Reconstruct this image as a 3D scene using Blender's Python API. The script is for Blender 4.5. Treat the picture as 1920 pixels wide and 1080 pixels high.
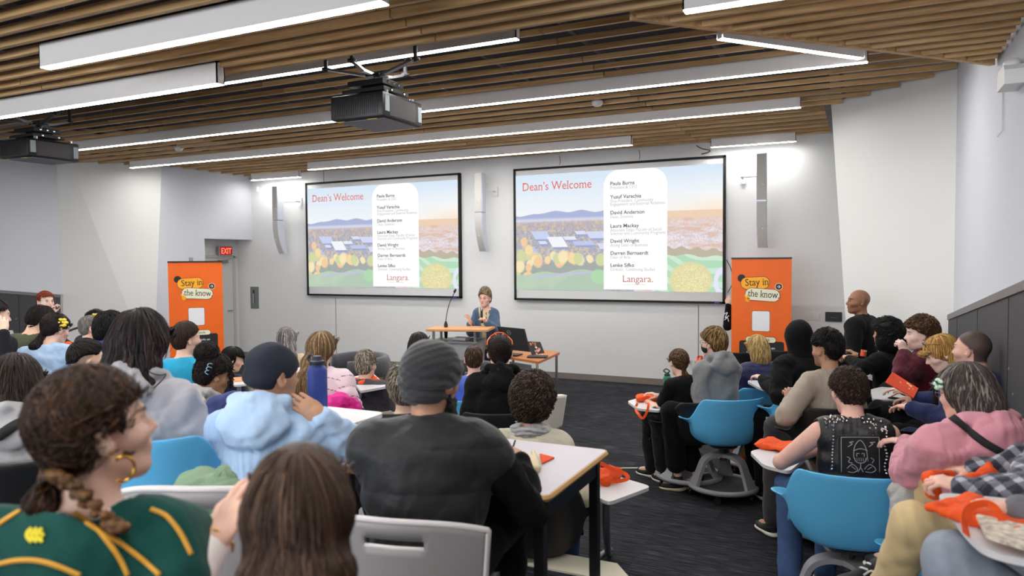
import bpy, bmesh, math, random
import numpy as np
from mathutils import Vector, Matrix, Euler
for o in list(bpy.data.objects): bpy.data.objects.remove(o)
SC = bpy.context.scene
COL = SC.collection
# ------------------------------------------------------------------ camera
YAW, PITCH, ROLL, FPX, HC = 0.44831825, -0.04019384, -0.0076662, 1363.22, 2.04
_f = np.array([-math.sin(YAW)*math.cos(PITCH), math.cos(YAW)*math.cos(PITCH), math.sin(PITCH)])
_r0 = np.cross(_f, [0, 0, 1.0]); _r0 /= np.linalg.norm(_r0); _u0 = np.cross(_r0, _f)
_r = _r0*math.cos(ROLL)+_u0*math.sin(ROLL); _u = -_r0*math.sin(ROLL)+_u0*math.cos(ROLL)
CAM = np.array([0, 0, HC])
cd = bpy.data.cameras.new('camera'); cam = bpy.data.objects.new('camera', cd); COL.objects.link(cam)
cd.sensor_width = 36; cd.lens = FPX/1920*36; cd.clip_start = .05; cd.clip_end = 100
cd.dof.use_dof = True; cd.dof.focus_distance = 6.5; cd.dof.aperture_fstop = 2.5
cam.matrix_world = Matrix(((_r[0], _u[0], -_f[0], 0), (_r[1], _u[1], -_f[1], 0), (_r[2], _u[2], -_f[2], HC), (0, 0, 0, 1)))
SC.camera = cam
def ray(x, y): return _f+_r*(x-960)/FPX-_u*(y-540)/FPX
def at(x, y, dep): return CAM+ray(x, y)*dep
def onZ(x, y, z): d = ray(x, y); return CAM+d*((z-HC)/d[2])
def onY(x, y, Y): d = ray(x, y); return CAM+d*(Y/d[1])
def onX(x, y, X): d = ray(x, y); return CAM+d*(X/d[0])
# ------------------------------------------------------------------ world, exposure
W = bpy.data.worlds.new('world'); SC.world = W; W.use_nodes = True
W.node_tree.nodes['Background'].inputs[0].default_value = (.75, .8, .9, 1)
W.node_tree.nodes['Background'].inputs[1].default_value = .25
SC.view_settings.view_transform = 'Standard'; SC.view_settings.look = 'None'
SC.view_settings.exposure = 2.5; SC.view_settings.gamma = 1; SC.view_settings.use_curve_mapping = False
SC.cycles.use_denoising = True; SC.cycles.max_bounces = 6; SC.cycles.diffuse_bounces = 4
SC.cycles.glossy_bounces = 2; SC.cycles.transmission_bounces = 3; SC.cycles.sample_clamp_indirect = 6
LIGHT_E = 12.2
# added cool fill light behind the camera, set at a made-up window band
wl = bpy.data.lights.new('added_fill_light', 'AREA'); wl.shape = 'RECTANGLE'; wl.size = 9.0; wl.size_y = 1.7; wl.energy = 85; wl.color = (.90, .95, 1.0)
wo = bpy.data.objects.new('added_fill_light', wl); COL.objects.link(wo); wo.location = (-5.7, -5.12, 2.05); wo.rotation_euler = (math.radians(90), 0, 0)
# ------------------------------------------------------------------ materials
MATS = {}
def S(c):
    """sRGB 0-255 to linear"""
    out = []
    for v in c[:3]:
        v = v/255.0
        out.append(v/12.92 if v <= .04045 else ((v+.055)/1.055)**2.4)
    return tuple(out)
def nt(m): m.use_nodes = True; return m.node_tree
def mat(name, c, rough=.6, metal=0, bump=0, bscale=60, var=0, vscale=8, spec=.5, sheen=0, emis=0, coat=0, attr=False, sss=0, stretch=None, trans=0, ior=1.45):
    if name in MATS: return MATS[name]
    m = bpy.data.materials.new(name); t = nt(m); N = t.nodes; b = N['Principled BSDF']
    lin = S(c)
    b.inputs['Base Color'].default_value = (*lin, 1); b.inputs['Roughness'].default_value = rough
    b.inputs['Metallic'].default_value = metal; b.inputs['Specular IOR Level'].default_value = spec
    b.inputs['Coat Weight'].default_value = coat; b.inputs['Sheen Weight'].default_value = sheen
    if trans: b.inputs['Transmission Weight'].default_value = trans; b.inputs['IOR'].default_value = ior
    if sss:
        b.inputs['Subsurface Weight'].default_value = sss; b.inputs['Subsurface Radius'].default_value = (.012, .004, .002)
        b.inputs['Subsurface Scale'].default_value = 1.0
    src = None
    if attr:
        a = N.new('ShaderNodeAttribute'); a.attribute_name = 'Col'; src = a.outputs['Color']
    tc = N.new('ShaderNodeTexCoord')
    co = tc.outputs['Object']
    if stretch:
        mp = N.new('ShaderNodeMapping'); mp.inputs['Scale'].default_value = stretch
        t.links.new(co, mp.inputs['Vector']); co = mp.outputs['Vector']
    if var:
        n = N.new('ShaderNodeTexNoise'); n.inputs['Scale'].default_value = vscale; n.inputs['Detail'].default_value = 4
        t.links.new(co, n.inputs['Vector'])
        r = N.new('ShaderNodeMapRange'); r.inputs['From Min'].default_value = .3; r.inputs['From Max'].default_value = .7
        r.inputs['To Min'].default_value = 1-var; r.inputs['To Max'].default_value = 1+var
        t.links.new(n.outputs['Fac'], r.inputs['Value'])
        mx = N.new('ShaderNodeMix'); mx.data_type = 'RGBA'; mx.blend_type = 'MULTIPLY'; mx.inputs['Factor'].default_value = 1
        if src: t.links.new(src, mx.inputs['A'])
        else: mx.inputs['A'].default_value = (*lin, 1)
        t.links.new(r.outputs['Result'], mx.inputs['B']); src = mx.outputs['Result']
    if src: t.links.new(src, b.inputs['Base Color'])
    if bump:
        n = N.new('ShaderNodeTexNoise'); n.inputs['Scale'].default_value = bscale; n.inputs['Detail'].default_value = 3
        t.links.new(co, n.inputs['Vector'])
        bp = N.new('ShaderNodeBump'); bp.inputs['Strength'].default_value = bump; bp.inputs['Distance'].default_value = .01
        t.links.new(n.outputs['Fac'], bp.inputs['Height']); t.links.new(bp.outputs['Normal'], b.inputs['Normal'])
    if emis:
        b.inputs['Emission Color'].default_value = (*lin, 1); b.inputs['Emission Strength'].default_value = emis
    MATS[name] = m; return m
# ------------------------------------------------------------------ objects
def set_props(o, label=None, cat=None, group=None, kind=None):
    if label: o['label'] = label
    if cat: o['category'] = cat
    if group: o['group'] = group
    if kind: o['kind'] = kind
    return o
def thing(name, label, cat, loc=(0, 0, 0), rotz=0, group=None):
    o = bpy.data.objects.new(name, None); COL.objects.link(o); o.location = loc; o.rotation_euler = (0, 0, rotz)
    o.empty_display_size = .1
    return set_props(o, label, cat, group)
def root_of(o):
    while o.parent: o = o.parent
    return o
def mk(name, V, F, m=None, parent=None, world=False, smooth=False, col=None, label=None):
    """one mesh object; F is an (n,4)/(n,3) array or a list of index tuples"""
    V = np.asarray(V, dtype=np.float64)
    if parent is not None and world:
        r = root_of(parent); L = np.array(r.location); a = -r.rotation_euler[2]
        V = V-L
        if a: ca, sa = math.cos(a), math.sin(a); V = np.stack([V[:, 0]*ca-V[:, 1]*sa, V[:, 0]*sa+V[:, 1]*ca, V[:, 2]], 1)
    me = bpy.data.meshes.new(name)
    if isinstance(F, np.ndarray):
        k = F.shape[1]; me.vertices.add(len(V)); me.vertices.foreach_set('co', V.astype(np.float32).ravel())
        me.loops.add(F.size); me.loops.foreach_set('vertex_index', F.astype(np.int32).ravel())
        me.polygons.add(len(F)); me.polygons.foreach_set('loop_start', np.arange(0, F.size, k, dtype=np.int32))
        me.update(calc_edges=True)
    else:
        me.from_pydata([tuple(v) for v in V], [], [tuple(int(i) for i in f) for f in F]); me.update()
    if smooth: me.polygons.foreach_set('use_smooth', np.ones(len(me.polygons), dtype=bool))
    if col is not None:
        ca = me.attributes.new('Col', 'FLOAT_COLOR', 'POINT')
        c4 = np.ones((len(V), 4), dtype=np.float32); c4[:, :3] = col; ca.data.foreach_set('color', c4.ravel())
    if m: me.materials.append(m)
    o = bpy.data.objects.new(name, me); COL.objects.link(o)
    if parent is not None: o.parent = parent
    if label: o['label'] = label
    return o
def rotm(rx=0, ry=0, rz=0): return np.array(Euler((rx, ry, rz)).to_matrix())
class MB:
    def __init__(s): s.V = []; s.F = []; s.n = 0
    def add(s, V, F):
        V = np.asarray(V, float); s.V.append(V); s.F += [tuple(i+s.n for i in f) for f in F]; s.n += len(V); return s
    def box(s, c, d, R=None, bev=0):
        d = np.asarray(d, float)/2
        if bev:
            bm = bmesh.new(); bmesh.ops.create_cube(bm, size=2)
            for v in bm.verts: v.co = Vector((v.co.x*d[0], v.co.y*d[1], v.co.z*d[2]))
            bmesh.ops.bevel(bm, geom=list(bm.edges)+list(bm.verts), offset=bev, segments=2, profile=.5, affect='EDGES')
            bm.verts.index_update()
            V = np.array([v.co[:] for v in bm.verts]); F = [tuple(v.index for v in f.verts) for f in bm.faces]; bm.free()
        else:
            V = np.array([(x, y, z) for x in (-1, 1) for y in (-1, 1) for z in (-1, 1)])*d
            F = [(0, 1, 3, 2), (4, 6, 7, 5), (0, 4, 5, 1), (2, 3, 7, 6), (0, 2, 6, 4), (1, 5, 7, 3)]
        if R is not None: V = V@np.asarray(R).T
        return s.add(V+np.asarray(c), F)
    def bar(s, a, b, w, h, bev=0, up=(0, 0, 1)):
        a, b = np.asarray(a, float), np.asarray(b, float); y = b-a; L = np.linalg.norm(y); y = y/L
        x = np.cross(y, up); x = x/np.linalg.norm(x); z = np.cross(x, y)
        return s.box((a+b)/2, (w, L, h), np.stack([x, y, z], 1), bev)
    def tube(s, P, r, seg=10, cap=True, flat=None):
        P = np.asarray(P, float); n = len(P); r = np.broadcast_to(r, (n,))
        T = np.gradient(P, axis=0); T /= np.linalg.norm(T, axis=1)[:, None]+1e-12
        ref = np.array([0, 0, 1.0]) if abs(T[0][2]) < .9 else np.array([1.0, 0, 0])
        u = np.cross(T[0], ref); u /= np.linalg.norm(u); V = []
        for i in range(n):
            u = u-T[i]*(u@T[i]); u /= np.linalg.norm(u)+1e-12; v = np.cross(T[i], u)
            for k in range(seg):
                a = 2*math.pi*k/seg
                V.append(P[i]+r[i]*(u*math.cos(a)+v*math.sin(a)*(flat or 1)))
        F = [(i*seg+k, i*seg+(k+1) % seg, (i+1)*seg+(k+1) % seg, (i+1)*seg+k) for i in range(n-1) for k in range(seg)]
        if cap: F += [tuple(range(seg))[::-1], tuple((n-1)*seg+k for k in range(seg))]
        return s.add(V, F)
    def lathe(s, prof, c=(0, 0, 0), seg=24, R=None, cap=True):
        V = [(p[0]*math.cos(2*math.pi*k/seg), p[0]*math.sin(2*math.pi*k/seg), p[1]) for p in prof for k in range(seg)]
        V = np.array(V)
        if R is not None: V = V@np.asarray(R).T
        n = len(prof)
        F = [(i*seg+k, i*seg+(k+1) % seg, (i+1)*seg+(k+1) % seg, (i+1)*seg+k) for i in range(n-1) for k in range(seg)]
        if cap: F += [tuple(range(seg))[::-1], tuple((n-1)*seg+k for k in range(seg))]
        return s.add(V+np.asarray(c), F)
    def prism(s, P2, z0, z1, frame=None):
        """polygon P2 (list of (a,b)) extruded z0..z1; frame = (origin, ea, eb, en)"""
        n = len(P2)
        V = np.array([(p[0], p[1], z) for z in (z0, z1) for p in P2], float)
        if frame is not None:
            o, a, b, e = [np.asarray(k, float) for k in frame]
            V = o+V[:, :1]*a+V[:, 1:2]*b+V[:, 2:]*e
        F = [tuple(range(n))[::-1], tuple(range(n, 2*n))]+[(i, (i+1) % n, n+(i+1) % n, n+i) for i in range(n)]
        return s.add(V, F)
    def obj(s, name, m, parent=None, world=False, smooth=False, label=None, autos=None):
        o = mk(name, np.concatenate(s.V), s.F, m, parent, world, smooth, label=label)
        if autos:
            o.data.polygons.foreach_set('use_smooth', np.ones(len(o.data.polygons), dtype=bool))
            o.data.set_sharp_from_angle(angle=math.radians(autos))
        return o
def rrect(w, h, r, n=5, cx=0, cy=0):
    P = []
    for (sx, sy, a0) in ((1, 1, 0), (-1, 1, 90), (-1, -1, 180), (1, -1, 270)):
        for k in range(n+1):
            a = math.radians(a0+90*k/n)
            P.append((cx+sx*(w/2-r)+r*math.cos(a), cy+sy*(h/2-r)+r*math.sin(a)))
    return P
def bez(P, n=12):
    """smooth catmull-rom path through points"""
    P = [np.asarray(p, float) for p in P]; P = [2*P[0]-P[1]]+P+[2*P[-1]-P[-2]]; out = []
    for i in range(1, len(P)-2):
        for k in range(n):
            t = k/n; a, b, c, d = P[i-1], P[i], P[i+1], P[i+2]
            out.append(.5*((2*b)+(-a+c)*t+(2*a-5*b+4*c-d)*t*t+(-a+3*b-3*c+d)*t**3))
    out.append(P[-2]); return np.array(out)
def text_obj(s, size, m, parent, frame, name='lettering', align='LEFT', depth=.001, bold=0, xs=1, label=None, serif=0):
    """text in a frame (origin, right, up, normal) as a mesh under parent (world coordinates)"""
    cu = bpy.data.curves.new(name, 'FONT'); cu.body = s; cu.size = size; cu.align_x = align; cu.extrude = depth; cu.offset = bold; cu.space_line = 1.1
    cu.resolution_u = 3
    to = bpy.data.objects.new('tmp', cu); COL.objects.link(to)
    dg = bpy.context.evaluated_depsgraph_get(); me = bpy.data.meshes.new_from_object(to.evaluated_get(dg))
    V = np.array([v.co[:] for v in me.vertices]); F = [tuple(p.vertices) for p in me.polygons]
    bpy.data.objects.remove(to); bpy.data.meshes.remove(me); bpy.data.curves.remove(cu)
    o, a, b, e = [np.asarray(k, float) for k in frame]
    Wd = o+V[:, :1]*a*xs+V[:, 1:2]*b+V[:, 2:]*e
    return mk(name, Wd, F, m, parent, world=True, label=label)
# ------------------------------------------------------------------ implicit surfaces (bodies, hair, cloth)
def nrm(v): v = np.asarray(v, float); return v/(np.linalg.norm(v)+1e-12)
def RC(a, b, ra, rb, k=.02): return ('rc', np.asarray(a, float), np.asarray(b, float), ra, rb, k)
def EL(c, r, R=None, k=.02): return ('el', np.asarray(c, float), np.asarray(r, float), np.eye(3) if R is None else np.asarray(R), None, k)
def SUB(p): return ('sub',)+p
def pd(p, P):
    if p[0] == 'sub': p = p[1:]
    if p[0] == 'rc':
        a, b = p[1], p[2]; ba = b-a; L = ba@ba+1e-12; pa = P-a
        t = np.clip((pa@ba)/L, 0, 1); q = pa-t[:, None]*ba
        return np.sqrt((q*q).sum(1))-(p[3]+t*(p[4]-p[3]))
    if p[0] == 'el':
        q = (P-p[1])@p[3]; r = p[2]
        k0 = np.sqrt(((q/r)**2).sum(1)); k1 = np.sqrt(((q/(r*r))**2).sum(1))+1e-9
        return k0*(k0-1)/k1
    return p[1](P)          # ('fn', f, ..)
def smin(a, b, k): h = np.maximum(k-np.abs(a-b), 0)/k; return np.minimum(a, b)-h*h*k*.25
def smax(a, b, k): return -smin(-a, -b, k)
def sdf(prims, P):
    d = np.full(len(P), 1.0)
    for p in prims:
        if p[0] == 'sub': d = smax(d, -pd(p, P), p[-1])
        elif p[0] == 'fn' and p[2] == 'post': d = p[1](P, d)
        else: d = smin(d, pd(p, P), p[-1])
    return d
def mesh_sdf(prims, h, lo=None, hi=None, disp=None, lim=None):
    """sparse surface nets; disp(P) is added to the distance"""
    B = 8
    if lo is None:
        los, his = [], []
        for p in prims:
            if p[0] == 'rc': los.append(np.minimum(p[1], p[2])-max(p[3], p[4])); his.append(np.maximum(p[1], p[2])+max(p[3], p[4]))
            if p[0] == 'el': los.append(p[1]-p[2].max()); his.append(p[1]+p[2].max())
        lo = np.min(los, 0)-.03; hi = np.max(his, 0)+.03
    lo = np.asarray(lo, float); n = np.ceil((np.asarray(hi)-lo)/(h*B)).astype(int)+1
    g = np.stack(np.meshgrid(*[np.arange(k) for k in n], indexing='ij'), -1).reshape(-1, 3)
    c = lo+(g+.5)*h*B; R = B*h*.87
    D = np.stack([pd(p, c) if not (p[0] == 'fn' and p[2] == 'post') else np.zeros(len(c)) for p in prims])
    d = np.full(len(c), 1.0)
    for p, q in zip(prims, D):
        if p[0] == 'sub': d = smax(d, -q, p[-1])
        elif p[0] == 'fn' and p[2] == 'post': d = p[1](c, d)
        else: d = smin(d, q, p[-1])
    keep = np.abs(d) < R*1.35+.012
    if lim is not None: keep &= lim(c)
    g = g[keep]; D = D[:, keep]; nb = len(g)
    if nb == 0: return np.zeros((0, 3)), np.zeros((0, 4), int)
    ax = np.arange(B+1); L = np.stack(np.meshgrid(ax, ax, ax, indexing='ij'), -1).reshape(-1, 3)
    add = np.array([p[0] not in ('sub',) and not (p[0] == 'fn' and p[2] == 'post') for p in prims])
    dm = D[add].min(0) if add.any() else np.zeros(nb)
    vals = []; keepb = np.zeros(nb, bool)
    for c0 in range(0, nb, 600):
        sl = slice(c0, min(c0+600, nb)); m_ = sl.stop-c0
        P = (lo+(g[sl][:, None, :]*B+L[None])*h); val = np.full((m_, len(L)), 1.0)
        for p, q in zip(prims, D):
            q = q[sl]
            if p[0] == 'fn' and p[2] == 'post':
                val = p[1](P.reshape(-1, 3), val.ravel()).reshape(m_, -1); continue
            if p[0] == 'sub': s = q < R*1.6+p[-1]+.01
            elif p[0] == 'fn': s = np.ones(m_, bool)
            else: s = q < np.maximum(dm[sl], 0)+2.6*R+p[-1]
            if not s.any(): continue
            v = pd(p, P[s].reshape(-1, 3)).reshape(-1, len(L))
            val[s] = smax(val[s], -v, p[-1]) if p[0] == 'sub' else smin(val[s], v, p[-1])
        if disp is not None: val = val+disp(P.reshape(-1, 3)).reshape(m_, -1)
        k_ = (val.min(1) < 0) & (val.max(1) > 0); keepb[sl] = k_; vals.append(val[k_].astype(np.float32))
    val = np.concatenate(vals); g = g[keepb]; nb = len(g)
    if nb == 0: return np.zeros((0, 3)), np.zeros((0, 4), int)
    val = val.reshape(nb, B+1, B+1, B+1); val = np.where(val == 0, np.float32(1e-9), val)
    # cells
    cs = [val[:, i:B+i, j:B+j, k:B+k] for i in (0, 1) for j in (0, 1) for k in (0, 1)]
    neg = sum((x < 0).astype(np.int8) for x in cs); act = (neg > 0) & (neg < 8)
    bi, ci, cj, ck = np.nonzero(act)
    off = np.array([(i, j, k) for i in (0, 1) for j in (0, 1) for k in (0, 1)])
    cv = np.stack([x[bi, ci, cj, ck] for x in cs], 1)
    acc = np.zeros((len(bi), 3)); cnt = np.zeros(len(bi))
    for a in range(8):
        for b in range(a+1, 8):
            if np.abs(off[a]-off[b]).sum() != 1: continue
            s = (cv[:, a] < 0) != (cv[:, b] < 0); t = cv[s, a]/(cv[s, a]-cv[s, b])
            acc[s] += off[a]+t[:, None]*(off[b]-off[a]); cnt[s] += 1
    cell = g[bi]*B+np.stack([ci, cj, ck], 1)
    V = lo+(cell+acc/cnt[:, None])*h
    M = n*B+2; key = lambda q: ((q[:, 0]+1)*M[1]*1+(q[:, 1]+1))*M[2]+(q[:, 2]+1)
    kk = key(cell.astype(np.int64)); order = np.argsort(kk); ks = kk[order]
    Fs = []
    for a in range(3):
        e = np.eye(3, dtype=int)[a]; b, c2 = (a+1) % 3, (a+2) % 3
        v0 = val[:, :B, :B, :B]; v1 = val[:, e[0]:B+e[0], e[1]:B+e[1], e[2]:B+e[2]]
        s = (v0 < 0) != (v1 < 0); q = np.nonzero(s); fl = v0[s] < 0
        gp = g[q[0]]*B+np.stack(q[1:], 1)
        eb = np.eye(3, dtype=int)[b]; ec = np.eye(3, dtype=int)[c2]
        ids = []; ok = np.ones(len(gp), bool)
        for o in (np.zeros(3, int), -eb, -eb-ec, -ec):
            k = key((gp+o).astype(np.int64)); i = np.clip(np.searchsorted(ks, k), 0, len(ks)-1)
            ok &= ks[i] == k; ids.append(order[i])
        Q = np.stack(ids, 1); Q[~fl] = Q[~fl][:, ::-1]; Fs.append(Q[ok])
    F = np.concatenate(Fs)
    return V, F
def grad(prims, P, e=.002):
    G = np.stack([sdf(prims, P+np.eye(3)[i]*e)-sdf(prims, P-np.eye(3)[i]*e) for i in range(3)], 1)
    return G/(np.linalg.norm(G, axis=1)[:, None]+1e-9)
def wav(P, seed, f, amp):
    """cheap smooth noise: sum of rotated sines"""
    rs = np.random.RandomState(seed); out = 0
    for i in range(4):
        k = rs.normal(size=3); k /= np.linalg.norm(k); ff = f*(1+.5*i)
        q = P@k*ff+rs.rand()*6.3
        k2 = rs.normal(size=3); k2 /= np.linalg.norm(k2)
        out = out+np.sin(q+1.5*np.sin(P@k2*ff*.7+rs.rand()*6))/(1+.6*i)
    return out*amp/2
# ------------------------------------------------------------------ people
def fr(yaw, pitch=0, roll=0):
    """frame with columns right, forward, up; yaw 0 = +Y, positive turns towards +X"""
    return rotm(0, 0, -yaw)@rotm(pitch, 0, 0)@rotm(0, roll, 0)
def headprims(H, R, s, neckb, neck_r=.052, beard=0, slim=1, jaw=1):
    L = lambda x, y, z: H+R@(np.array([x, y, z])*s)
    q = lambda *r: np.array(r)*s
    P = [EL(L(0, -.014, .032), q(.076*slim, .097, .088), R, .02*s),
         EL(L(0, .022, -.03), q(.059*slim, .066, .083), R, .03*s),
         EL(L(0, .060, -.092*jaw), q(.026*slim, .030, .022), R, .03*s),
         RC(L(-.045*slim, .0, -.060*jaw), L(-.014, .062, -.094*jaw), .016*s, .017*s, .025*s), RC(L(.045*slim, .0, -.060*jaw), L(.014, .062, -.094*jaw), .016*s, .017*s, .025*s),
         RC(L(-.034, .078, .028), L(.034, .078, .028), .011*s, .011*s, .02*s),
         RC(L(-.038, .064, -.022), L(-.05, .04, -.02), .02*s, .018*s, .025*s), RC(L(.038, .064, -.022), L(.05, .04, -.02), .02*s, .018*s, .025*s),
         SUB(EL(L(-.031, .094, .010), q(.017, .014, .011), R, .012*s)), SUB(EL(L(.031, .094, .010), q(.017, .014, .011), R, .012*s)),
         EL(L(-.031, .075, .009), q(.0145, .0135, .0125), R, .002*s), EL(L(.031, .075, .009), q(.0145, .0135, .0125), R, .002*s),
         RC(L(0, .086, .014), L(0, .108, -.022), .0075*s, .0105*s, .012*s),
         RC(L(-.011, .096, -.026), L(.011, .096, -.026), .008*s, .008*s, .008*s),
         EL(L(0, .078, -.054), q(.03, .018, .02), R, .02*s),
         EL(L(0, .0925, -.0505), q(.018, .0085, .004), R, .004*s), EL(L(0, .091, -.060), q(.016, .009, .005), R, .004*s),
         SUB(EL(L(0, .103, -.0555), q(.022, .008, .0018), R, .003*s))]
    for x in (-1, 1):
        Re = R@rotm(.15, x*.12, x*-.55)
        P += [EL(L(x*.084*slim, -.016, -.004), q(.0085, .0205, .033), Re, .005*s), EL(L(x*.078*slim, -.010, -.024), q(.008, .012, .014), Re, .006*s),
              SUB(EL(L(x*.094*slim, -.010, .001), q(.008, .010, .018), Re, .004*s))]
    P += [RC(L(0, -.028, -.05), np.asarray(neckb), neck_r*s, (neck_r+.006)*s, .03*s)]
    return P
def handprims(W0, R, s=1, curl=.5, spread=.12, side=1, thumb=.6, curls=None):
    """W0 wrist, R columns: toward thumb side, along fingers, back of hand"""
    L = lambda x, y, z: W0+R@(np.array([x*side, y, z])*s)
    P = [EL(L(0, .045, 0), np.array([.040, .052, .0145])*s, R, .012*s), RC(L(0, -.03, 0), L(0, .02, 0), .024*s, .026*s, .015*s),
         EL(L(.026, .025, -.006), np.array([.018, .032, .016])*s, R, .012*s)]
    base = [(.030, .085), (.010, .093), (-.011, .090), (-.031, .080)]; ln = [.070, .078, .072, .056]
    for i, ((bx, by), l) in enumerate(zip(base, ln)):
        c = (curls[i] if curls else curl*(1+.12*i)); sx = (1.5-i)*spread*.5
        p = L(bx, by-.012, 0); a = 0; segs = (l*.45, l*.31, l*.24); rr = (.0095, .0085, .0078, .0068) if i < 3 else (.0083, .0076, .0068, .006)
        for j in range(3):
            a += c*(.8 if j == 0 else .95)
            dv = R@np.array([math.sin(sx)*side*math.cos(a), math.cos(a), -math.sin(a)])
            n = p+dv*(segs[j]+(.012 if j == 0 else 0))*s
            P.append(RC(p, n, rr[j]*s, rr[j+1]*s, .0035*s)); p = n
    p = L(.028, .018, -.004); d1 = np.array([.75*side, .62, -.25-thumb*.3]); d2 = np.array([(.62-thumb*.5)*side, .78, -.2-thumb*.5])
    n = p+R@nrm(d1)*.042*s; P.append(RC(p, n, .014*s, .0105*s, .008*s)); n2 = n+R@nrm(d2)*.030*s; P.append(RC(n, n2, .0105*s, .0092*s, .003*s))
    n3 = n2+R@nrm(d2+np.array([-.3*side, 0, -.2]))*.022*s; P.append(RC(n2, n3, .0092*s, .007*s, .003*s))
    return P
def ik(a, b, l1, l2, pole):
    a, b = np.asarray(a, float), np.asarray(b, float); d = b-a; L = np.linalg.norm(d); d = d/L
    Lc = min(L, (l1+l2)*.999)
    x = (l1*l1-l2*l2+Lc*Lc)/(2*Lc); h = math.sqrt(max(l1*l1-x*x, 0)); p = np.asarray(pole, float); p = p-d*(p@d); p = nrm(p)
    if L > l1+l2: return a+d*l1*L/(l1+l2)
    return a+d*x+p*h
HAIRLINE = dict(a=.9, b=-.012)
def hairline(q, hl, fade=0):
    """head-frame coordinates (unit head) -> positive where hair grows"""
    x, y, z = q[:, 0], q[:, 1], q[:, 2]
    front = z-(.062+hl-.25*np.abs(x)*(1 if True else 0)) + np.clip(.055-y, 0, 1)*1.7
    nape = z+.072+np.clip(y+.03, 0, 1)*.0
    side = np.where(y > -.040, z-(.004+(y+.040)*.65), 1)
    side2 = np.where(y > .03, -(y-.072)+(z-.01)*.9, 1)
    r = np.minimum(np.minimum(front, nape), np.minimum(side, side2))
    if fade: r = np.minimum(r, z-fade+np.clip(np.abs(x)-.055, 0, 1)*-1.2+np.clip(-.05-y, 0, 1)*.3)
    return r
def hair_volume(H, R, s, st, N=None):
    """list of primitives for the hair mass, by style"""
    L = lambda x, y, z: H+R@(np.array([x, y, z])*s)
    q = lambda *r: np.array(r)*s
    k = st['kind']; t = st.get('t', .014); top = st.get('top', 0); up = np.array([0, 0, 1.0])
    P = [EL(L(0, -.016, .034+top*.4), q(.076+t, .097+t, .088+t+top), R, .02*s)]
    if k in ('short', 'curly', 'afro'):
        P.append(EL(L(0, -.055, -.01), q(.062+t*.8, .05+t, .062+t*.5), R, .02*s))
        hl = st.get('hl', 0)
        def cut(X, d):
            m = hairline((X-H)@R/s, hl, st.get('fade', 0))*s
            return smax(d, -m*.8, .008*s)
        if not st.get('nocut'): P.append(('fn', cut, 'post', .01))
    if k in ('long', 'bob', 'pony', 'half'):
        def cut2(X, d):
            Q = (X-H)@R/s; y, z, x = Q[:, 1], Q[:, 2], Q[:, 0]
            face = np.minimum(np.minimum(y-st.get('fy', .025)+np.clip(z-.02, 0, 1)*.25, st.get('ftop', .062)-z), 1)
            if st.get('asym'): face = np.minimum(face, x*st['asym']+.03)
            if st.get('earcut', k == 'pony'): face = np.maximum(face, np.minimum(np.minimum(y+.045, .028-z), np.abs(x)-.045))
            return smax(d, face*s, .008*s)
        P.append(('fn', cut2, 'post', .01))
    if k == 'pony':
        P.insert(1, EL(L(0, -.06, -.02), q(.055, .045, .055), R, .02*s))
        b = st.get('knot', (0, -.10, -.02)); e = st.get('end', (0, -.13, -.2)); m = st.get('mid', tuple((np.array(b)+e)/2+np.array([0, -.015, 0])))
        P += [RC(L(*b), L(*m), .018*s, st.get('pr', .03)*s, .015*s), RC(L(*m), L(*e), st.get('pr', .03)*s, .012*s, .02*s)]
    if k in ('long', 'bob', 'half'):
        ln = st.get('len', .25); w = st.get('w', .095); dp = st.get('d', .06); ef = st.get('flare', 1.0)
        C0 = L(0, -.03, .01); n = 5; prev = None
        dn = -up*.75-R[:, 2]*.25; dn = nrm(dn); back = -nrm(R[:, 1]*np.array([1, 1, 0]))
        rt = nrm(np.cross(-back, up)); Rv = np.stack([rt, -back, up], 1)
        off = np.array(st.get('off', (0, 0, 0)), float)
        for i in range(n):
            f = i/(n-1); c = C0+dn*ln*s*f+back*(.02+.03*math.sin(f*2.4)+(.085*min(1, (f*ln/.2)**1.5) if ln > .22 else 0))*s+(Rv@off)*f
            wd = (w*(1-f)+w*ef*f)*s; 
            P.append(EL(c, (wd, (dp*(1-.35*f))*s+.008, max(.05*s, ln*s/n*1.0)), Rv, .03*s))
        if st.get('fr'):     # locks falling in front of the shoulders / beside the face
            for x in (-1, 1):
                P.append(RC(L(x*.07, -.005, .03), L(x*.078, .01, -ln*st['fr']), .022*s, .016*s, .02*s))
    if k == 'curly' and st.get('len'):
        P.append(EL(L(0, -.05, -.05), q(.09+t, .07+t, st['len']), R, .04*s))
    for e in st.get('extra', []):
        P.append(EL(L(*e[:3]), q(*e[3:6]), R, .015*s) if len(e) == 6 else RC(L(*e[:3]), L(*e[3:6]), e[6]*s, e[7]*s, .012*s))
    return P
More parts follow.
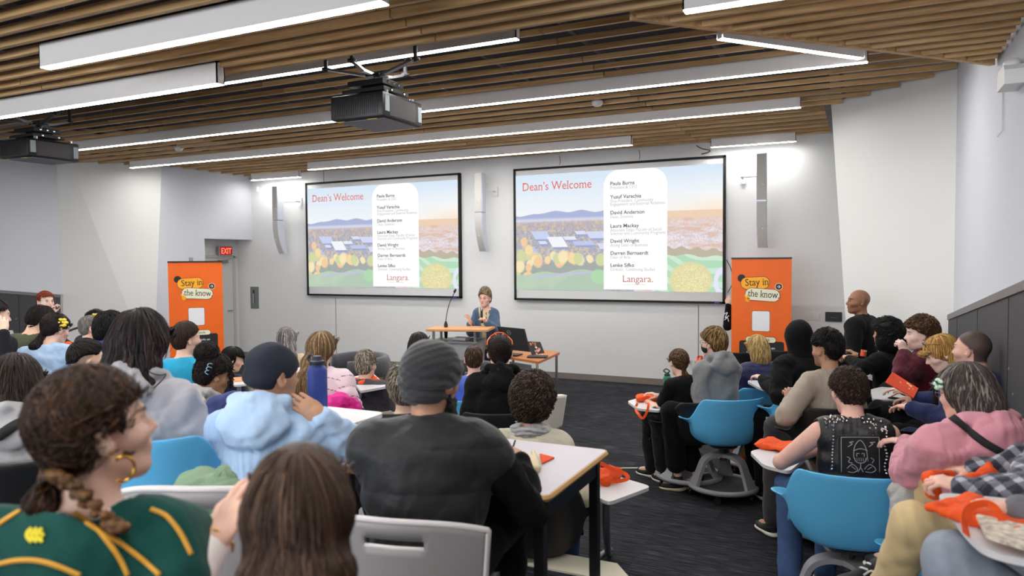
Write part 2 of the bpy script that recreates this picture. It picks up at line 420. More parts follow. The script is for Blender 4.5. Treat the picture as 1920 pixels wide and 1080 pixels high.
def hair_locks(H, R, s, prims, st, n, seed, h):
    """tapered locks laid along the hair surface"""
    rs = np.random.RandomState(seed); k = st['kind']; curl = st.get('curl', 0)
    V0, _ = mesh_sdf(prims, h*2.2)
    if len(V0) < 20: return None
    P = V0[rs.randint(len(V0), size=n)]; Q = (P-H)@R/s
    P = P.copy(); steps = 6; seg = st.get('ll', .10 if k in ('long', 'half', 'bob', 'pony') else .038)*s*(.6+.8*rs.rand(n))
    dl = seg/steps; up = np.array([0, 0, 1.0]); crown = H+R@(np.array(st.get('crown', (0, -.03, .125)))*s)
    path = [P.copy()]; ph = rs.rand(n)*6.3; jit = rs.normal(size=(n, 3))*st.get('mess', .15)
    if k == 'pony': knot = H+R@(np.array(st.get('knot', (0, -.10, -.02)))*s)
    for i in range(steps):
        G = grad(prims, P); Pr = P-crown
        if k == 'pony':
            below = ((P-knot)@up < 0) & (((P-knot)@R[:, 1]) < .03)
            T = np.where(below[:, None], -up, knot-P)
        else:
            w = np.clip(1-np.linalg.norm(Pr, axis=1)/(.16*s), 0, 1)[:, None]
            T = Pr*w/(.05*s)+(-up)*(1-w)*1.0+st.get('sweep', np.zeros(3))
            if k in ('short', 'curly'): T = Pr/(.1*s)-.2*up+(R@np.array(st.get('comb', (0, .25, 0))))
        T = T+jit
        T = T-G*(T*G).sum(1)[:, None]; T /= np.linalg.norm(T, axis=1)[:, None]+1e-9
        if curl:
            Bn = np.cross(T, G); a = ph+i*curl*1.9
            T = T*.55+Bn*np.sin(a)[:, None]*.8+G*np.cos(a)[:, None]*.55
        P = P+T*dl[:, None]
        d = sdf(prims, P); lift = st.get('lift', .004)*s*(.2+1.2*((i+1)/steps)*(st.get('flip', 1)))
        tgt = np.minimum(lift, .03)
        P = P-G*((d-tgt)*.7)[:, None]*(0.35 if curl else 1)
        path.append(P.copy())
    path = np.stack(path, 1); m = steps+1       # n,m,3
    w = st.get('lw', .0034)*s*(.6+.8*rs.rand(n)); f = np.linspace(0, 1, m)
    prof = np.sqrt(np.clip(1-f**2.2, .02, 1))*np.clip(.35+f*4, 0, 1)
    T = np.gradient(path, axis=1); T /= np.linalg.norm(T, axis=2)[..., None]+1e-9
    G = np.repeat(grad(prims, path[:, 0])[:, None], m, 1); Bn = np.cross(T, G); Bn /= np.linalg.norm(Bn, axis=2)[..., None]+1e-9
    G = np.cross(Bn, T); V = []
    for a in (0, 1.57, 3.14, 4.71):
        V.append(path+(Bn*math.cos(a)*1.25+G*math.sin(a)*.55)*(w[:, None]*prof[None])[..., None])
    V = np.stack(V, 2).reshape(-1, 3)           # n,m,4
    base = (np.arange(n)[:, None, None]*m*4+np.arange(m-1)[None, :, None]*4)
    kk = np.arange(4)[None, None]; k2 = (kk+1) % 4
    F = np.stack([base+kk, base+k2, base+4+k2, base+4+kk], -1).reshape(-1, 4)
    cv = np.repeat(rs.rand(n), m*4)
    return V, F, cv, np.repeat(np.tile(f, n), 4)
HAIRM = mat('hair', (60, 40, 30), rough=.45, attr=True, spec=.22, bump=.35, bscale=1, stretch=(350, 350, 30))
SKINM = mat('skin', (200, 160, 140), rough=.5, attr=True, sss=.07, spec=.35, var=.05, vscale=25)
EYEM = mat('eye_white', (215, 208, 200), rough=.2); IRISM = mat('iris', (40, 26, 18), rough=.15)
def cloth_mat(name, c, kind='cotton'):
    dark = max(c) < 60
    if dark: c = tuple(int(v*.72) for v in c)
    if kind == 'cotton': return mat('cloth_'+name, c, rough=.9, bump=.25, bscale=220, var=.06, vscale=14, sheen=.04 if dark else .15, spec=.12)
    if kind == 'attr': return mat('cloth_'+name, c, rough=.9, bump=.25, bscale=220, var=.05, vscale=14, attr=True, sheen=.2, spec=.2)
    if kind == 'nylon': return mat('cloth_'+name, c, rough=.55, bump=.35, bscale=40, var=.05, vscale=10, sheen=.1, spec=.3)
    if kind == 'leather': return mat('cloth_'+name, c, rough=.38, bump=.4, bscale=90, var=.1, vscale=10, spec=.5)
    if kind == 'denim': return mat('cloth_'+name, c, rough=.85, bump=.3, bscale=260, var=.16, vscale=11, spec=.2)
    if kind == 'wool': return mat('cloth_'+name, c, rough=.95, bump=.6, bscale=130, var=.12, vscale=60, spec=.15, sheen=.3)
SKINS = dict(light=(228, 188, 168), pale=(234, 202, 188), tan=(186, 140, 112), brown=(146, 102, 78), olive=(212, 172, 146), pink=(228, 180, 162))
LIPS = dict(light=(190, 100, 95), pale=(196, 110, 105), tan=(160, 90, 80), brown=(120, 66, 58), olive=(176, 98, 88), pink=(190, 100, 95))
PID = [0]; HQ = 1.0
def person(label, head, rel=0, hp=0, hr=0, s=1.0, brel=None, lean=.08, side=0, skin='light', hair=None, top=None, legs=None, arms=(None, None),
           w=1.0, stand=False, hood=None, wear=None, neck_r=.052, slim=1, cutz=None, haircol=(45, 30, 24), brow=None, stub=0, hdet=1.0, torso=True, shoes=None, nofwd=0, jaw=1, neckoff=0, sh=1.0):
    """head = (px, py, depth) of the middle of the head; rel = heading relative to the line of sight (0 = seen from behind, + = turned right)"""
    PID[0] += 1; seed = PID[0]*7
    H = at(*head); depth = head[2]; d = ray(head[0], head[1]); va = math.atan2(d[0], d[1])
    R = fr(va+math.radians(rel), math.radians(hp), math.radians(hr))
    by = va+math.radians(brel if brel is not None else rel*.6); RB = fr(by, -lean, side)
    h = min(max(depth*.00135, .0045), .009)*(HQ); up = np.array([0, 0, 1.0])
    N = H-(R[:, 2]*.62+RB[:, 2]*.38)*.150*s-R[:, 1]*.024*s-RB[:, 1]*(.012+neckoff)*s
    ls = .50*s; B = lambda x, y, z: N+RB@(np.array([x*w, y*max(w, .9), z-.50])*s)
    hip = B(0, 0, 0); FB = fr(by)
    base = hip.copy(); base[2] = hip[2]-(.09*s if not stand else .92*s)
    T = thing('person', label, 'person', tuple(base)); out = dict(T=T, H=H, R=R, RB=RB, N=N, hip=hip, B=B, s=s, h=h)
    # ---- arms
    sk = []; A = []
    for i, x in enumerate((-1, 1)):
        a = arms[i]; Sh = B(x*.155*sh, -.005, .425)
        if a is None: a = dict(w=('b', x*.10, .30, .10))
        wr = a['w']; W_ = at(*wr[:2], wr[2]) if wr[0] != 'b' else hip+FB@(np.array(wr[1:])*s)
        if 'e' in a and a['e'] is not None:
            e = a['e']; E_ = at(*e) if e[0] != 'b' else hip+FB@(np.array(e[1:])*s)
        else: E_ = ik(Sh, W_, .28*s, .25*s, FB@np.array(a.get('pole', (x*.6, -.5, -.9))))
        fa = nrm(W_-E_); hd = FB@np.array(a['hd']) if 'hd' in a else fa
        hd = nrm(hd); bk = FB@np.array(a.get('back', (0, 0, 1.0))); bk = nrm(bk-hd*(bk@hd)); th = np.cross(hd, bk)*1.0
        # thumb side: for the left hand (x=-1), palm down, thumb points right
        Rh = np.stack([np.cross(hd, bk), hd, bk], 1)
        A.append(dict(S=Sh, E=E_, W=W_, Rh=Rh, x=x, a=a))
    armp = lambda inf: sum([[RC(q['S'], q['E'], (.052*min(w, 1.12)+inf)*s, (.041+inf)*s, .02*s), RC(q['E'], q['W'], (.041+inf)*s, (.027+inf)*s, .012*s)] for q in A], [])
    def torsop(inf, k=.05):
        return [EL(B(0, -.0, .0), ((.165*w+inf)*s, (.120*w+inf)*s, (.12+inf)*s), RB, k), EL(B(0, .008, .14), ((.148*w+inf)*s, (.108*w+inf)*s, (.14+inf)*s), RB, k),
                EL(B(0, .0, .28), ((.158*w*sh+inf)*s, (.108*w+inf)*s, (.15+inf)*s), RB, k), EL(B(0, -.01, .39), ((.155*w*sh+inf)*s, (.092*w+inf)*s, (.10+inf)*s), RB, k),
                RC(B(-.125*sh, -.008, .425), B(.125*sh, -.008, .425), (.050+inf)*s, (.050+inf)*s, k), 
                RC(N-RB[:, 2]*.03*s, B(-.12*sh, -.01, .435), (.038+inf)*s, (.040+inf)*s, k), RC(N-RB[:, 2]*.03*s, B(.12*sh, -.01, .435), (.038+inf)*s, (.040+inf)*s, k)]
    skc = np.array(S(SKINS[skin])); haircol = tuple(v*(.80 if max(haircol) < 110 else .92) for v in haircol); hc = np.array(S(haircol)); lc = np.array(S(LIPS[skin]))
    t0 = top[0] if isinstance(top, list) else top
    body = headprims(H, R, s, N, neck_r, slim=slim, jaw=jaw)
    if torso: body += torsop(-.004)+armp(-.004 if (t0 and t0.get('sleeve', 'long') == 'long') else 0)
    for q in A:
        if q['a'].get('nohand') or not torso: continue
        body += handprims(q['W'], q['Rh'], s*q['a'].get('hs', 1), q['a'].get('curl', .45), q['a'].get('spread', .12), side=(1 if q['x'] < 0 else -1), thumb=q['a'].get('thumb', .6), curls=q['a'].get('curls'))
    # ---- legs
    LG = []
    if legs:
        for i, x in enumerate((-1, 1)):
            g = legs['p'][i] if 'p' in legs else None
            Hp = B(x*.085, .0, .0)
            if stand: Kn = hip+FB@(np.array([x*.09, .02, -.43])*s); An = hip+FB@(np.array([x*.10, -.02, -.84])*s)
            else: Kn = hip+FB@(np.array([x*.11, .42, .0])*s); An = hip+FB@(np.array([x*.11, .42, -.42])*s)
            ft = FB@np.array([x*.15, 1, 0])
            if g:
                Kn = at(*g['k']) if g['k'][0] != 'b' else hip+FB@(np.array(g['k'][1:])*s)
                An = at(*g['a']) if g['a'][0] != 'b' else hip+FB@(np.array(g['a'][1:])*s)
                if 'f' in g: ft = FB@np.array(g['f'], float)
            if not stand and not (g and g.get('free')): An = np.array([An[0], An[1], floor_z(An[0], An[1])+.085*s]); Kn = Kn.copy() if g else np.array([Kn[0], Kn[1], max(hip[2]+.01, An[2]+.36*s)])
            if stand: An[2] = floor_z(An[0], An[1])+.085*s
            ft = nrm(ft); LG.append((Hp, Kn, An, ft))
        lr = legs.get('r', 1.0)
        body += sum([[RC(a_, b_, .07*s, .05*s, .02), RC(b_, c_, .045*s, .033*s, .02), RC(c_, c_+f_*.12*s-up*.03*s, .032*s, .028*s, .02)] for a_, b_, c_, f_ in LG], [])
    V, F = mesh_sdf(body, h)
    Q = (V-H)@R/s; C3 = np.repeat(skc[None], len(V), 0)
    def mixc(C3, m, c): m = np.clip(m, 0, 1)[:, None]; return C3*(1-m)+np.asarray(c)*m
    x_, y_, z_ = Q.T
    C3 = mixc(C3, (1-np.sqrt((x_/.020)**2+((z_+.0555)/.009)**2))*4*(y_ > .07), lc)
    bc = hc*.7 if brow is None else np.array(S(brow))
    for xx in (-1, 1):
        C3 = mixc(C3, (1-np.sqrt(((x_-xx*.033)/.021)**2+((z_-.0335+.12*np.abs(x_-xx*.028))/.0055)**2))*3*(y_ > .04)*.85, bc)
        C3 = mixc(C3, (1-np.sqrt(((x_-xx*.034)/.02)**2+((z_+.022)/.02)**2))*.25*(y_ > .04), skc*np.array([1.05, .72, .68]))
        C3 = mixc(C3, (1-np.sqrt(((x_-xx*.031)/.014)**2+((z_-.010)/.0045)**2))*4*(y_ > .05), np.array(S((190, 180, 170))))
        C3 = mixc(C3, (1-np.sqrt(((x_-xx*.031)/.0062)**2+((z_-.010)/.005)**2))*6*(y_ > .05), np.array(S((38, 24, 18))))
        C3 = mixc(C3, (1-np.sqrt(((x_-xx*.031)/.0165)**2+((z_-.0155)/.0022)**2))*3*(y_ > .05), hc*.3)
    if stub:
        hm = hairline(Q, .0); C3 = mixc(C3, np.clip(hm/.012, 0, 1)*stub*(z_ > -.08)*(np.abs(x_) < .09), hc)
    if wear and 'beardshade' in wear:
        m = np.clip((-.03-z_)/.02, 0, 1)*np.clip((y_+.01)/.02, 0, 1)*(z_ > -.125)*(1-np.clip((1-np.sqrt((x_/.03)**2+((z_+.0555)/.02)**2))*4, 0, 1)*(y_ > .07))
        C3 = mixc(C3, m*wear['beardshade'], hc)
    BODY = (V, F, C3); CL = []
    # ---- clothes
    for t in ([] if not top else (top if isinstance(top, list) else [top])):
        inf = t.get('inf', .010); k = t.get('k', .05); P = torsop(inf, k); sl = t.get('sleeve', 'long')
        if sl == 'long': P += [RC(q['S'], q['E'], (.058*min(w, 1.12)+inf)*s, (.047+inf)*s, .03*s) for q in A]+[RC(q['E'], q['E']+(q['W']-q['E'])*t.get('cuff', .93), (.047+inf)*s, (.030+inf*.8)*s, .015*s) for q in A]
        if sl == 'short': P += [RC(q['S'], q['S']+(q['E']-q['S'])*.62, (.060*min(w, 1.12)+inf)*s, (.056+inf)*s, .03*s) for q in A]
        if sl == 'cap': P += [RC(q['S'], q['S']+(q['E']-q['S'])*.12, (.058+inf)*s, (.06+inf)*s, .03*s) for q in A]
        if sl == 'none': P += [SUB(RC(q['S']+(q['S']-q['E'])*.05+RB[:, 0]*q['x']*.035*s, q['S']+(q['E']-q['S'])*.35+RB[:, 0]*q['x']*.03*s, .060*s, .062*s, .01*s)) for q in A]
        if t.get('skirt'): P.append(EL(B(0, 0, -.05), ((.18*w+inf)*s, (.14*w+inf)*s, .13*s), RB, .05))
        if t.get('hood') == 'down':
            hs_ = t.get('hoodsize', 1)
            P += [EL(B(0, -.118, .462), (.118*s*hs_, .050*s*hs_, .082*s*hs_), RB@rotm(-.35, 0, 0), .015*s), EL(B(0, -.105, .525), (.085*s*hs_, .035*s, .035*s), RB, .02*s)]
            pts_ = [B(-.035, .085, .40), B(-.075, .055, .47), B(-.098, .0, .515), B(-.085, -.065, .54), B(0, -.105, .55), B(.085, -.065, .54), B(.098, .0, .515), B(.075, .055, .47), B(.035, .085, .40)]
            P += [RC(pts_[i], pts_[i+1], (.024+.006*math.sin(i*.4))*s*hs_, .028*s*hs_, .016*s) for i in range(8)]
        if t.get('collar'):
            cl = t['collar']; P += [RC(N+RB@np.array([np.sin(a)*.06, -np.cos(a)*.058-.004, -.035])*s, N+RB@np.array([np.sin(a)*(.056), -np.cos(a)*.055-.004, -.035+cl])*s, .017*s, .014*s, .02*s) for a in np.linspace(-2.2, 2.2, 12)]
        P.append(SUB(RC(N-RB[:, 2]*.02*s+RB[:, 1]*.01*s, N+RB[:, 2]*.16*s+RB[:, 1]*.02*s, (neck_r+t.get('neckw', .012))*s, (neck_r+.035)*s, .006*s)))
        if t.get('vneck'): P.append(SUB(RC(B(0, .14, .33), B(0, .09, .52), .012*s, .06*s, .01*s)))
        fa, ff = t.get('fold', .006)*1.5, t.get('foldf', 22); ribs = t.get('ribs')
        def disp(X):
            tw = (X@RB[:, 2])*1.2+(X@RB[:, 0])*.9*np.sin((X@RB[:, 0])*5+seed)
            r = wav(X/s, seed, ff, fa*.8*s)+wav(X/s, seed+2, ff*2.1, fa*.35*s)+np.sin(tw*48/s+2.8*np.sin((X@RB[:, 0])*9+seed)+wav(X, seed+5, 17, 3.4))*fa*.15*s*np.clip(.5+wav(X/s, seed+6, 11, .9), 0, 1)
            if sl == 'long':      # creases gathering at the elbows
                for q in A:
                    de = np.linalg.norm(X-q['E'], axis=1); ax_ = nrm(q['W']-q['S'])
                    r = r+np.sin(((X-q['E'])@ax_)*95/s+2.5*np.sin((X@RB[:, 0])*22)+wav(X, seed+8, 20, 2.5))*fa*.30*s*np.exp(-(de/(.10*s))**2)
            if ribs:
                Y = (X-hip)@RB/s; v = Y[:, 2]
                if ribs.get('arms'):
                    for q in A:
                        ax_ = q['E']-q['S']; Ln = np.linalg.norm(ax_); u_ = (X-q['S'])@ax_/Ln/s
                        dist = np.linalg.norm(np.cross(X-q['S'], ax_/Ln), axis=1); v = np.where((dist < .10*s) & (u_ > .03) & (u_ < Ln/s+.1), u_, v)
                r = r-ribs['a']*s*(np.abs(np.sin(v*math.pi/ribs['p']))**.6-.5)
            return r
        if t.get('zcut'):
            def zc(X, d_): Y = (X-hip)@RB/s; return smax(d_, (t['zcut']-Y[:, 2])*s, .01)
            P.append(('fn', zc, 'post', .01))
        V, F = mesh_sdf(P, h, disp=disp)
        kind = t.get('mat', 'cotton'); cf = t.get('colfn'); colv = None
        if cf is not None: colv = cf((V-hip)@RB/s, V, out, A); kind = 'attr'
        m_ = cloth_mat(t['name']+'_'+str(t['c'][0])+str(t['c'][1]), t['c'], kind)
        out['top'] = mk(t['name'], V, F, m_, T, True, True, colv)
        CL.append(P); out['topprims'] = P; out.setdefault('tops', []).append(out['top'])
    if legs:
        li = legs.get('inf', .02); P = [EL(B(0, 0, .01), ((.165*w+.012)*s, (.125*w+.012)*s, (.11)*s), RB, .04)]
        hem = legs.get('hem', .93)
        for a_, b_, c_, f_ in LG:
            P += [RC(a_, b_, (.082*min(w, 1.15)+li*.6)*s*lr, (.058+li)*s*lr, .03*s), RC(b_, b_+(c_-b_)*hem, (.055+li)*s*lr, (.045+li*legs.get('flare', 1))*s*lr, .012*s)]
        fa = legs.get('fold', .006)
        def dl(X):
            r = wav(X/s, seed+9, 20, fa*s)
            for a_, b_, c_, f_ in LG:
                r = r+np.sin(((X-b_)@nrm(c_-a_))*120/s+2*np.sin((X@RB[:, 0])*25))*fa*.5*s*np.exp(-(np.linalg.norm(X-b_, axis=1)/(.11*s))**2)
            return r
        V, F = mesh_sdf(P, h, disp=dl)
        CL.append(P); out['legs'] = mk(legs.get('name', 'trousers'), V, F, cloth_mat(legs.get('name', 'trousers')+'_'+str(legs['c'][0])+str(legs['c'][2]), legs['c'], legs.get('mat', 'cotton')), T, True, True)
        sc_ = (shoes or {}).get('c', (28, 28, 30)); so = (shoes or {}).get('sole', (225, 220, 205))
        for a_, b_, c_, f_ in LG:
            dn = nrm(np.cross(np.cross(f_, nrm(c_-b_)), f_)) if abs(f_@nrm(c_-b_)) < .95 else -up
            if dn@nrm(c_-b_) < 0: dn = -dn
            rt = np.cross(f_, -dn); Rf = np.stack([rt, f_, -dn], 1); an = c_+dn*.035*s
            P = [EL(an+f_*.02*s, (.040*s, .062*s, .045*s), Rf, .03*s), EL(an+f_*.10*s+dn*.008*s, (.045*s, .085*s, .033*s), Rf, .03*s), RC(an-dn*.02*s, c_-dn*.03*s, .042*s, .042*s, .02*s)]
            cutp = an+dn*.028*s
            P.append(('fn', (lambda X, d_, cp=cutp, dn=dn: smax(d_, (X-cp)@dn, .004)), 'post', .01))
            V, F = mesh_sdf(P, min(h, .007), disp=lambda X: wav(X, 5, 90, .001))
            sho = mk('shoe', V, F, mat('shoe_%d%d' % (sc_[0], sc_[2]), sc_, rough=.6, bump=.3, bscale=160), T, True, True)
            P = [EL(an+f_*.0*s+dn*.03*s, (.044*s, .065*s, .022*s), Rf, .02*s), EL(an+f_*.10*s+dn*.03*s, (.050*s, .093*s, .020*s), Rf, .03*s)]
            V, F = mesh_sdf(P, min(h, .007))
            mk('sole', V, F, mat('sole_%d%d' % (so[0], so[2]), so, rough=.7), sho, True, True)
    # the body stays one closed surface; where it lies deep inside the clothes its mesh is coarser
    V, F, C3 = BODY; ins = np.zeros(len(V), bool)
    for P in CL:
        for c0 in range(0, len(V), 60000): ins[c0:c0+60000] |= sdf(P, V[c0:c0+60000]) < -.012*s
    ids = np.arange(len(V)); cell = np.floor(V[ins]/(h*3.2)).astype(np.int64)
    if len(cell):
        u_, inv = np.unique(cell, axis=0, return_inverse=True); inv = inv.ravel(); n_ = len(u_); first = np.full(n_, -1); wi = np.nonzero(ins)[0]
        first[inv[::-1]] = wi[::-1]; ids[wi] = first[inv]
        for k_ in range(3): m_ = np.bincount(inv, V[ins][:, k_], n_)/np.bincount(inv, None, n_); V[first, k_] = m_
    G = ids[F]; G = np.concatenate([G[:, [0, 1, 2]], G[:, [0, 2, 3]]]); G = G[(G[:, 0] != G[:, 1]) & (G[:, 1] != G[:, 2]) & (G[:, 0] != G[:, 2])]
    _, uq = np.unique(np.sort(G, 1), axis=0, return_index=True); G = G[np.sort(uq)]
    u_, inv = np.unique(G, return_inverse=True)
    out['body'] = mk('body', V[u_], inv.reshape(G.shape), SKINM, T, True, True, C3[u_])
    # ---- hair / headgear
    if hair:
        hair = dict(hair); P = hair_volume(H, R, s, hair)
        amp = hair.get('amp', .004)*s; fq = hair.get('fq', 60)
        crown = H+R@(np.array([0, -.03, .11])*s)
        def dh(X):
            if hair['kind'] in ('long', 'half', 'bob', 'pony'):
                Y = (X-crown)@R/s; an_ = np.arctan2(Y[:, 0], -Y[:, 1]); return (np.sin(an_*26+3*np.sin(Y[:, 2]*9))+.6*np.sin(an_*57+Y[:, 2]*13))*amp*.35+wav(X/s, seed+1, 18, amp*.8)
            return wav(X/s, seed+1, fq, amp)
        V, F = mesh_sdf(P, h, disp=dh); lk = hair_locks(H, R, s, P, hair, int(hair.get('n', 900)*hdet), seed+2, h)
        hcol = np.array(S(haircol)); tip = np.array(S(hair.get('tip', haircol))); zt = hair.get('grad')
        def colr(X, v, f):
            c = hcol[None]*(.7+.6*v[:, None]); 
            hi = np.array(S(hair.get('hi', haircol))); c = np.where((v > hair.get('hif', .8))[:, None], (hi[None]*.6+hcol[None]*.4)*(.85+.3*v[:, None]), c)
            if zt: m = np.clip(((H[2]-X[:, 2])/s-zt[0])/(zt[1]-zt[0]), 0, 1)[:, None]; c = c*(1-m)+tip[None]*(.6+.7*v[:, None])*m
            return c
        v1 = np.clip(.5+wav(V/s*np.array([1, 1, .25]), seed+4, 160, .45), 0, 1)
        C1 = colr(V, v1*.7, v1)
        if lk is not None: V = np.concatenate([V, lk[0]]); F = np.concatenate([F, lk[1]+len(C1)]); C1 = np.concatenate([C1, colr(lk[0], lk[2], lk[3])])
        out['hair'] = mk('hair', V, F, HAIRM, T, True, True, C1)
    if hood:          # hood worn up
        L = lambda x, y, z: H+R@(np.array([x, y, z])*s)
        P = [EL(L(0, -.02, .035), np.array([.098, .125, .113])*s, R, .03*s), EL(L(0, -.055, .06), np.array([.07, .10, .09])*s, R, .03*s),
             RC(L(0, -.03, -.03), N-RB[:, 1]*.01*s, .095*s, .10*s, .05*s), SUB(RC(L(0, .09, .0), L(0, .2, -.02), .068*s, .11*s, .02*s)), SUB(EL(L(0, .02, 0), np.array([.08, .10, .10])*s, R, .01*s))]
        V, F = mesh_sdf(P, h, disp=lambda X: wav(X/s, seed, 26, .006*s))
        mk('hood', V, F, cloth_mat('hood_%d%d' % hood[:2], hood), T, True, True)
    if wear: worn(wear, out)
    return out
def worn(w, o):
    H, R, s, T, h = o['H'], o['R'], o['s'], o['T'], o['h']; L = lambda x, y, z: H+R@(np.array([x, y, z])*s)
    if 'glasses' in w:
        gm = mat('spectacle_frame_%d' % w['glasses'][0], w['glasses'], rough=.3); b = MB()
        lift = w.get('glift', (0, 0))
        for x in (-1, 1):
            pts = [L(x*.033+.021*math.cos(a), .098+lift[0], .008+lift[1]+.017*math.sin(a)) for a in np.linspace(0, 2*math.pi, 15)]
            b.tube(pts, .0016*s, 6); b.tube([L(x*.054, .096+lift[0], .014+lift[1]), L(x*.08, .06+lift[0]*.8, .012+lift[1]), L(x*.084, -.01+lift[0]*.4, .012+lift[1]*.6)], .0018*s, 6)
        b.tube([L(-.012, .1+lift[0], .012+lift[1]), L(.012, .1+lift[0], .012+lift[1])], .0018*s, 6)
        g = b.obj('glasses', gm, T, True, True)
        if w.get('lens'):
            b = MB()
            for x in (-1, 1):
                b.prism([(.019*math.cos(a), .015*math.sin(a)) for a in np.linspace(0, 2*math.pi, 17)[:-1]], -.0006, .0006, (L(x*.033, .098+lift[0], .008+lift[1]), R[:, 0]*s, R[:, 2]*s, R[:, 1]))
            b.obj('lens', mat('dark_lens', (40, 30, 26), rough=.1), g, True)
    if 'mask' in w:
        P = [EL(L(0, .034, -.045), np.array([.068, .075, .055])*s, R, .01*s), EL(L(0, .075, -.03), np.array([.03, .04, .03])*s, R, .02*s)]
        def c(X, d_): Q = (X-H)@R/s; return smax(smax(d_, (.02-Q[:, 1])*s, .005), (np.abs(Q[:, 2]+.055)-.045)*s, .006)
        P.append(('fn', c, 'post', .01)); V, F = mesh_sdf(P, min(h, .006)); m_ = mk('face_mask', V, F, mat('mask_%d' % w['mask'][0], w['mask'], rough=.8), T, True, True)
        b = MB()
        for x in (-1, 1):
            b.tube([L(x*.066, .03, -.03), L(x*.08, .0, .01), L(x*.082, -.02, .01)], .0014*s, 5); b.tube([L(x*.062, .03, -.075), L(x*.08, -.01, -.035), L(x*.082, -.022, -.02)], .0014*s, 5)
        b.obj('ear_loop', mat('mask_%d' % w['mask'][0], w['mask']), m_, True, True)
    if 'headphones' in w:
        b = MB(); b.tube([L(.088*math.sin(a), -.01, .02+.105*math.cos(a)) for a in np.linspace(-1.6, 1.6, 20)], .009*s, 8)
        hp_ = b.obj('headband', mat('hp', w['headphones'], rough=.35), T, True, True)
        for x in (-1, 1):
            c = MB().lathe([(.001, -.015*s), (.034*s, -.013*s), (.038*s, 0), (.03*s, .016*s), (.001, .018*s)], L(x*.092, -.008, 0), 20, R@rotm(0, x*math.pi/2, 0), False)
            c.obj('ear_cup', mat('hp', w['headphones']), T, True, True)
    for k_, (pos, dr, nm, mt) in w.get('ears', {}).items():
        pass

def gear(o, name, prims, m, disp=None, parent=None, h=None, col=None):
    """extra head-frame part: prims are given in unit-head coordinates as ('el', c, r) / ('rc', a, b, ra, rb)"""
    H, R, s = o['H'], o['R'], o['s']; L = lambda p: H+R@(np.array(p, float)*s); P = []
    for p in prims:
        k = p[-1] if isinstance(p[-1], float) and len(p) in (4, 6) and p[0] in ('el', 'rc', '-el') else .02
        if p[0] == 'el': P.append(EL(L(p[1]), np.array(p[2])*s, R, k))
        elif p[0] == '-el': P.append(SUB(EL(L(p[1]), np.array(p[2])*s, R, k)))
        elif p[0] == 'rc': P.append(RC(L(p[1]), L(p[2]), p[3]*s, p[4]*s, .015))
        else: P.append(p)
    d2 = None
    if disp: d2 = lambda X: disp((X-H)@R/s)*s
    V, F = mesh_sdf(P, h or o['h'], disp=d2)
    return mk(name, V, F, m, parent or o['T'], True, True, col)
from mathutils.bvhtree import BVHTree
def bvh(*objs):
    V, F = [], []
    for o in objs:
        dg = bpy.context.evaluated_depsgraph_get(); dg.update(); M = np.array(o.matrix_world); n = len(V)
        co = np.empty(len(o.data.vertices)*3, dtype=np.float32); o.data.vertices.foreach_get('co', co); co = co.reshape(-1, 3)@M[:3, :3].T+M[:3, 3]
        V += co.tolist(); F += [tuple(i+n for i in p.vertices) for p in o.data.polygons]
    return BVHTree.FromPolygons(V, F)
def hit(t, px, py, off=.002):
    d = Vector(nrm(ray(px, py))); r = t.ray_cast(Vector(CAM), d)
    if r[0] is None: return None, None
    n = np.array(r[1]); n = n if n@np.array(d) < 0 else -n
    return np.array(r[0])+n*off, n
def ribbon(name, t, pts, w_, m, parent, off=.003, th=.002, tube=None, sub=10):
    """strip or cord laid on a surface, following picture points"""
    P2 = bez([np.array([p[0], p[1], 0]) for p in pts], sub); P, Nn = [], []
    for p in P2:
        q, n = hit(t, p[0], p[1], off)
        if q is not None: P.append(q); Nn.append(n)
    if len(P) < 3: return None
    P = np.array(P); Nn = np.array(Nn); k = np.array([1, 2, 1])/4.; 
    for _ in range(3): P[1:-1] = P[:-2]*.25+P[1:-1]*.5+P[2:]*.25; Nn[1:-1] = Nn[:-2]*.25+Nn[1:-1]*.5+Nn[2:]*.25
    if tube: return MB().tube(P, tube, 6).obj(name, m, parent, True, True)
    T_ = np.gradient(P, axis=0); T_ /= np.linalg.norm(T_, axis=1)[:, None]+1e-9; S_ = np.cross(T_, Nn); S_ /= np.linalg.norm(S_, axis=1)[:, None]+1e-9; V = []
    for p, s_, n in zip(P, S_, Nn):
        for a, b in ((-1, 0), (1, 0), (1, 1), (-1, 1)): V.append(p+s_*a*w_/2+n*b*th)
    n = len(P); F = [(i*4+k, i*4+(k+1) % 4, (i+1)*4+(k+1) % 4, (i+1)*4+k) for i in range(n-1) for k in range(4)]+[(3, 2, 1, 0), tuple((n-1)*4+k for k in range(4))]
    return mk(name, V, F, m, parent, True, True)
# ------------------------------------------------------------------ the room
WX0, WX1, WY, CZ, FB_ = -12.76, .80, 11.46, 4.4, -5.0
def wallmat(name, c, sc=90): return mat(name, c, rough=.85, bump=.05, bscale=sc, var=.012, vscale=1.2, spec=.25)
WALL = wallmat('wall_paint', (213, 214, 214)); WALLC = wallmat('wall_paint_cream', (222, 222, 220)); WALLB = wallmat('wall_paint_cool', (206, 209, 216))
BASEM = mat('rubber_base', (120, 112, 104), rough=.6)
def struct(name, b, m, **k): o = b.obj(name, m, **k); o['kind'] = 'structure'; return o
def slab(p, q, z0, z1, th=.12, side=1):
    p, q = np.array([*p, 0.]), np.array([*q, 0.]); d = nrm(q-p); n = np.array([-d[1], d[0], 0])*side
    return MB().prism([(0, z0), (np.linalg.norm(q-p), z0), (np.linalg.norm(q-p), z1), (0, z1)], 0, th, (p, d, np.array([0, 0, 1.]), n))
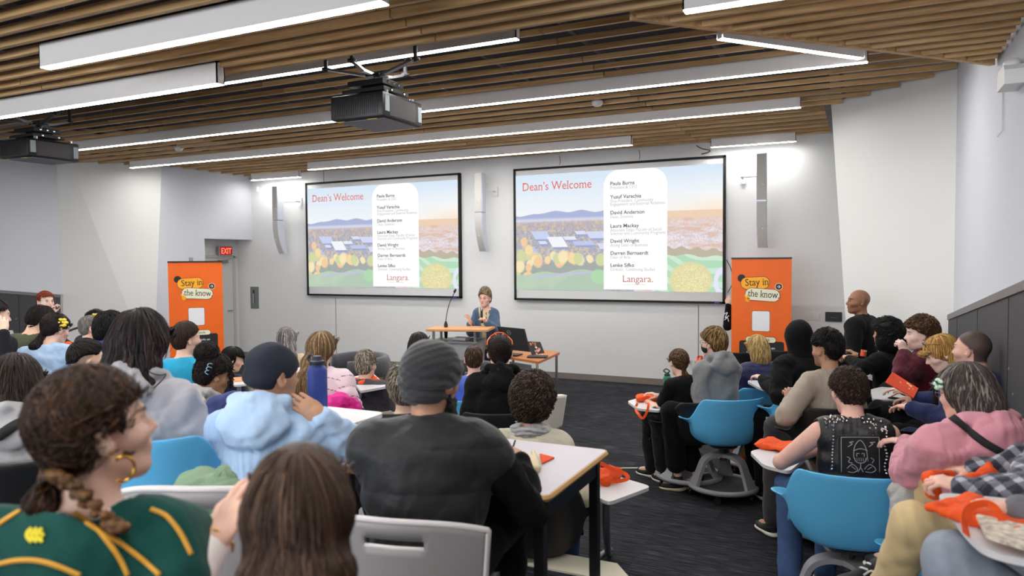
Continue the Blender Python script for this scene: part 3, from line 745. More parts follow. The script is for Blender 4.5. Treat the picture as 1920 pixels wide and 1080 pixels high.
# carpet: dark plank tiles with fine streaks along the room's width
def carpet():
    m = bpy.data.materials.new('carpet'); t = nt(m); N = t.nodes; b = N['Principled BSDF']; b.inputs['Roughness'].default_value = .95; b.inputs['Specular IOR Level'].default_value = .15
    g = N.new('ShaderNodeNewGeometry'); sx = N.new('ShaderNodeSeparateXYZ'); t.links.new(g.outputs['Position'], sx.inputs[0])
    mp = N.new('ShaderNodeMapping'); mp.inputs['Scale'].default_value = (1.6, 30, 1); t.links.new(g.outputs['Position'], mp.inputs['Vector'])
    n1 = N.new('ShaderNodeTexNoise'); n1.inputs['Scale'].default_value = 3.2; n1.inputs['Detail'].default_value = 6; t.links.new(mp.outputs[0], n1.inputs['Vector'])
    br = N.new('ShaderNodeTexBrick'); br.inputs['Scale'].default_value = 1; br.inputs['Mortar Size'].default_value = .002; br.inputs['Brick Width'].default_value = 1.0; br.inputs['Row Height'].default_value = .25
    br.inputs['Color1'].default_value = (.72, .72, .72, 1); br.inputs['Color2'].default_value = (1.2, 1.2, 1.2, 1); br.inputs['Mortar'].default_value = (.6, .6, .6, 1); br.offset = .37
    t.links.new(g.outputs['Position'], br.inputs['Vector'])
    r = N.new('ShaderNodeValToRGB'); r.color_ramp.elements[0].position = .33; r.color_ramp.elements[0].color = (*S((20, 21, 24)), 1); r.color_ramp.elements[1].position = .72; r.color_ramp.elements[1].color = (*S((80, 80, 87)), 1)
    e = r.color_ramp.elements.new(.52); e.color = (*S((43, 44, 49)), 1); t.links.new(n1.outputs['Fac'], r.inputs[0])
    mx = N.new('ShaderNodeMix'); mx.data_type = 'RGBA'; mx.blend_type = 'MULTIPLY'; mx.inputs['Factor'].default_value = 1
    t.links.new(r.outputs[0], mx.inputs['A']); t.links.new(br.outputs['Color'], mx.inputs['B']); t.links.new(mx.outputs['Result'], b.inputs['Base Color'])
    n2 = N.new('ShaderNodeTexNoise'); n2.inputs['Scale'].default_value = 260; t.links.new(g.outputs['Position'], n2.inputs['Vector'])
    bp = N.new('ShaderNodeBump'); bp.inputs['Strength'].default_value = .5; bp.inputs['Distance'].default_value = .005; t.links.new(n2.outputs['Fac'], bp.inputs['Height']); t.links.new(bp.outputs[0], b.inputs['Normal'])
    return m
CARPET = carpet()
struct('floor', MB().box(((WX0+WX1)/2, (WY+FB_)/2, -.05), (WX1-WX0+.6, WY-FB_+.6, .1)), CARPET)
struct('ceiling', MB().box(((WX0+WX1)/2, (WY+FB_)/2, CZ+.05), (WX1-WX0+.6, WY-FB_+.6, .1)), mat('plenum_dark', (44, 46, 56), rough=.9))
SX = -11.58      # side wall at the front left, with the exit door recess
struct('wall_front', slab((WX1+.2, WY), (-12.0, WY), 0, CZ, side=-1), WALL)
b = MB()
for (x0, x1, z0, z1) in ((WX0-.2, -10.25, 0, CZ), (-1.15, WX1+.2, 0, CZ), (-10.25, -1.15, 0, 1.15), (-10.25, -1.15, 2.95, CZ)): b.box(((x0+x1)/2, FB_-.06, (z0+z1)/2), (x1-x0, .12, z1-z0))
struct('wall_back', b, WALL)  # its opening is left for the added fill light
wf = MB()
for x in np.linspace(-10.22, -1.18, 7): wf.box((x, FB_-.05, 2.05), (.06, .08, 1.8))
for z in (1.18, 2.92): wf.box((-5.7, FB_-.05, z), (9.1, .08, .06))
struct('added_window_1', wf, mat('added_frame_grey', (120, 122, 126), rough=.4))  # made-up window frame, added to go with the fill light
struct('wall_right', slab((WX1, FB_), (WX1, 8.12), 0, CZ, side=-1), WALLB)
struct('wall_left', slab((WX0, 8.12), (WX0, FB_), 0, CZ, side=-1), WALLB)
# leaning diagonal wall panels at both front corners
def lean_panel(name, a_top, a_bot, b, m):
    z1 = CZ; n = nrm(np.cross(np.array([b[0]-a_top[0], b[1]-a_top[1], 0.]), [0, 0, 1.])); 
    if n[1] < 0: n = -n
    P = [np.array([*a_bot, 0.]), np.array([*b, 0.]), np.array([*b, z1]), np.array([*a_top, z1])]
    V = P+[p+n*.14 for p in P]
    F = [(0, 1, 2, 3), (7, 6, 5, 4), (0, 4, 5, 1), (1, 5, 6, 2), (2, 6, 7, 3), (3, 7, 4, 0)]
    o = mk(name, V, F, m); o['kind'] = 'structure'
lean_panel('wall_front_right_diagonal', (-.383, 9.40), (-.063, 9.07), (WX1, 8.12), WALLC)
lean_panel('wall_front_left_diagonal', (-11.60, 9.36), (-11.575, 9.02), (WX0, 8.12), WALLC)
# return walls joining the diagonals to the front wall
b = MB().prism([(9.02, 0), (10.23, 0), (10.23, 2.48), (WY, 2.48), (WY, CZ), (9.36, CZ)], 0, .12, ((SX, 0, 0), (0, 1, 0), (0, 0, 1), (-1, 0, 0))); struct('wall_front_left_return', b, WALLB)
struct('trim_recess_reveal', slab((SX-.12, 10.23), (SX-.48, 10.23), 0, 2.48, .1, side=-1), WALL)
b = MB().box((SX-.28, 10.8, 2.53), (.44, 1.35, .1)); struct('trim_recess_soffit', b, WALL)
struct('wall_recess', slab((SX-.42, 10.2), (SX-.42, WY+.1), 0, 2.5, side=1), WALL)
struct('wall_front_right_return', slab((.16, WY), (.16, 9.2), 0, CZ, side=1), WALL)
# exit door in the recess
dx = SX-.42
b = MB().box((dx+.02, 10.83, 1.05), (.04, .9, 2.10)); d = struct('door_1', b, mat('door_paint', (196, 196, 192), rough=.5))
fr_ = MB()
for y in (10.36, 11.30): fr_.box((dx+.03, y, 1.07), (.08, .055, 2.14))
fr_.box((dx+.03, 10.83, 2.135), (.08, .995, .055)); fr_.obj('door_frame', mat('door_frame_paint', (182, 182, 178), rough=.5), d)
MB().box((dx+.085, 10.98, 2.03), (.06, .24, .055), bev=.006).bar((dx+.1, 10.95, 2.05), (dx+.3, 11.05, 2.08), .02, .015).obj('door_closer', mat('closer_grey', (130, 130, 130), rough=.4, metal=.5), d)
MB().tube([(dx+.04, 11.2, 1.0), (dx+.09, 11.2, 1.0), (dx+.09, 11.08, 1.0)], .01, 8).obj('door_handle', mat('steel', (170, 170, 172), rough=.3, metal=.9), d)
# baseboards
struct('baseboard_front', MB().box(((-12.0+.0)/2, WY-.006, .05), (12.0, .012, .1)), BASEM)
b = slab((-.063, 9.06), (WX1, 8.11), 0, .1, .01, side=-1); struct('baseboard_diagonal', b, BASEM)
struct('baseboard_left', slab((WX0, 8.0), (WX0, FB_), 0, .1, .01, side=1), BASEM)
# panel seams on the front wall
for i, (px, py) in enumerate([(630, 600), (1309.5, 600)]):
    x = onY(px, py, WY)[0]
    struct('trim_%d' % (i+1), MB().box((x, WY-.002, .7), (.012, .006, 1.2)), mat('seam_shadow_gap', (120, 120, 118)))
struct('trim_3', MB().box((onY(607, 330, WY)[0], WY-.002, 3.75), (.012, .006, .35)), mat('seam_shadow_gap', (120, 120, 118)))
# sloping perforated wainscots along both side walls
PERF = mat('perforated_panel', (62, 62, 66), rough=.6, bump=.6, bscale=170, var=.10, vscale=220); CAPM = mat('wainscot_cap', (118, 116, 116), rough=.45, metal=.3)
def wains(name, x, sx):
    z0, k = 1.465, .122; y0 = 8.08; f = (np.array([x, y0, 0.]), np.array([0, -1., 0]), np.array([0, 0, 1.]), np.array([sx, 0, 0.]))
    L = y0-FB_
    o = MB().prism([(0, .0), (L, 0), (L, z0+k*L), (0, z0)], .002, .045, f).obj(name, PERF); o['kind'] = 'structure'
    MB().prism([(0, z0-.045), (L, z0+k*L-.045), (L, z0+k*L+.006), (0, z0+.006)], .001, .055, f).obj('cap_rail', CAPM, o)
    s_ = MB()
    for i in range(9): s_.prism([(.7+1.22*i, 0), (.71+1.22*i, 0), (.71+1.22*i, z0+k*(.7+1.22*i)-.05), (.7+1.22*i, z0+k*(.7+1.22*i)-.05)], .04, .0475, f)
    s_.obj('panel_joint', mat('joint_dark', (30, 30, 32)), o)
    for i in range(9):
        for j in range(3):
            p = np.array([x+sx*.046, y0-.76-1.22*i-(j*.14), 1.10+k*1.22*i-j*.0-.12*j])
            if j == 0 or sx < 0:
                MB().lathe([(.009, 0), (.008, .004), (.001, .006)], p, 8, rotm(0, sx*math.pi/2, 0)).obj('screw', mat('steel', (170, 170, 172)), o)
wains('trim_wainscot_right', WX1, -1); wains('trim_wainscot_left', WX0, 1)
# ------------------------------------------------------------------ slatted ceiling
def woodmat(name, c1, c2, c3):
    m = bpy.data.materials.new(name); t = nt(m); N = t.nodes; b = N['Principled BSDF']; b.inputs['Roughness'].default_value = .5; b.inputs['Specular IOR Level'].default_value = .3
    tc = N.new('ShaderNodeTexCoord'); oi = N.new('ShaderNodeObjectInfo'); mp = N.new('ShaderNodeMapping'); mp.inputs['Scale'].default_value = (.8, 14, 14); t.links.new(tc.outputs['Object'], mp.inputs['Vector'])
    ad = N.new('ShaderNodeVectorMath'); ad.operation = 'ADD'; t.links.new(mp.outputs[0], ad.inputs[0]); sc = N.new('ShaderNodeMath'); sc.operation = 'MULTIPLY'; sc.inputs[1].default_value = 37
    t.links.new(oi.outputs['Random'], sc.inputs[0]); t.links.new(sc.outputs[0], ad.inputs[1])
    n = N.new('ShaderNodeTexNoise'); n.inputs['Scale'].default_value = 2.2; n.inputs['Detail'].default_value = 5; n.inputs['Distortion'].default_value = .8; t.links.new(ad.outputs[0], n.inputs['Vector'])
    r = N.new('ShaderNodeValToRGB'); E_ = r.color_ramp.elements; E_[0].position = .3; E_[0].color = (*S(c1), 1); E_[1].position = .7; E_[1].color = (*S(c3), 1); e = E_.new(.5); e.color = (*S(c2), 1)
    t.links.new(n.outputs['Fac'], r.inputs[0])
    hv = N.new('ShaderNodeHueSaturation'); mr = N.new('ShaderNodeMapRange'); mr.inputs['To Min'].default_value = .82; mr.inputs['To Max'].default_value = 1.15; t.links.new(oi.outputs['Random'], mr.inputs['Value'])
    t.links.new(mr.outputs[0], hv.inputs['Value']); t.links.new(r.outputs[0], hv.inputs['Color']); t.links.new(hv.outputs[0], b.inputs['Base Color'])
    MATS[name] = m; return m
OAK = woodmat('oak', (172, 134, 88), (196, 158, 108), (214, 180, 134))
ZF, ZN = 3.785, 3.31           # undersides of the far and the near slat fields
fa, fb = np.array([-1.12, 3.82]), np.array([.775, 5.83])         # diagonal fascia in plan
def fascia_x(y): return fa[0]+(y-fa[1])/(fb[1]-fa[1])*(fb[0]-fa[0])
SLAT = []
def slat(x0, x1, y, z, group):
    if x1-x0 < .1: return
    c = (x0+x1)/2
    o = mk('ceiling_slat', MB().box((0, 0, .0225), (x1-x0, .03, .045)).V[0], MB().box((0, 0, 0), (1, 1, 1)).F, OAK); o.location = (c, y, z)
    set_props(o, None, 'ceiling slat', group); SLAT.append(o); return o
def ends(y):      # where the far slats stop at the walls
    xr = -.42 if y > 9.38 else min(-.42+(9.38-y)*.92+.02, .78)
    xl = -11.56 if y > 9.4 else max(-11.56-(9.4-y)*.92, WX0+.04)
    return xl, xr
LIGHT_Y = [5.02, 6.92, 8.66, 10.37]
y = 11.28; farY = []
while y > 3.95: farY.append(y); y -= .30
for y in farY:
    xl, xr = ends(y)
    for x0, x1 in ((xl, -8.65), (-8.64, -5.45), (-5.44, -2.26), (-2.25, xr)):
        o = slat(x0, x1, y, ZF, 'oak slats of the high front ceiling')
        if o: o['label'] = 'thin oak ceiling slat of the high front ceiling, hung parallel to the screen wall'
y = 3.68; nearY = []
while y > -4: nearY.append(y); y -= .15
for y in nearY:
    for x0, x1 in ((-12.0, -8.62), (-8.61, -5.44), (-5.43, -2.25), (-2.24, .775)):
        if y < 0 and x0 > -9 : pass
        o = slat(x0, x1, y, ZN, 'oak slats of the lower near ceiling')
        if o: o['label'] = 'close-set oak slat of the lower near ceiling above the audience'
y = 3.68+.15
while y < 5.75:
    o = slat(fascia_x(y)+.02, .775, y, ZN, 'oak slats of the lower near ceiling'); 
    if o: o['label'] = 'close-set oak slat of the lower near ceiling above the audience'
    y += .15
# diagonal fascia board
d_ = nrm(np.array([*(fb-fa), 0])); o = mk('ceiling_fascia', MB().bar((0, 0, .0), tuple(d_*np.linalg.norm(fb-fa)), .035, .075).V[0], MB().box((0, 0, 0), (1, 1, 1)).F, OAK)
o.location = (fa[0], fa[1], ZN+.035); set_props(o, 'long pale oak fascia board running diagonally between the low and high ceilings', 'fascia board')
# dark carriers above the slats
b = MB()
for x in np.arange(-11.6, .6, .95): b.box((x, 7.6, ZF+.065), (.04, 7.6, .03))
set_props(b.obj('slat_carrier_rail', mat('carrier', (92, 94, 104), rough=.6)), 'grey carrier rails crossing above the high oak slats', 'carrier rails', kind='structure')
b = MB()
for x in np.arange(-11.6, .6, .95): b.box((x, 0, ZN+.06), (.04, 7.0, .03))
set_props(b.obj('slat_carrier_rail', mat('carrier', (92, 94, 104))), 'dark carrier rails crossing above the near oak slats', 'carrier rails', kind='structure')
b = MB(); b.tube([(-3.4, 4.3, 4.0), (.5, 4.7, 4.0)], .11, 16)
set_props(b.obj('ceiling_duct', mat('duct', (40, 42, 50), rough=.6)), 'dark round duct in the void above the slats near the fascia', 'duct')
# ------------------------------------------------------------------ linear lights
HOUS = mat('light_housing', (232, 229, 228), rough=.5); DIFF = mat('light_diffuser', (255, 252, 248), emis=LIGHT_E)
def linear_light(a, b, z, label, w=.066, hh=.145, e=None):
    a, b = np.array([*a, z+hh/2]), np.array([*b, z+hh/2]); c = (a+b)/2; T = thing('linear_light', label, 'ceiling light', (c[0], c[1], z), 0, 'linear ceiling lights')
    d = nrm(b-a); n = np.cross(d, [0, 0, 1.])
    B_ = MB()
    for s_ in (-1, 1): B_.bar(a+n*s_*(w/2-.004), b+n*s_*(w/2-.004), .008, hh)
    B_.bar(a+[0, 0, hh/2-.004], b+[0, 0, hh/2-.004], w, .008)
    for p, q in ((a, a+d*.008), (b, b-d*.008)): B_.bar(p, q, w, hh)
    B_.obj('housing', HOUS, T, True)
    zz = np.array([0, 0, -hh/2+.005]); MB().bar(a+d*.004+zz, b-d*.004+zz, w-.008, .016).obj('diffuser', DIFF, T, True)
    for f in (.08, .92):
        p = a+(b-a)*f; MB().tube([p+[0, 0, hh/2], [p[0], p[1], CZ]], .002, 5).obj('suspension_wire', mat('steel', (170, 170, 172)), T, True)
    return T
ZL = 3.68; ZLN = 3.20
linear_light((-4.42, 2.76), (-1.95, 2.76), ZLN, 'long box light nearest the camera, top left, ending above the projector')
linear_light((-7.6, 3.52), (-3.80, 3.52), ZLN, 'box light at the left edge passing just above the far left projector')
linear_light((-.77, 3.50), (.68, 3.50), ZLN, 'box light at the top right in the low slat ceiling beside the fascia')
linear_light((-5.42, 4.98), (-2.33, 4.98), ZL, 'slim light strip running behind the arms of the middle projector mount')
linear_light((-10.45, 6.92), (.03, 6.92), ZL, 'longest box light, passing behind both projectors to the diagonal light')
linear_light((-11.55, 8.66), (-.62, 8.66), ZL, 'long box light crossing the room in front of both screens')
linear_light((-9.07, 10.37), (-3.03, 10.37), ZL, 'box light hanging above the left screen and the gap between screens')
linear_light((-11.24, 11.16), (-9.98, 11.16), ZL, 'short box light by the front left corner above the left wall speaker')
linear_light((-2.05, 11.16), (-.86, 11.16), ZL, 'short box light by the front wall above the right wall speaker')
linear_light((-.98, 5.67), (-.02, 6.78), ZL, 'short light set diagonally, meeting the end of the longest light in a V')
for i, (x0, x1, y) in enumerate([(-11.5, -7.9, .2), (-7.2, -3.6, .9), (-3.0, .5, .6), (-11.5, -7.5, -2.2), (-6.9, -3.0, -2.2), (-2.5, .5, -2.2), (-11.9, -8.4, 3.0)]):
    o = linear_light((x0, y), (x1, y), ZLN, 'box light in the low slat ceiling behind the camera')
# smoke detectors
for (px, py), lb in (((1120, 196), 'small white dome smoke detector among the slats right of the middle projector'), ((335, 281), 'small white dome smoke detector among the slats right of the far left projector')):
    p = onZ(px, py, ZF-.02); T = thing('smoke_detector', lb, 'smoke detector', (p[0], p[1], ZF-.03))
    MB().lathe([(.001, .05), (.062, .05), (.065, .025), (.05, .0), (.03, -.012), (.001, -.014)], seg=24, cap=False).obj('dome', mat('white_plastic', (226, 226, 224), rough=.4), T, smooth=True)
    MB().lathe([(.03, .05), (.03, .16)], seg=12).obj('stem', mat('white_plastic', (226, 226, 224)), T)
# fascia of the plenum at the right end of the slats

# ------------------------------------------------------------------ seating tiers
TIERS = [(-12.7, -3.3, -4.9, 6.25, .25), (-3.3, -1.03, -4.9, 3.62, .42), (-12.7, -3.3, -4.9, 2.7, .42), (.42, .8, -4.9, 3.05, .42)]
def floor_z(x, y):
    z = 0
    for x0, x1, y0, y1, h_ in TIERS:
        if x0 < x < x1 and y0 < y < y1: z = max(z, h_)
    return z
NOSE = mat('tier_nosing', (218, 212, 190), rough=.6)
b = MB().prism([(-3.32, -4.9), (-1.03, -4.9), (-1.03, 3.45), (-1.17, 3.62), (-3.32, 3.62)], 0, .415); o = b.obj('floor_tier', CARPET); o['kind'] = 'structure'
n_ = MB().prism([(-3.32, 3.44), (-1.24, 3.44), (-1.16, 3.34), (-1.16, -4.9), (-1.0, -4.9), (-1.0, 3.46), (-1.15, 3.65), (-3.32, 3.65)], .385, .425).obj('nosing', NOSE, o)
struct('floor_tier', MB().box((-8.0, .675, .12), (9.36, 11.15, .25)), CARPET)
struct('floor_tier', MB().box((-8.0, -1.1, .333), (9.36, 7.6, .165)), CARPET)
struct('floor_tier', MB().box((.61, -.92, .21), (.38, 7.95, .42)), CARPET)
struct('trim_4', MB().bar((-2.61, 6.47, .002), (-1.69, 6.94, .002), .02, .006), NOSE)
T = thing('wooden_step_box', 'wooden step box with cream nosing on the carpet behind the rolling blue chair', 'step box', (-.45, 7.45, 0))
MB().box((-.50, 7.5, .19), (1.3, .5, .38)).obj('box', mat('box_wood', (190, 138, 100), rough=.5), T, True); MB().box((-.50, 7.49, .395), (1.34, .54, .03), bev=.005).obj('nosing', NOSE, T, True)
# ------------------------------------------------------------------ things on and near the front wall
EX = 2**SC.view_settings.exposure
def emat(name, c, e=1.0, attr=False):
    if name in MATS: return MATS[name]
    m = bpy.data.materials.new(name); t = nt(m); N = t.nodes; N.remove(N['Principled BSDF']); em = N.new('ShaderNodeEmission'); em.inputs[0].default_value = (*S(c), 1); em.inputs[1].default_value = e/EX
    if attr: a = N.new('ShaderNodeAttribute'); a.attribute_name = 'Col'; t.links.new(a.outputs['Color'], em.inputs[0])
    t.links.new(em.outputs[0], N['Material Output'].inputs[0]); MATS[name] = m; return m
BLK = mat('black_plastic', (18, 18, 20), rough=.45); WPL = mat('white_plastic', (226, 226, 224), rough=.4); STEEL = mat('steel', (170, 170, 172), rough=.3, metal=.9)
def serif_text(s, size, m, parent, frame, name='lettering', depth=.001, xs=1, align='LEFT', bold=0):
    """text with slab serifs added at the ends of the stems"""
    cu = bpy.data.curves.new(name, 'FONT'); cu.body = s; cu.size = size; cu.align_x = align; cu.offset = bold; cu.resolution_u = 3
    to = bpy.data.objects.new('tmp', cu); COL.objects.link(to)
    dg = bpy.context.evaluated_depsgraph_get(); me = bpy.data.meshes.new_from_object(to.evaluated_get(dg))
    V = [tuple(v.co[:2]) for v in me.vertices]; F = [tuple(p.vertices) for p in me.polygons]; cnt = {}
    for f in F:
        for i in range(len(f)): e = tuple(sorted((f[i], f[(i+1) % len(f)]))); cnt[e] = cnt.get(e, 0)+1
    bpy.data.objects.remove(to); bpy.data.meshes.remove(me); bpy.data.curves.remove(cu)
    for (i, j), c in cnt.items():
        if c != 1: continue
        a, b_ = V[i], V[j]; L = abs(a[0]-b_[0]); y = a[1]/size
        if abs(a[1]-b_[1]) < .002*size and .05*size < L < .16*size:
            x0, x1 = min(a[0], b_[0])-.05*size, max(a[0], b_[0])+.05*size; th = .045*size
            if False: pass
            if -.02 < y < .02 or y < -.15: y0, y1 = a[1], a[1]+th
            elif y > .43: y0, y1 = a[1]-th, a[1]; x1 = max(a[0], b_[0])+(.0 if y < .62 else .05)*size
            else: continue
            n = len(V); V += [(x0, y0), (x1, y0), (x1, y1), (x0, y1)]; F.append((n, n+1, n+2, n+3))
    for (i, j), c in list(cnt.items()):
        a, b_ = V[i], V[j]; L = abs(a[0]-b_[0]); y = a[1]/size
        if c == 1 and abs(a[1]-b_[1]) < .002*size and .2*size < L < .5*size and (abs(y) < .02 or y > .66):
            x0 = min(a[0], b_[0])-.05*size; th = .045*size; y0 = a[1] if y < .1 else a[1]-th; n = len(V); V += [(x0, y0), (x0+.08*size, y0), (x0+.08*size, y0+th), (x0, y0+th)]; F.append((n, n+1, n+2, n+3))
    V = np.array(V); o, a, b_, e = [np.asarray(k, float) for k in frame]
    Wd = o+V[:, :1]*a*xs+V[:, 1:2]*b_+e*depth
    return mk(name, Wd, F, m, parent, world=True)
# ---- slide painted as the projected picture (its own light)
def slide_colors(U, Vv):
    rs = np.random.RandomState(3); C3 = np.zeros(U.shape+(3,))
    def c(*k): return np.array(S(k))
    def mixw(C3, m, col): m = np.clip(m, 0, 1)[..., None]; return C3*(1-m)+col*m
    def cells(su, sv, seed):
        i = np.floor(U*su).astype(int); j = np.floor(Vv*sv).astype(int); h = np.sin(i*127.1+j*311.7+seed*17.3)*43758.5453; return h-np.floor(h)
    t = np.clip(Vv/.36, 0, 1)
    C3[:] = c(206, 228, 250); C3 = mixw(C3, t*.9, c(250, 250, 252)); C3 = mixw(C3, (U-.45)*1.8*np.clip((Vv-.05)*4, 0, 1), c(255, 253, 250)); C3 = mixw(C3, np.clip((U-.7)*4, 0, 1)*np.clip((Vv-.22)/.13, 0, 1)*.75, c(255, 222, 180))
    hz = .345+.012*np.sin(U*21)+.008*np.sin(U*47+1)-.03*np.exp(-((U-.36)/.10)**2)-.018*np.exp(-((U-.14)/.06)**2)
    C3 = mixw(C3, (Vv > hz)*(U < .6), c(138, 152, 208)); C3 = mixw(C3, np.clip((Vv-.372)/.02, 0, 1), c(205, 205, 232)); C3 = mixw(C3, (Vv > .352)*(U > .7), c(238, 196, 150))
    n1 = cells(330, 190, 1); n2 = cells(210, 110, 2); n3 = cells(90, 50, 3); n1 = np.where(Vv < .5, cells(330, 260, 4), n1)
    town = c(110, 118, 164)*(1-n1[..., None])+c(178, 178, 214)*n1[..., None]; town = mixw(town, (n2 > .62)*.75, c(176, 150, 118)); town = mixw(town, (n2 < .25)*.6, c(84, 100, 120)); town = mixw(town, (n3 > .80)*.55, c(222, 190, 118))
    tr = c(206, 182, 196)*(1-n1[..., None])+c(250, 240, 240)*n1[..., None]; sl = np.clip(wav(np.stack([(U*.35).ravel(), Vv.ravel(), 0*U.ravel()], 1), 8, 90, 1.4).reshape(U.shape), 0, 1); tr = mixw(tr, sl*.8, c(214, 158, 110)); tr = mixw(tr, (n2 < .3)*.35, c(176, 158, 190)); tr = mixw(tr, (1-np.clip((Vv-.36)/.16, 0, 1))*.7, c(232, 164, 96))
    town = np.where((U > .6)[..., None], tr, town)
    g = np.clip((Vv-.40)/.02, 0, 1); C3 = mixw(C3, g, town); C3 = mixw(C3, g*np.clip(1-(Vv-.40)/.12, 0, 1)*.35*(U < .6), c(214, 160, 120))
    for (x0, x1, y0, y1, cc) in ((.08, .165, .49, .56, (186, 198, 240)), (.165, .245, .54, .63, (244, 248, 255)), (.25, .31, .54, .57, (226, 234, 252)), (.31, .36, .495, .525, (214, 222, 248)), (.365, .455, .50, .56, (200, 210, 246)), (.12, .16, .575, .60, (214, 224, 250)), (.30, .40, .58, .615, (170, 184, 232)), (.42, .455, .60, .65, (206, 214, 246)), (.06, .10, .62, .74, (170, 176, 226))):
        sk_ = (Vv-y0)*.35; C3 = mixw(C3, ((U-sk_ > x0) & (U-sk_ < x1) & (Vv > y0) & (Vv < y1)), c(*cc))
        C3 = mixw(C3, ((U-sk_ > x0) & (U-sk_ < x1) & (Vv > y1) & (Vv < y1+.018)), c(112, 124, 184))
    dk = (Vv > .765+.018*np.sin(U*60)+.01*np.sin(U*131)) & (U < .46); C3 = mixw(C3, dk*.9, c(120, 136, 120)*.95)
    for i in range(46):
        x, y = rs.rand()*.45, .70+.06*rs.rand(); 
        if i > 30: x, y = rs.rand()*.08, .55+.35*rs.rand()
        r_ = .012+.016*rs.rand(); cc = [(250, 214, 120), (246, 190, 110), (200, 206, 120), (250, 228, 160)][i % 4]
        e = ((U-x)/r_)**2+((Vv-y)/(r_*2.1))**2; C3 = mixw(C3, (1.15-e)*2.2*(.6+.5*n1), c(*cc))
    gl = (Vv > .865-.10*U+.012*np.sin(U*33)) & (U < .46); C3 = mixw(C3, gl, c(150, 184, 150)); C3 = mixw(C3, gl*np.clip(wav(np.stack([U.ravel(), Vv.ravel(), 0*U.ravel()], 1), 5, 26, .8).reshape(U.shape), 0, .6), c(176, 204, 160))
    C3 = mixw(C3, (np.abs(Vv-(.885-.14*(U-.1)**.9*np.clip(U*4, 0, 1)*.9)) < .008)*(U < .40)*(U > .08), c(176, 172, 226)); C3 = mixw(C3, (1.2-(((U-.43)/.04)**2+((Vv-.88)/.06)**2))*2, c(150, 214, 140)*.95)
    gr = (Vv > .64+.12*(U-.75)+.012*np.sin(U*90)) & (U > .7); C3 = mixw(C3, gr, c(168, 150, 110)); g2 = (Vv > .70+.10*(U-.75)+.01*np.sin(U*50)) & (U > .7)
    st = .5+.5*np.sin((Vv*60-U*38)+2*np.sin(U*20)); C3 = mixw(C3, g2, c(150, 212, 160)); C3 = mixw(C3, g2*(st > .6)*.7, c(206, 240, 214))
    e = ((U-.86)/.095)**2+((Vv-.91)/.15)**2; C3 = mixw(C3, (1.1-e)*4*(.75+.35*n1), c(216, 204, 112)); C3 = mixw(C3, (1.0-e)*2*(n1 > .6), c(246, 232, 150)); C3 = mixw(C3, (np.abs(np.hypot((U-1.0)/.03, (Vv-.92)/.09)-1) < .3), c(226, 226, 250))
    n4 = cells(620, 300, 9)[..., None]; C3 = C3*(.94+.10*n4); return np.clip(C3*.72+.265*np.array([.97, .99, 1.0]), 0, 1)
SLW, SLH = 3.50, 2.0
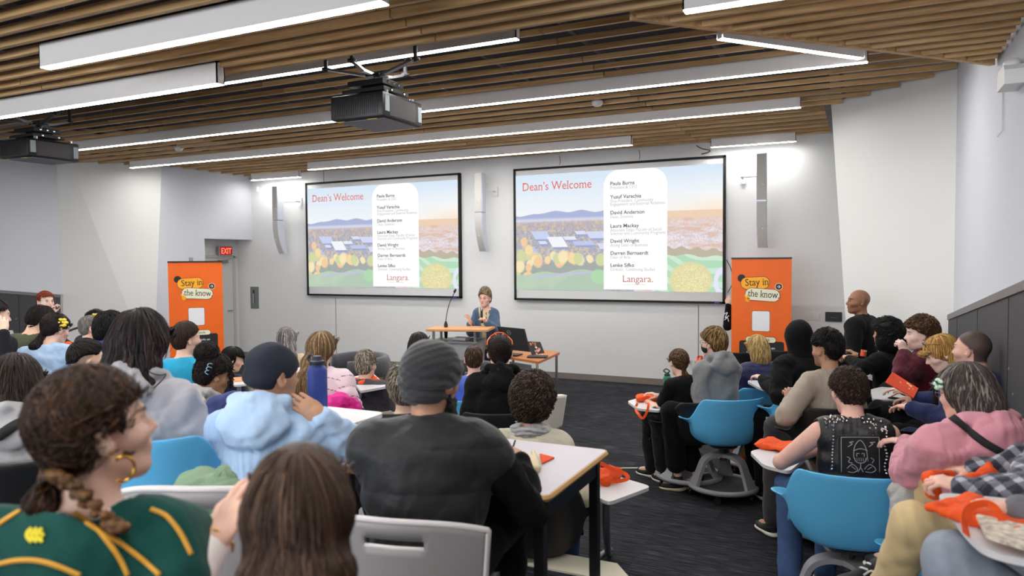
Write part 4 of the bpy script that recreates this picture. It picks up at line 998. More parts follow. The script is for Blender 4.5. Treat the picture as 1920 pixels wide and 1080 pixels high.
def screen(x0, x1, z0, z1, label, idx):
    T = thing('projection_screen', label, 'projection screen', ((x0+x1)/2, WY, z0)); y = WY-.075; fw = .035
    b = MB(); b.box(((x0+x1)/2, y+.035, z0+fw/2+.0), (x1-x0, .07, fw)).box(((x0+x1)/2, y+.035, z1-fw/2), (x1-x0, .07, fw))
    for x in (x0+fw/2, x1-fw/2): b.box((x, y+.035, (z0+z1)/2), (fw, .07, z1-z0))
    b.obj('frame', mat('screen_frame_velvet', (10, 10, 12), rough=.8), T, True)
    MB().box(((x0+x1)/2, y+.03, (z0+z1)/2), (x1-x0-fw, .01, z1-z0-fw)).obj('screen_fabric', mat('screen_fabric', (205, 205, 205), rough=.9), T, True)
    iw = x1-x0-2*fw; ih = iw*.5625; zt = z1-fw-.085; xl = x0+fw; ys = y+.022
    nx, ny = 560, 315; U, V_ = np.meshgrid(np.linspace(0, 1, nx), np.linspace(0, 1, ny))
    P = np.stack([xl+U*iw, np.full_like(U, ys), zt-V_*ih], -1).reshape(-1, 3)
    i = np.arange(ny-1)[:, None]*nx+np.arange(nx-1)[None]; F = np.stack([i, i+nx, i+nx+1, i+1], -1).reshape(-1, 4)
    im = mk('projected_slide', P, F, emat('slide_light', (255, 255, 255), 1.0, True), T, True, False, slide_colors(U, V_).reshape(-1, 3))
    X = lambda u, v, d=.002: np.array([xl+u*iw, ys-d, zt-v*ih])
    pr_ = [(p[0], p[1]) for p in rrect(.30*iw, 1.05*ih, .075*iw, 8)]; pr_ = [(p[0], p[1]) for p in pr_ if p[1] > 0]+[(-.15*iw, -.462*ih), (.15*iw, -.462*ih)]
    MB().prism(pr_, 0, .0005, (X(.605, .525), (1, 0, 0), (0, 0, 1), (0, -1, 0))).obj('name_panel', emat('slide_white', (255, 255, 255), 1.05), im, True)
    fr2 = lambda u, v: (X(u, v, .003), (1, 0, 0), (0, 0, 1), (0, -1, 0))
    serif_text("Dean\u2019s Welcome", .20, emat('slide_red', (226, 110, 92), 1), im, fr2(.035, .135), 'title', xs=.90, bold=0)
    rows = [(.125, 'Paula Burns', ['President & CEO']), (.235, 'Yusuf Varachia', ['Vice-President, Community', 'Engagement and External Relations']), (.365, 'David Anderson', ['Dean, Sciences']),
            (.475, 'Laura Mackay', ['Associate Dean, Faculty of Social', 'Sciences and Community Programs']), (.60, 'David Wright', ['Acting Dean of Business']), (.70, 'Darren Bernaerdt', ['Dean of Arts']), (.80, 'Lenke Sifko', ['Director, Continuing Studies'])]
    dk, lt = emat('slide_dark_text', (92, 92, 110), 1), emat('slide_pale_text', (188, 188, 196), 1)
    for v, a, ls in rows:
        text_obj(a, .085, dk, im, fr2(.487, v), 'name_text', bold=.0012, xs=1.02)
        for k, l in enumerate(ls): text_obj(l, .074, lt, im, fr2(.487, v+.032+k*.028), 'role_text', xs=.86)
    serif_text('Langara.', .155, emat('slide_brown_red', (196, 120, 104), 1), im, fr2(.545, .925), 'logo_text', xs=1)
    text_obj('THE COLLEGE OF HIGHER LEARNING.', .022, lt, im, fr2(.548, .95), 'logo_tagline')
    MB().box((x1-.12, y-.001, z0+.017), (.07, .003, .014)).obj('maker_badge', mat('badge_blue', (70, 80, 190), rough=.4), T, True)
    return T
screen(-10.055, -6.505, 1.335, 3.585, 'left projection screen in a black frame, farther from the right banner, showing the welcome slide', 0)
screen(-5.435, -1.875, 1.325, 3.585, 'right projection screen in a black frame, beside the right orange banner, showing the welcome slide', 1)
# ---- line array speakers
def wall_speaker(x, y, label, bx):
    T = thing('wall_speaker', label, 'wall speaker', (x, y+.1, 2.17), 0, 'column loudspeakers on the front wall')
    def cabinet(z0, z1, bend, nm):
        zs = np.linspace(z0, z1, 14); b = MB(); V = []; 
        for z in zs:
            o = bend*(max(0, (2.75-z))/.58)**2*.17; 
            for (dx_, dy_) in ((-.072, .015), (-.06, 0), (.06, 0), (.072, .015), (.055, .19), (-.055, .19)): V.append((x+dx_, y+dy_+o*(1 if dy_ < .1 else .6), z))
        F = [(i*6+k, i*6+(k+1) % 6, (i+1)*6+(k+1) % 6, (i+1)*6+k) for i in range(13) for k in range(6)]+[tuple(range(6))[::-1], tuple(13*6+k for k in range(6))]
        c = mk(nm, V, F, mat('speaker_body', (206, 210, 222), rough=.5), T, True)
        V2 = [(x+dx_, y-.004+bend*(max(0, (2.75-z))/.58)**2*.17, z) for z in np.linspace(z0+.01, z1-.01, 14) for dx_ in (-.062, .062)]
        F2 = [(i*2, i*2+1, i*2+3, i*2+2) for i in range(13)]
        mk('grille', V2, F2, mat('speaker_grille', (186, 184, 180), rough=.6, bump=.3, bscale=400), c, True)
        p = (x+.02, y-.008, z0+(.28 if z0 < 2.5 else .22)); MB().box(p, (.016, .004, .016)).obj('badge', WPL, c, True)
    cabinet(2.855, 3.52, 0, 'upper_cabinet'); cabinet(2.17, 2.835, 1, 'lower_cabinet')
    MB().box((x, y+.08, 2.845), (.13, .16, .014)).obj('joining_plate', STEEL, T, True)
    b = MB().tube([(x, y+.18, 3.05), (x, y+.22, 3.05), (x, y+.22, 2.75), (x, y+.19, 2.7)], .006, 6).box((x, y+.2, 3.05), (.03, .06, .05)).box((x, y+.2, 2.72), (.05, .06, .02))
    b.tube([(x, y+.22, 3.22), (bx, y+.22, 3.22), (bx, WY, 3.22)], .014, 8).tube([(x, y+.22, 3.05), (x, y+.22, 3.22)], .008, 6).box((bx, WY-.02, 3.22), (.07, .04, .16))
    b.obj('wall_bracket', mat('bracket_white', (214, 214, 214), rough=.4), T, True)
wall_speaker(-1.305, 10.98, 'column loudspeaker on the front wall above the right orange banner', -1.62)
wall_speaker(-5.97, 11.08, 'column loudspeaker on the wall between the two screens', -5.80)
wall_speaker(-10.57, 11.08, 'column loudspeaker on the wall left of the left screen', -10.22)
# ---- roll-up banners
ORG = mat('banner_orange', (240, 104, 8), rough=.55, var=.02); CRM = mat('print_cream', (238, 234, 206), rough=.6); YLW = mat('print_yellow', (252, 176, 30), rough=.6); INK = mat('print_ink', (24, 26, 34), rough=.6); WHT = mat('print_white', (236, 236, 240), rough=.6)
def banner(c, yaw, wd, ht, label):
    T = thing('banner_stand', label, 'banner', (c[0], c[1], 0)); ex = np.array([math.cos(yaw), math.sin(yaw), 0]); ez = np.array([0, 0, 1.]); en = np.array([math.sin(yaw), -math.cos(yaw), 0]); c = np.array([c[0], c[1], 0.])
    fr3 = lambda u, z, d=.003: (c+ex*u+ez*z+en*d, ex, ez, en)
    sh = MB().prism([(-wd/2, .08), (wd/2, .08), (wd/2, ht), (-wd/2, ht)], -.001, .001, fr3(0, 0, 0)).obj('banner_sheet', ORG, T, True)
    MB().prism([(-wd/2-.004, ht), (wd/2+.004, ht), (wd/2+.004, ht+.022), (-wd/2-.004, ht+.022)], -.012, .012, fr3(0, 0, 0)).obj('top_bar', BLK, T, True)
    MB().prism(rrect(wd+.02, .09, .03, 4, 0, .045), -.09, .09, fr3(0, 0, 0)).prism(rrect(.03, .3, .01, 3, -wd*.35, .02), -.0, .0, fr3(0, 0, 0)).obj('base', mat('banner_base', (150, 150, 152), rough=.35, metal=.6), T, True)
    MB().tube([c-en*.03+ez*.08, c-en*.03+ez*ht], .011, 8).obj('support_pole', BLK, T, True)
    k = wd/.8; H0 = ht
    def pill(w_, h_, u, z, rot, m, nm, d):
        f = fr3(u, z, d); a = math.radians(rot); X_ = ex*math.cos(a)+ez*math.sin(a); Z_ = -ex*math.sin(a)+ez*math.cos(a)
        MB().prism(rrect(w_+.012, h_+.012, (h_+.012)/2-.0005, 8), 0, .0004, (f[0], X_, Z_, en)).obj('label_outline', INK, sh, True)
        p = MB().prism(rrect(w_, h_, h_/2-.0005, 8), 0, .0008, (f[0]+en*.0006, X_, Z_, en)).obj(nm, m, sh, True); return (f[0]+en*.0022, X_, Z_, en)
    # black scalloped badge
    P = [(.052*(1+.12*(i % 2))*math.cos(i*math.pi/16), .052*(1+.12*(i % 2))*math.sin(i*math.pi/16)) for i in range(32)]
    MB().prism([(p[0]*k, p[1]*k) for p in P], 0, .0006, fr3(-.262*k, H0-.27*k, .0015)).obj('scalloped_badge', INK, sh, True)
    MB().prism([(.05*k*math.cos(a), .05*k*math.sin(a)) for a in np.linspace(0, 6.283, 29)[:-1]], 0, .0006, fr3(.235*k, H0-.385*k, .0015)).obj('arrow_disc_edge', CRM, sh, True)
    MB().prism([(.043*k*math.cos(a), .043*k*math.sin(a)) for a in np.linspace(0, 6.283, 29)[:-1]], 0, .0006, fr3(.235*k, H0-.385*k, .0025)).obj('arrow_disc', INK, sh, True)
    b = MB().prism([(-.024*k, -.004*k), (.02*k, -.004*k), (.02*k, .004*k), (-.024*k, .004*k)], 0, .0006, fr3(.235*k, H0-.385*k, .004))
    for sg in (-1, 1): b.prism([(.024*k, 0), (.002*k, sg*.024*k), (-.003*k, sg*.018*k), (.014*k, 0)][::sg], 0, .0006, fr3(.235*k, H0-.385*k, .004))
    b.obj('arrow', CRM, sh, True)
    f = pill(.38*k, .165*k, -.08*k, H0-.335*k, 3, YLW, 'yellow_label', .005); serif_text('Stay in', .14*k, INK, sh, (f[0]-f[1]*.135*k-f[2]*.035*k, f[1], f[2], en), xs=.86)
    f = pill(.455*k, .165*k, .02*k, H0-.50*k, -3.5, CRM, 'cream_label', .008); serif_text('the know.', .14*k, INK, sh, (f[0]-f[1]*.195*k-f[2]*.035*k, f[1], f[2], en), xs=.74)
    # little hand sign
    b = MB(); o_ = fr3(-.185*k, H0-.555*k, .011)
    for (x0, y0, x1, y1, r_) in ((-.012, .0, -.03, .055, .009), (.004, .0, .004, .06, .009), (.016, -.005, .024, .02, .009), (.026, -.012, .034, .008, .008)):
        d = nrm((x1-x0, y1-y0, 0)); q = (-d[1]*r_, d[0]*r_); b.prism([((x0-q[0])*k, (y0-q[1])*k), ((x1-q[0])*k, (y1-q[1])*k), ((x1+q[0])*k, (y1+q[1])*k), ((x0+q[0])*k, (y0+q[1])*k)][::1], 0, .0006, o_)
    b.prism([(.03*k*math.cos(a)+.008*k, .028*k*math.sin(a)-.02*k) for a in np.linspace(0, 6.283, 19)[:-1]], 0, .0006, o_)
    b.obj('hand_sign', YLW, sh, True)
    MB().prism(rrect(.245*k, .29*k, .025*k, 5), 0, .0006, fr3(0, H0-.87*k, .0015)).obj('card_outline', INK, sh, True)
    MB().prism(rrect(.235*k, .28*k, .022*k, 5), 0, .0008, fr3(0, H0-.87*k, .0025)).obj('white_card', WHT, sh, True)
    MB().prism(rrect(.60*k, .62*k, .035*k, 5), 0, .0006, fr3(.01*k, H0-1.46*k, .0015)).obj('black_panel', INK, sh, True)
    f = pill(.40*k, .075*k, .0, H0-1.13*k, 0, CRM, 'unlock_label', .004); serif_text('Scan to unlock:', .056*k, INK, sh, (f[0]-f[1]*.175*k-f[2]*.017*k, f[1], f[2], en), xs=.88)
    for i, l in enumerate(['Get started: info on', 'courses and programs', '', 'Student events,', 'awards and support', '', 'Campus tours']):
        if l: text_obj(l, .05*k, WHT, sh, (c+ex*(-.19*k)+ez*(H0-1.26*k-i*.062*k)+en*.004, ex, ez, en), xs=.95)
banner(((-1.655-.86)/2, 10.6), 0, .795, 2.01, 'orange roll-up banner at the right, behind the blonde woman and the black hood')
bl = at(366, 491, 11.8); banner((bl[0], bl[1]), YAW+.42, .81, 2.02, 'orange roll-up banner at the left, in front of the exit door')
# ---- exit sign, alarm cabinet, small wall fittings
T = thing('exit_sign', 'lit red EXIT sign above the grey door in the left recess', 'exit sign', (-11.94, 11.03, 2.16))
MB().box((-11.905, 11.03, 2.25), (.06, .36, .20), bev=.008).obj('housing', mat('sign_housing', (150, 152, 158), rough=.4), T, True)
MB().box((-11.872, 11.03, 2.25), (.004, .31, .165)).obj('red_face', emat('exit_red_face', (190, 40, 34), .7), T, True)
text_obj('EXIT', .165, emat('exit_letters', (255, 120, 96), 1.5), T, ((-11.868, 10.895, 2.192), (0, 1, 0), (0, 0, 1), (1, 0, 0)), xs=.80, bold=.004)
p = onY(478, 558, WY); T = thing('alarm_cabinet', 'grey metal wall cabinet with a slotted window beside the left recess', 'wall cabinet', (p[0], WY, p[2]-.23))
MB().box((p[0], WY-.01, p[2]), (.22, .02, .46), bev=.004).obj('panel', mat('cabinet_grey', (112, 120, 116), rough=.5, metal=.2), T, True)
MB().box((p[0]-.01, WY-.022, p[2]+.02), (.035, .006, .28)).obj('slot', BLK, T, True)
MB().tube([(p[0]-.01, WY-.03, p[2]-.12), (p[0]-.01, WY-.03, p[2]+.09)], .012, 8).obj('chrome_rod', mat('chrome', (210, 210, 212), rough=.15, metal=1), T, True)
for (px, py, w_, nm, lb) in ((1514, 592, .15, 'switch_plate', 'double light switch plate on the front wall, nearest the right banner'), (1531, 593, .08, 'switch_plate', 'single light switch plate between the double switch and the black touch panel')):
    p = onY(px, py, WY); T = thing(nm, lb, 'light switch', (p[0], WY, p[2]-.06)); MB().box((p[0], WY-.004, p[2]), (w_, .008, .12), bev=.003).obj('plate', mat('plate_white', (212, 214, 212), rough=.4), T, True)
    for k in range(2 if w_ > .1 else 1): MB().box((p[0]+(k-.5)*.06*(w_ > .1), WY-.01, p[2]), (.03, .008, .065)).obj('rocker', mat('plate_white', (212, 214, 212)), T, True)
p = onY(1563, 594, WY); T = thing('touch_panel', 'black wall touch panel beside the leaning right wall', 'touch panel', (p[0], WY, p[2]-.07)); MB().box((p[0], WY-.012, p[2]), (.22, .024, .14), bev=.004).obj('bezel', BLK, T, True)
b = MB()
for i in range(5): b.box((p[0]-.03+i*.016, WY-.0255, p[2]-.005-.002*i), (.011, .002, .008))
b.obj('lit_icons', emat('panel_icons', (120, 122, 126), .5), T, True)
p = onY(484, 355, WY); T = thing('motion_sensor', 'small white sensor high on the front wall by the left corner', 'sensor', (p[0], WY, p[2]-.05)); MB().box((p[0], WY-.02, p[2]), (.06, .04, .11), bev=.012).obj('casing', WPL, T, True, autos=40)
p = onX(1912, 150, WX1); T = thing('wall_sensor', 'white octagonal box fixed high on the right wall at the picture edge', 'sensor', (WX1, p[1], p[2]-.1))
MB().prism([(.12, -.05), (.12, .03), (.09, .06), (-.09, .06), (-.12, .03), (-.12, -.05)], 0, .10, (np.array([WX1-.0, p[1]-.06, p[2]]), (0, 1, 0), (0, 0, 1), (-1, 0, 0))).obj('casing', WPL, T, True)
MB().lathe([(.045, 0), (.045, .03), (.03, .05), (.001, .055)], (WX1-.05, p[1]-.08, p[2]+.055), 16).obj('dome', WPL, T, True, True)
q = onX(1883, 215, WX1); T = thing('pull_wire', 'thin white wire raceway hanging on the right wall', 'wire', (WX1, q[1], q[2]-.2)); MB().tube([(WX1-.01, q[1], q[2]+.16), (WX1-.01, q[1], q[2]-.10), (WX1-.03, q[1]+.03, q[2]-.13)], .006, 6).obj('wire', WPL, T, True)
T = thing('cable', 'loose black cable hanging from the slats above the right screen', 'cable', (-2.25, 11.3, 3.7))
b = MB().tube(bez([(-2.30, 11.32, 3.75), (-2.22, 11.34, 3.70), (-2.1, 11.36, 3.66), (-2.22, 11.38, 3.62), (-2.20, 11.30, 3.62)]), .007, 6); b.obj('cord', BLK, T, True)
for x in (-4.56, -3.2): T = thing('cable_end', 'short black wire dangling above the right screen at x %s' % ('its left half' if x < -4 else 'its middle'), 'cable', (x, 11.3, 3.6)); T['label'] = 'short black wire dangling above the %s of the right screen' % ('left half' if x < -4 else 'middle'); MB().tube([(x, 11.35, 3.75), (x+.01, 11.36, 3.65), (x-.005, 11.36, 3.60)], .005, 5).obj('wire', BLK, T, True)
T = thing('screen_cable', 'thin black cable looping down beside the right screen behind the banner', 'cable', (-1.8, 11.4, 1.4)); MB().tube(bez([(-1.86, 11.42, 2.0), (-1.79, 11.42, 1.85), (-1.77, 11.42, 1.65), (-1.84, 11.42, 1.5)]), .006, 6).obj('cord', BLK, T, True)
# wall outlets low on the front wall
for (px, py, lb) in ((1295, 680, 'left of the two white outlet plates low on the front wall behind the masked person'), (1304, 681, 'right of the two white outlet plates low on the front wall behind the masked person')):
    p = onY(px, py, WY); T = thing('outlet_plate', lb, 'outlet', (p[0], WY, p[2]-.06)); MB().box((p[0], WY-.004, p[2]), (.07, .008, .12), bev=.003).obj('plate', mat('plate_white', (212, 214, 212)), T, True)
    MB().box((p[0], WY-.009, p[2]), (.03, .003, .07)).obj('sockets', mat('socket_grey', (170, 170, 170)), T, True)  # sockets in a greyer tone than the plate
# ---- projectors
def projector(bx, y, z, label):
    """bx, y = corner nearest the camera of the body (right-hand, near side)"""
    w_, d_, h_ = .50, .55, .19; T = thing('ceiling_projector', label, 'projector', (bx-w_/2, y+d_/2, z)); c = np.array([bx-w_/2, y+d_/2, z+h_/2])
    body = MB().box(c, (w_, d_, h_), bev=.018).obj('body', mat('projector_black', (26, 26, 28), rough=.45), T, True, autos=40)
    b = MB()
    for i in range(17): b.box((bx+.001, y+.09+0*i, z+.03), (.0, 0, 0)) if False else b.box((bx+.001, y+d_/2-.01, z+.022+i*.0088), (.004, d_-.20, .0035))
    b.obj('side_vent', mat('vent_grey', (112, 108, 110), rough=.5), body, True)
    b = MB()
    for i in range(24): b.box((bx-w_+.05+i*.0175, y-.001, z+h_/2), (.004, .003, h_-.05))
    b.obj('rear_vent', mat('vent_dark', (46, 46, 50), rough=.5), body, True)
    MB().box((bx+.002, y+.055, z+h_/2+.01), (.003, .055, .12)).box((bx+.002, y+d_-.045, z+h_/2-.005), (.003, .05, .12)).obj('sticker', mat('sticker', (176, 186, 192), rough=.5), body, True)
    b = MB().box(c+[0, .03, -h_/2-.002], (w_-.06, d_-.08, .006), bev=.002); b.obj('base_plate', mat('base_grey', (120, 120, 136), rough=.5), body, True)
    MB().box(c+[.12, -d_/2+.05, -h_/2-.006], (.09, .03, .003)).box(c+[-.18, -d_/2+.05, -h_/2-.006], (.07, .03, .003)).obj('warning_label', mat('label_yellow', (206, 198, 96), rough=.5), body, True)
    MB().lathe([(.055, 0), (.055, .03), (.045, .035), (.001, .03)], c+[0, d_/2, 0], 24, rotm(-math.pi/2, 0, 0)).obj('lens', mat('lens_glass', (20, 22, 40), rough=.05, coat=1), T, True, True)
    zt = z+h_
    MB().box((c[0], c[1]-.02, zt+.045), (.40, .34, .030), bev=.004).box((c[0], c[1]-.02, zt+.11), (.34, .28, .045), bev=.004).box((c[0], c[1], zt+.02), (.22, .2, .04)).box((c[0], c[1], zt+.078), (.2, .16, .03)).obj('mount_plates', mat('mount_black', (20, 20, 22), rough=.4), T, True)
    for k in range(5):
        sp = (c[0]+.172, c[1]-.09+.07*k, zt+.115) if k < 3 else (c[0]+.202, c[1]-.09+.17*(k-3), zt+.05)
        MB().lathe([(.013, 0), (.013, .004), (.001, .005)], sp, 10, rotm(0, math.pi/2, 0)).obj('adjusting_screw', mat('chrome', (210, 210, 212)), T, True)
    for q in ((c[0]+.2, c[1]-.16), (c[0]+.18, c[1]+.22), (c[0]-.22, c[1]-.1)): MB().tube([(q[0], q[1], zt-.01), (q[0], q[1], zt+.03)], .018, 8).obj('lug', STEEL, T, True)
    top = ZF+.01; hub = np.array([c[0], c[1], zt+.16])
    MB().tube([(c[0], c[1], zt+.12), (c[0], c[1], zt+.19)], .03, 10).box(hub+[0, 0, .03], (.13, .13, .018)).obj('hub', mat('mount_black', (20, 20, 22)), T, True)
    for a, L_, up_ in ((math.radians(200), .42, .05), (math.radians(-10), .42, .03), (math.radians(75), .30, .03), (math.radians(-100), .26, top-hub[2]-.05)):
        e = hub+np.array([math.cos(a)*L_, math.sin(a)*L_, .02]); m_ = hub+np.array([math.cos(a)*.15, math.sin(a)*.15, .05])
        e[2] = min(hub[2]+.10, top-.02); arm = MB().bar(hub+[0, 0, .03], m_, .035, .02).bar(m_, e, .04, .018).obj('mount_arm', mat('arm_steel', (150, 152, 156), rough=.35, metal=.8), T, True)
        MB().tube([e-[0, 0, .02], [e[0], e[1], top+.05]], .016, 8).lathe([(.035, -.008), (.035, .008)], e, 12).obj('arm_foot', mat('foot_dark', (40, 40, 44)), arm, True)
    b = MB().tube(bez([(c[0]-.1, c[1]-.1, zt+.03), (c[0]+.02, c[1]-.14, zt+.06), (c[0]+.1, c[1]-.1, zt+.02)]), .006, 6); b.obj('cable', mat('cable_blue', (30, 50, 130), rough=.5), T, True)
projector(-3.26, 4.56, 3.125, 'black ceiling projector with steel mount arms hanging left of the picture centre')
pz = onZ(52, 292, 3.125); projector(pz[0], pz[1], 3.125, 'black ceiling projector hanging at the far left edge')
# ------------------------------------------------------------------ furniture
def round_poly(P, r=.04, n=5):
    P = [np.asarray(p, float) for p in P]; out = []; m = len(P)
    for i in range(m):
        a, b, c = P[i-1], P[i], P[(i+1) % m]; u, v = nrm(a-b), nrm(c-b); p0, p1 = b+u*r, b+v*r
        for k in range(n+1):
            t = k/n; out.append((1-t)**2*p0+2*t*(1-t)*b+t*t*p1)
    return out
WTAB = mat('tablet_white', (212, 210, 212), rough=.35, spec=.4)
def slab_px(name, pts, z, m, parent, th=.018, r=.04, pxl=True):
    W_ = [onZ(p[0], p[1], z) if pxl else np.array([p[0], p[1], z]) for p in pts]
    P = round_poly(W_, r); A = sum((P[i-1][0]*P[i][1]-P[i][0]*P[i-1][1]) for i in range(len(P)))
    if A < 0: P = P[::-1]
    P2 = [(p[0], p[1]) for p in P]; b = MB().prism(P2, z-th, z); c = np.mean(W_, 0); return b.obj(name, m, parent, True), c
def shell_mesh():
    nu, nv = 72, 18; V = []
    for i in range(nu):
        th = -180+360*i/nu; a = math.radians(th); t = abs(th)
        H = .40 if t < 52 else (.40-.17*(1-math.cos(math.pi*(t-52)/33))/2 if t < 85 else (.23+.0*(t-85) if t < 112 else max(.23-.23*(1-math.cos(math.pi*(t-112)/22))/2, 0) if t < 134 else 0))
        sx, sy = math.sin(a), -math.cos(a); ex = .235; r0 = 1/((abs(sx)/ex)**2.6+(abs(sy)/(.215 if sy < 0 else .235))**2.6)**(1/2.6)
        for j in range(nv):
            v = j/(nv-1)
            if v < .5: q = v/.5; rr = r0*q*.93; z = -.022*math.cos(q*math.pi/2)+.012*q**6-(.018*q**4 if t > 134 else 0)
            else:
                q = (v-.5)/.5; s_ = math.sin(q*math.pi/2) if q < .35 else None
                z = H*q**1.15+.008; lean = .055*q if t < 90 else .03*q; bul = .045*math.sin(min(q*2.2, 1)*math.pi/2)
                rr = r0*.93+bul*(1 if H > .05 else .5)+lean
                if 84 < t < 116 and q > .72: rr += (q-.72)*.34*math.sin(math.radians((t-84)/32*180)); z -= (q-.72)*.10
                if t > 122 and H < .1: rr += (.02+.05*math.exp(-((t-134)/9)**2))*q; z = .008-.03*q+.02*math.exp(-((t-134)/9)**2)
                if t < 52: z += 0; rr -= .01*math.sin(q*math.pi)
            V.append((rr*sx, rr*sy, z))
    F = [(i*nv+j, ((i+1) % nu)*nv+j, ((i+1) % nu)*nv+j+1, i*nv+j+1) for i in range(nu) for j in range(nv-1)]
    return np.array(V), F
SHV, SHF = shell_mesh()
BLUE = mat('shell_blue', (98, 188, 240), rough=.42, bump=.12, bscale=500, spec=.35); BLACKS = mat('shell_black', (18, 18, 20), rough=.5, bump=.1, bscale=400); GREYB = mat('chair_base_grey', (142, 142, 146), rough=.5)
TRAY = mat('tray_grey', (84, 84, 88), rough=.7, bump=.7, bscale=300)
def node_chair(x, y, yaw, sz, label, m=BLUE, base=True, tablet=None, group=None, zf=None, arm=None):
    zf = floor_z(x, y) if zf is None else zf; a = math.radians(yaw)
    T = thing('swivel_chair' if m is BLUE else 'shell_chair', label, 'chair', (x, y, zf), -a, group); h_ = sz-zf
    V = SHV+np.array([0, 0, h_]); o = mk('shell', V, SHF, m, T, False, True); md = o.modifiers.new('thickness', 'SOLIDIFY'); md.thickness = .010; md.offset = -1; s2 = o.modifiers.new('smooth', 'SUBSURF'); s2.levels = 1; s2.render_levels = 1
    MB().lathe([(.11, h_-.045), (.12, h_-.028), (.05, h_-.02)], seg=20).tube([(0, 0, h_-.04), (0, 0, max(h_-.16, .25))], .032, 14).obj('column', mat('column_dark', (60, 60, 64), rough=.4), T, smooth=False)
    if base:
        R_ = .275; top = max(h_-.115, .27)
        MB().lathe([(R_-.02, .085), (R_+.018, .085), (R_+.024, .105), (R_+.01, .125), (R_-.02, .118), (R_-.02, .085)], seg=48, cap=False).obj('base_ring', GREYB, T, smooth=True)
        MB().lathe([(.001, .075), (R_-.04, .082), (R_-.012, .105), (R_-.02, .108), (R_-.045, .09), (.001, .083)], seg=40, cap=False).obj('storage_tray', TRAY, T, smooth=True)
        for k in range(3):
            q = math.radians(120*k+60); d = np.array([math.cos(q), math.sin(q), 0]); P = bez([(0, 0, top), tuple(d*.10+[0, 0, top]), tuple(d*.175+[0, 0, top-.04]), tuple(d*.215+[0, 0, top-.13]), tuple(d*.27+[0, 0, .105])], 7)
            t_ = np.cross(d, [0, 0, 1.]); Vv = []
            for i_, p in enumerate(P):
                f = i_/(len(P)-1); wd = .055-.012*math.sin(f*3.1)+.03*max(f-.8, 0)*3; tn = nrm(np.gradient(P, axis=0)[i_]); nn = np.cross(t_, tn)
                for sx_, sn in ((-1, -1), (1, -1), (1, 1), (-1, 1)): Vv.append(p+t_*wd*sx_+nn*.014*sn)
            n = len(P); F = [(i_*4+k_, i_*4+(k_+1) % 4, (i_+1)*4+(k_+1) % 4, (i_+1)*4+k_) for i_ in range(n-1) for k_ in range(4)]
            mk('leg', Vv, F, GREYB, T, False, False)
        for k in range(5):
            q = math.radians(72*k+18); c = np.array([math.cos(q)*(R_-.02), math.sin(q)*(R_-.02), .034]); b = MB().lathe([(.031, -.011), (.034, -.006), (.034, .006), (.031, .011)], c+[0, 0, 0], 16, rotm(0, math.pi/2, q*1.7)).box(c+[0, 0, .03], (.03, .03, .04), bev=.006)
            b.obj('caster', mat('caster_black', (24, 24, 26), rough=.4), T, autos=40)
    if tablet:
        add_tablet(T, tablet[0], tablet[1], (x, y), r=tablet[2] if len(tablet) > 2 else .05)
    return T
def add_tablet(T, pts, z, base, r=.05, pxl=True, leg=None):
    o, c = slab_px('tablet', pts, z, WTAB, T, .02, r, pxl)
    b = MB()
    if leg is not None: b.tube(bez([(c[0], c[1], z-.03), (c[0], c[1], z-.25), (leg[0]*.9+c[0]*.1, leg[1]*.9+c[1]*.1, .06), (leg[0], leg[1], .05), ((leg[0]+base[0])/2, (leg[1]+base[1])/2, .05)], 8), .022, 12)
    else: b.tube(bez([(c[0], c[1], z-.02), (c[0]*.8+base[0]*.2, c[1]*.8+base[1]*.2, z-.09), (base[0]*.75+c[0]*.25, base[1]*.75+c[1]*.25, max(z-.34, .3)), (base[0], base[1], max(z-.38, .28))], 6), .017, 10)
    b.obj('tablet_arm', mat('arm_grey', (120, 120, 124), rough=.45, metal=.2), T, True, True)
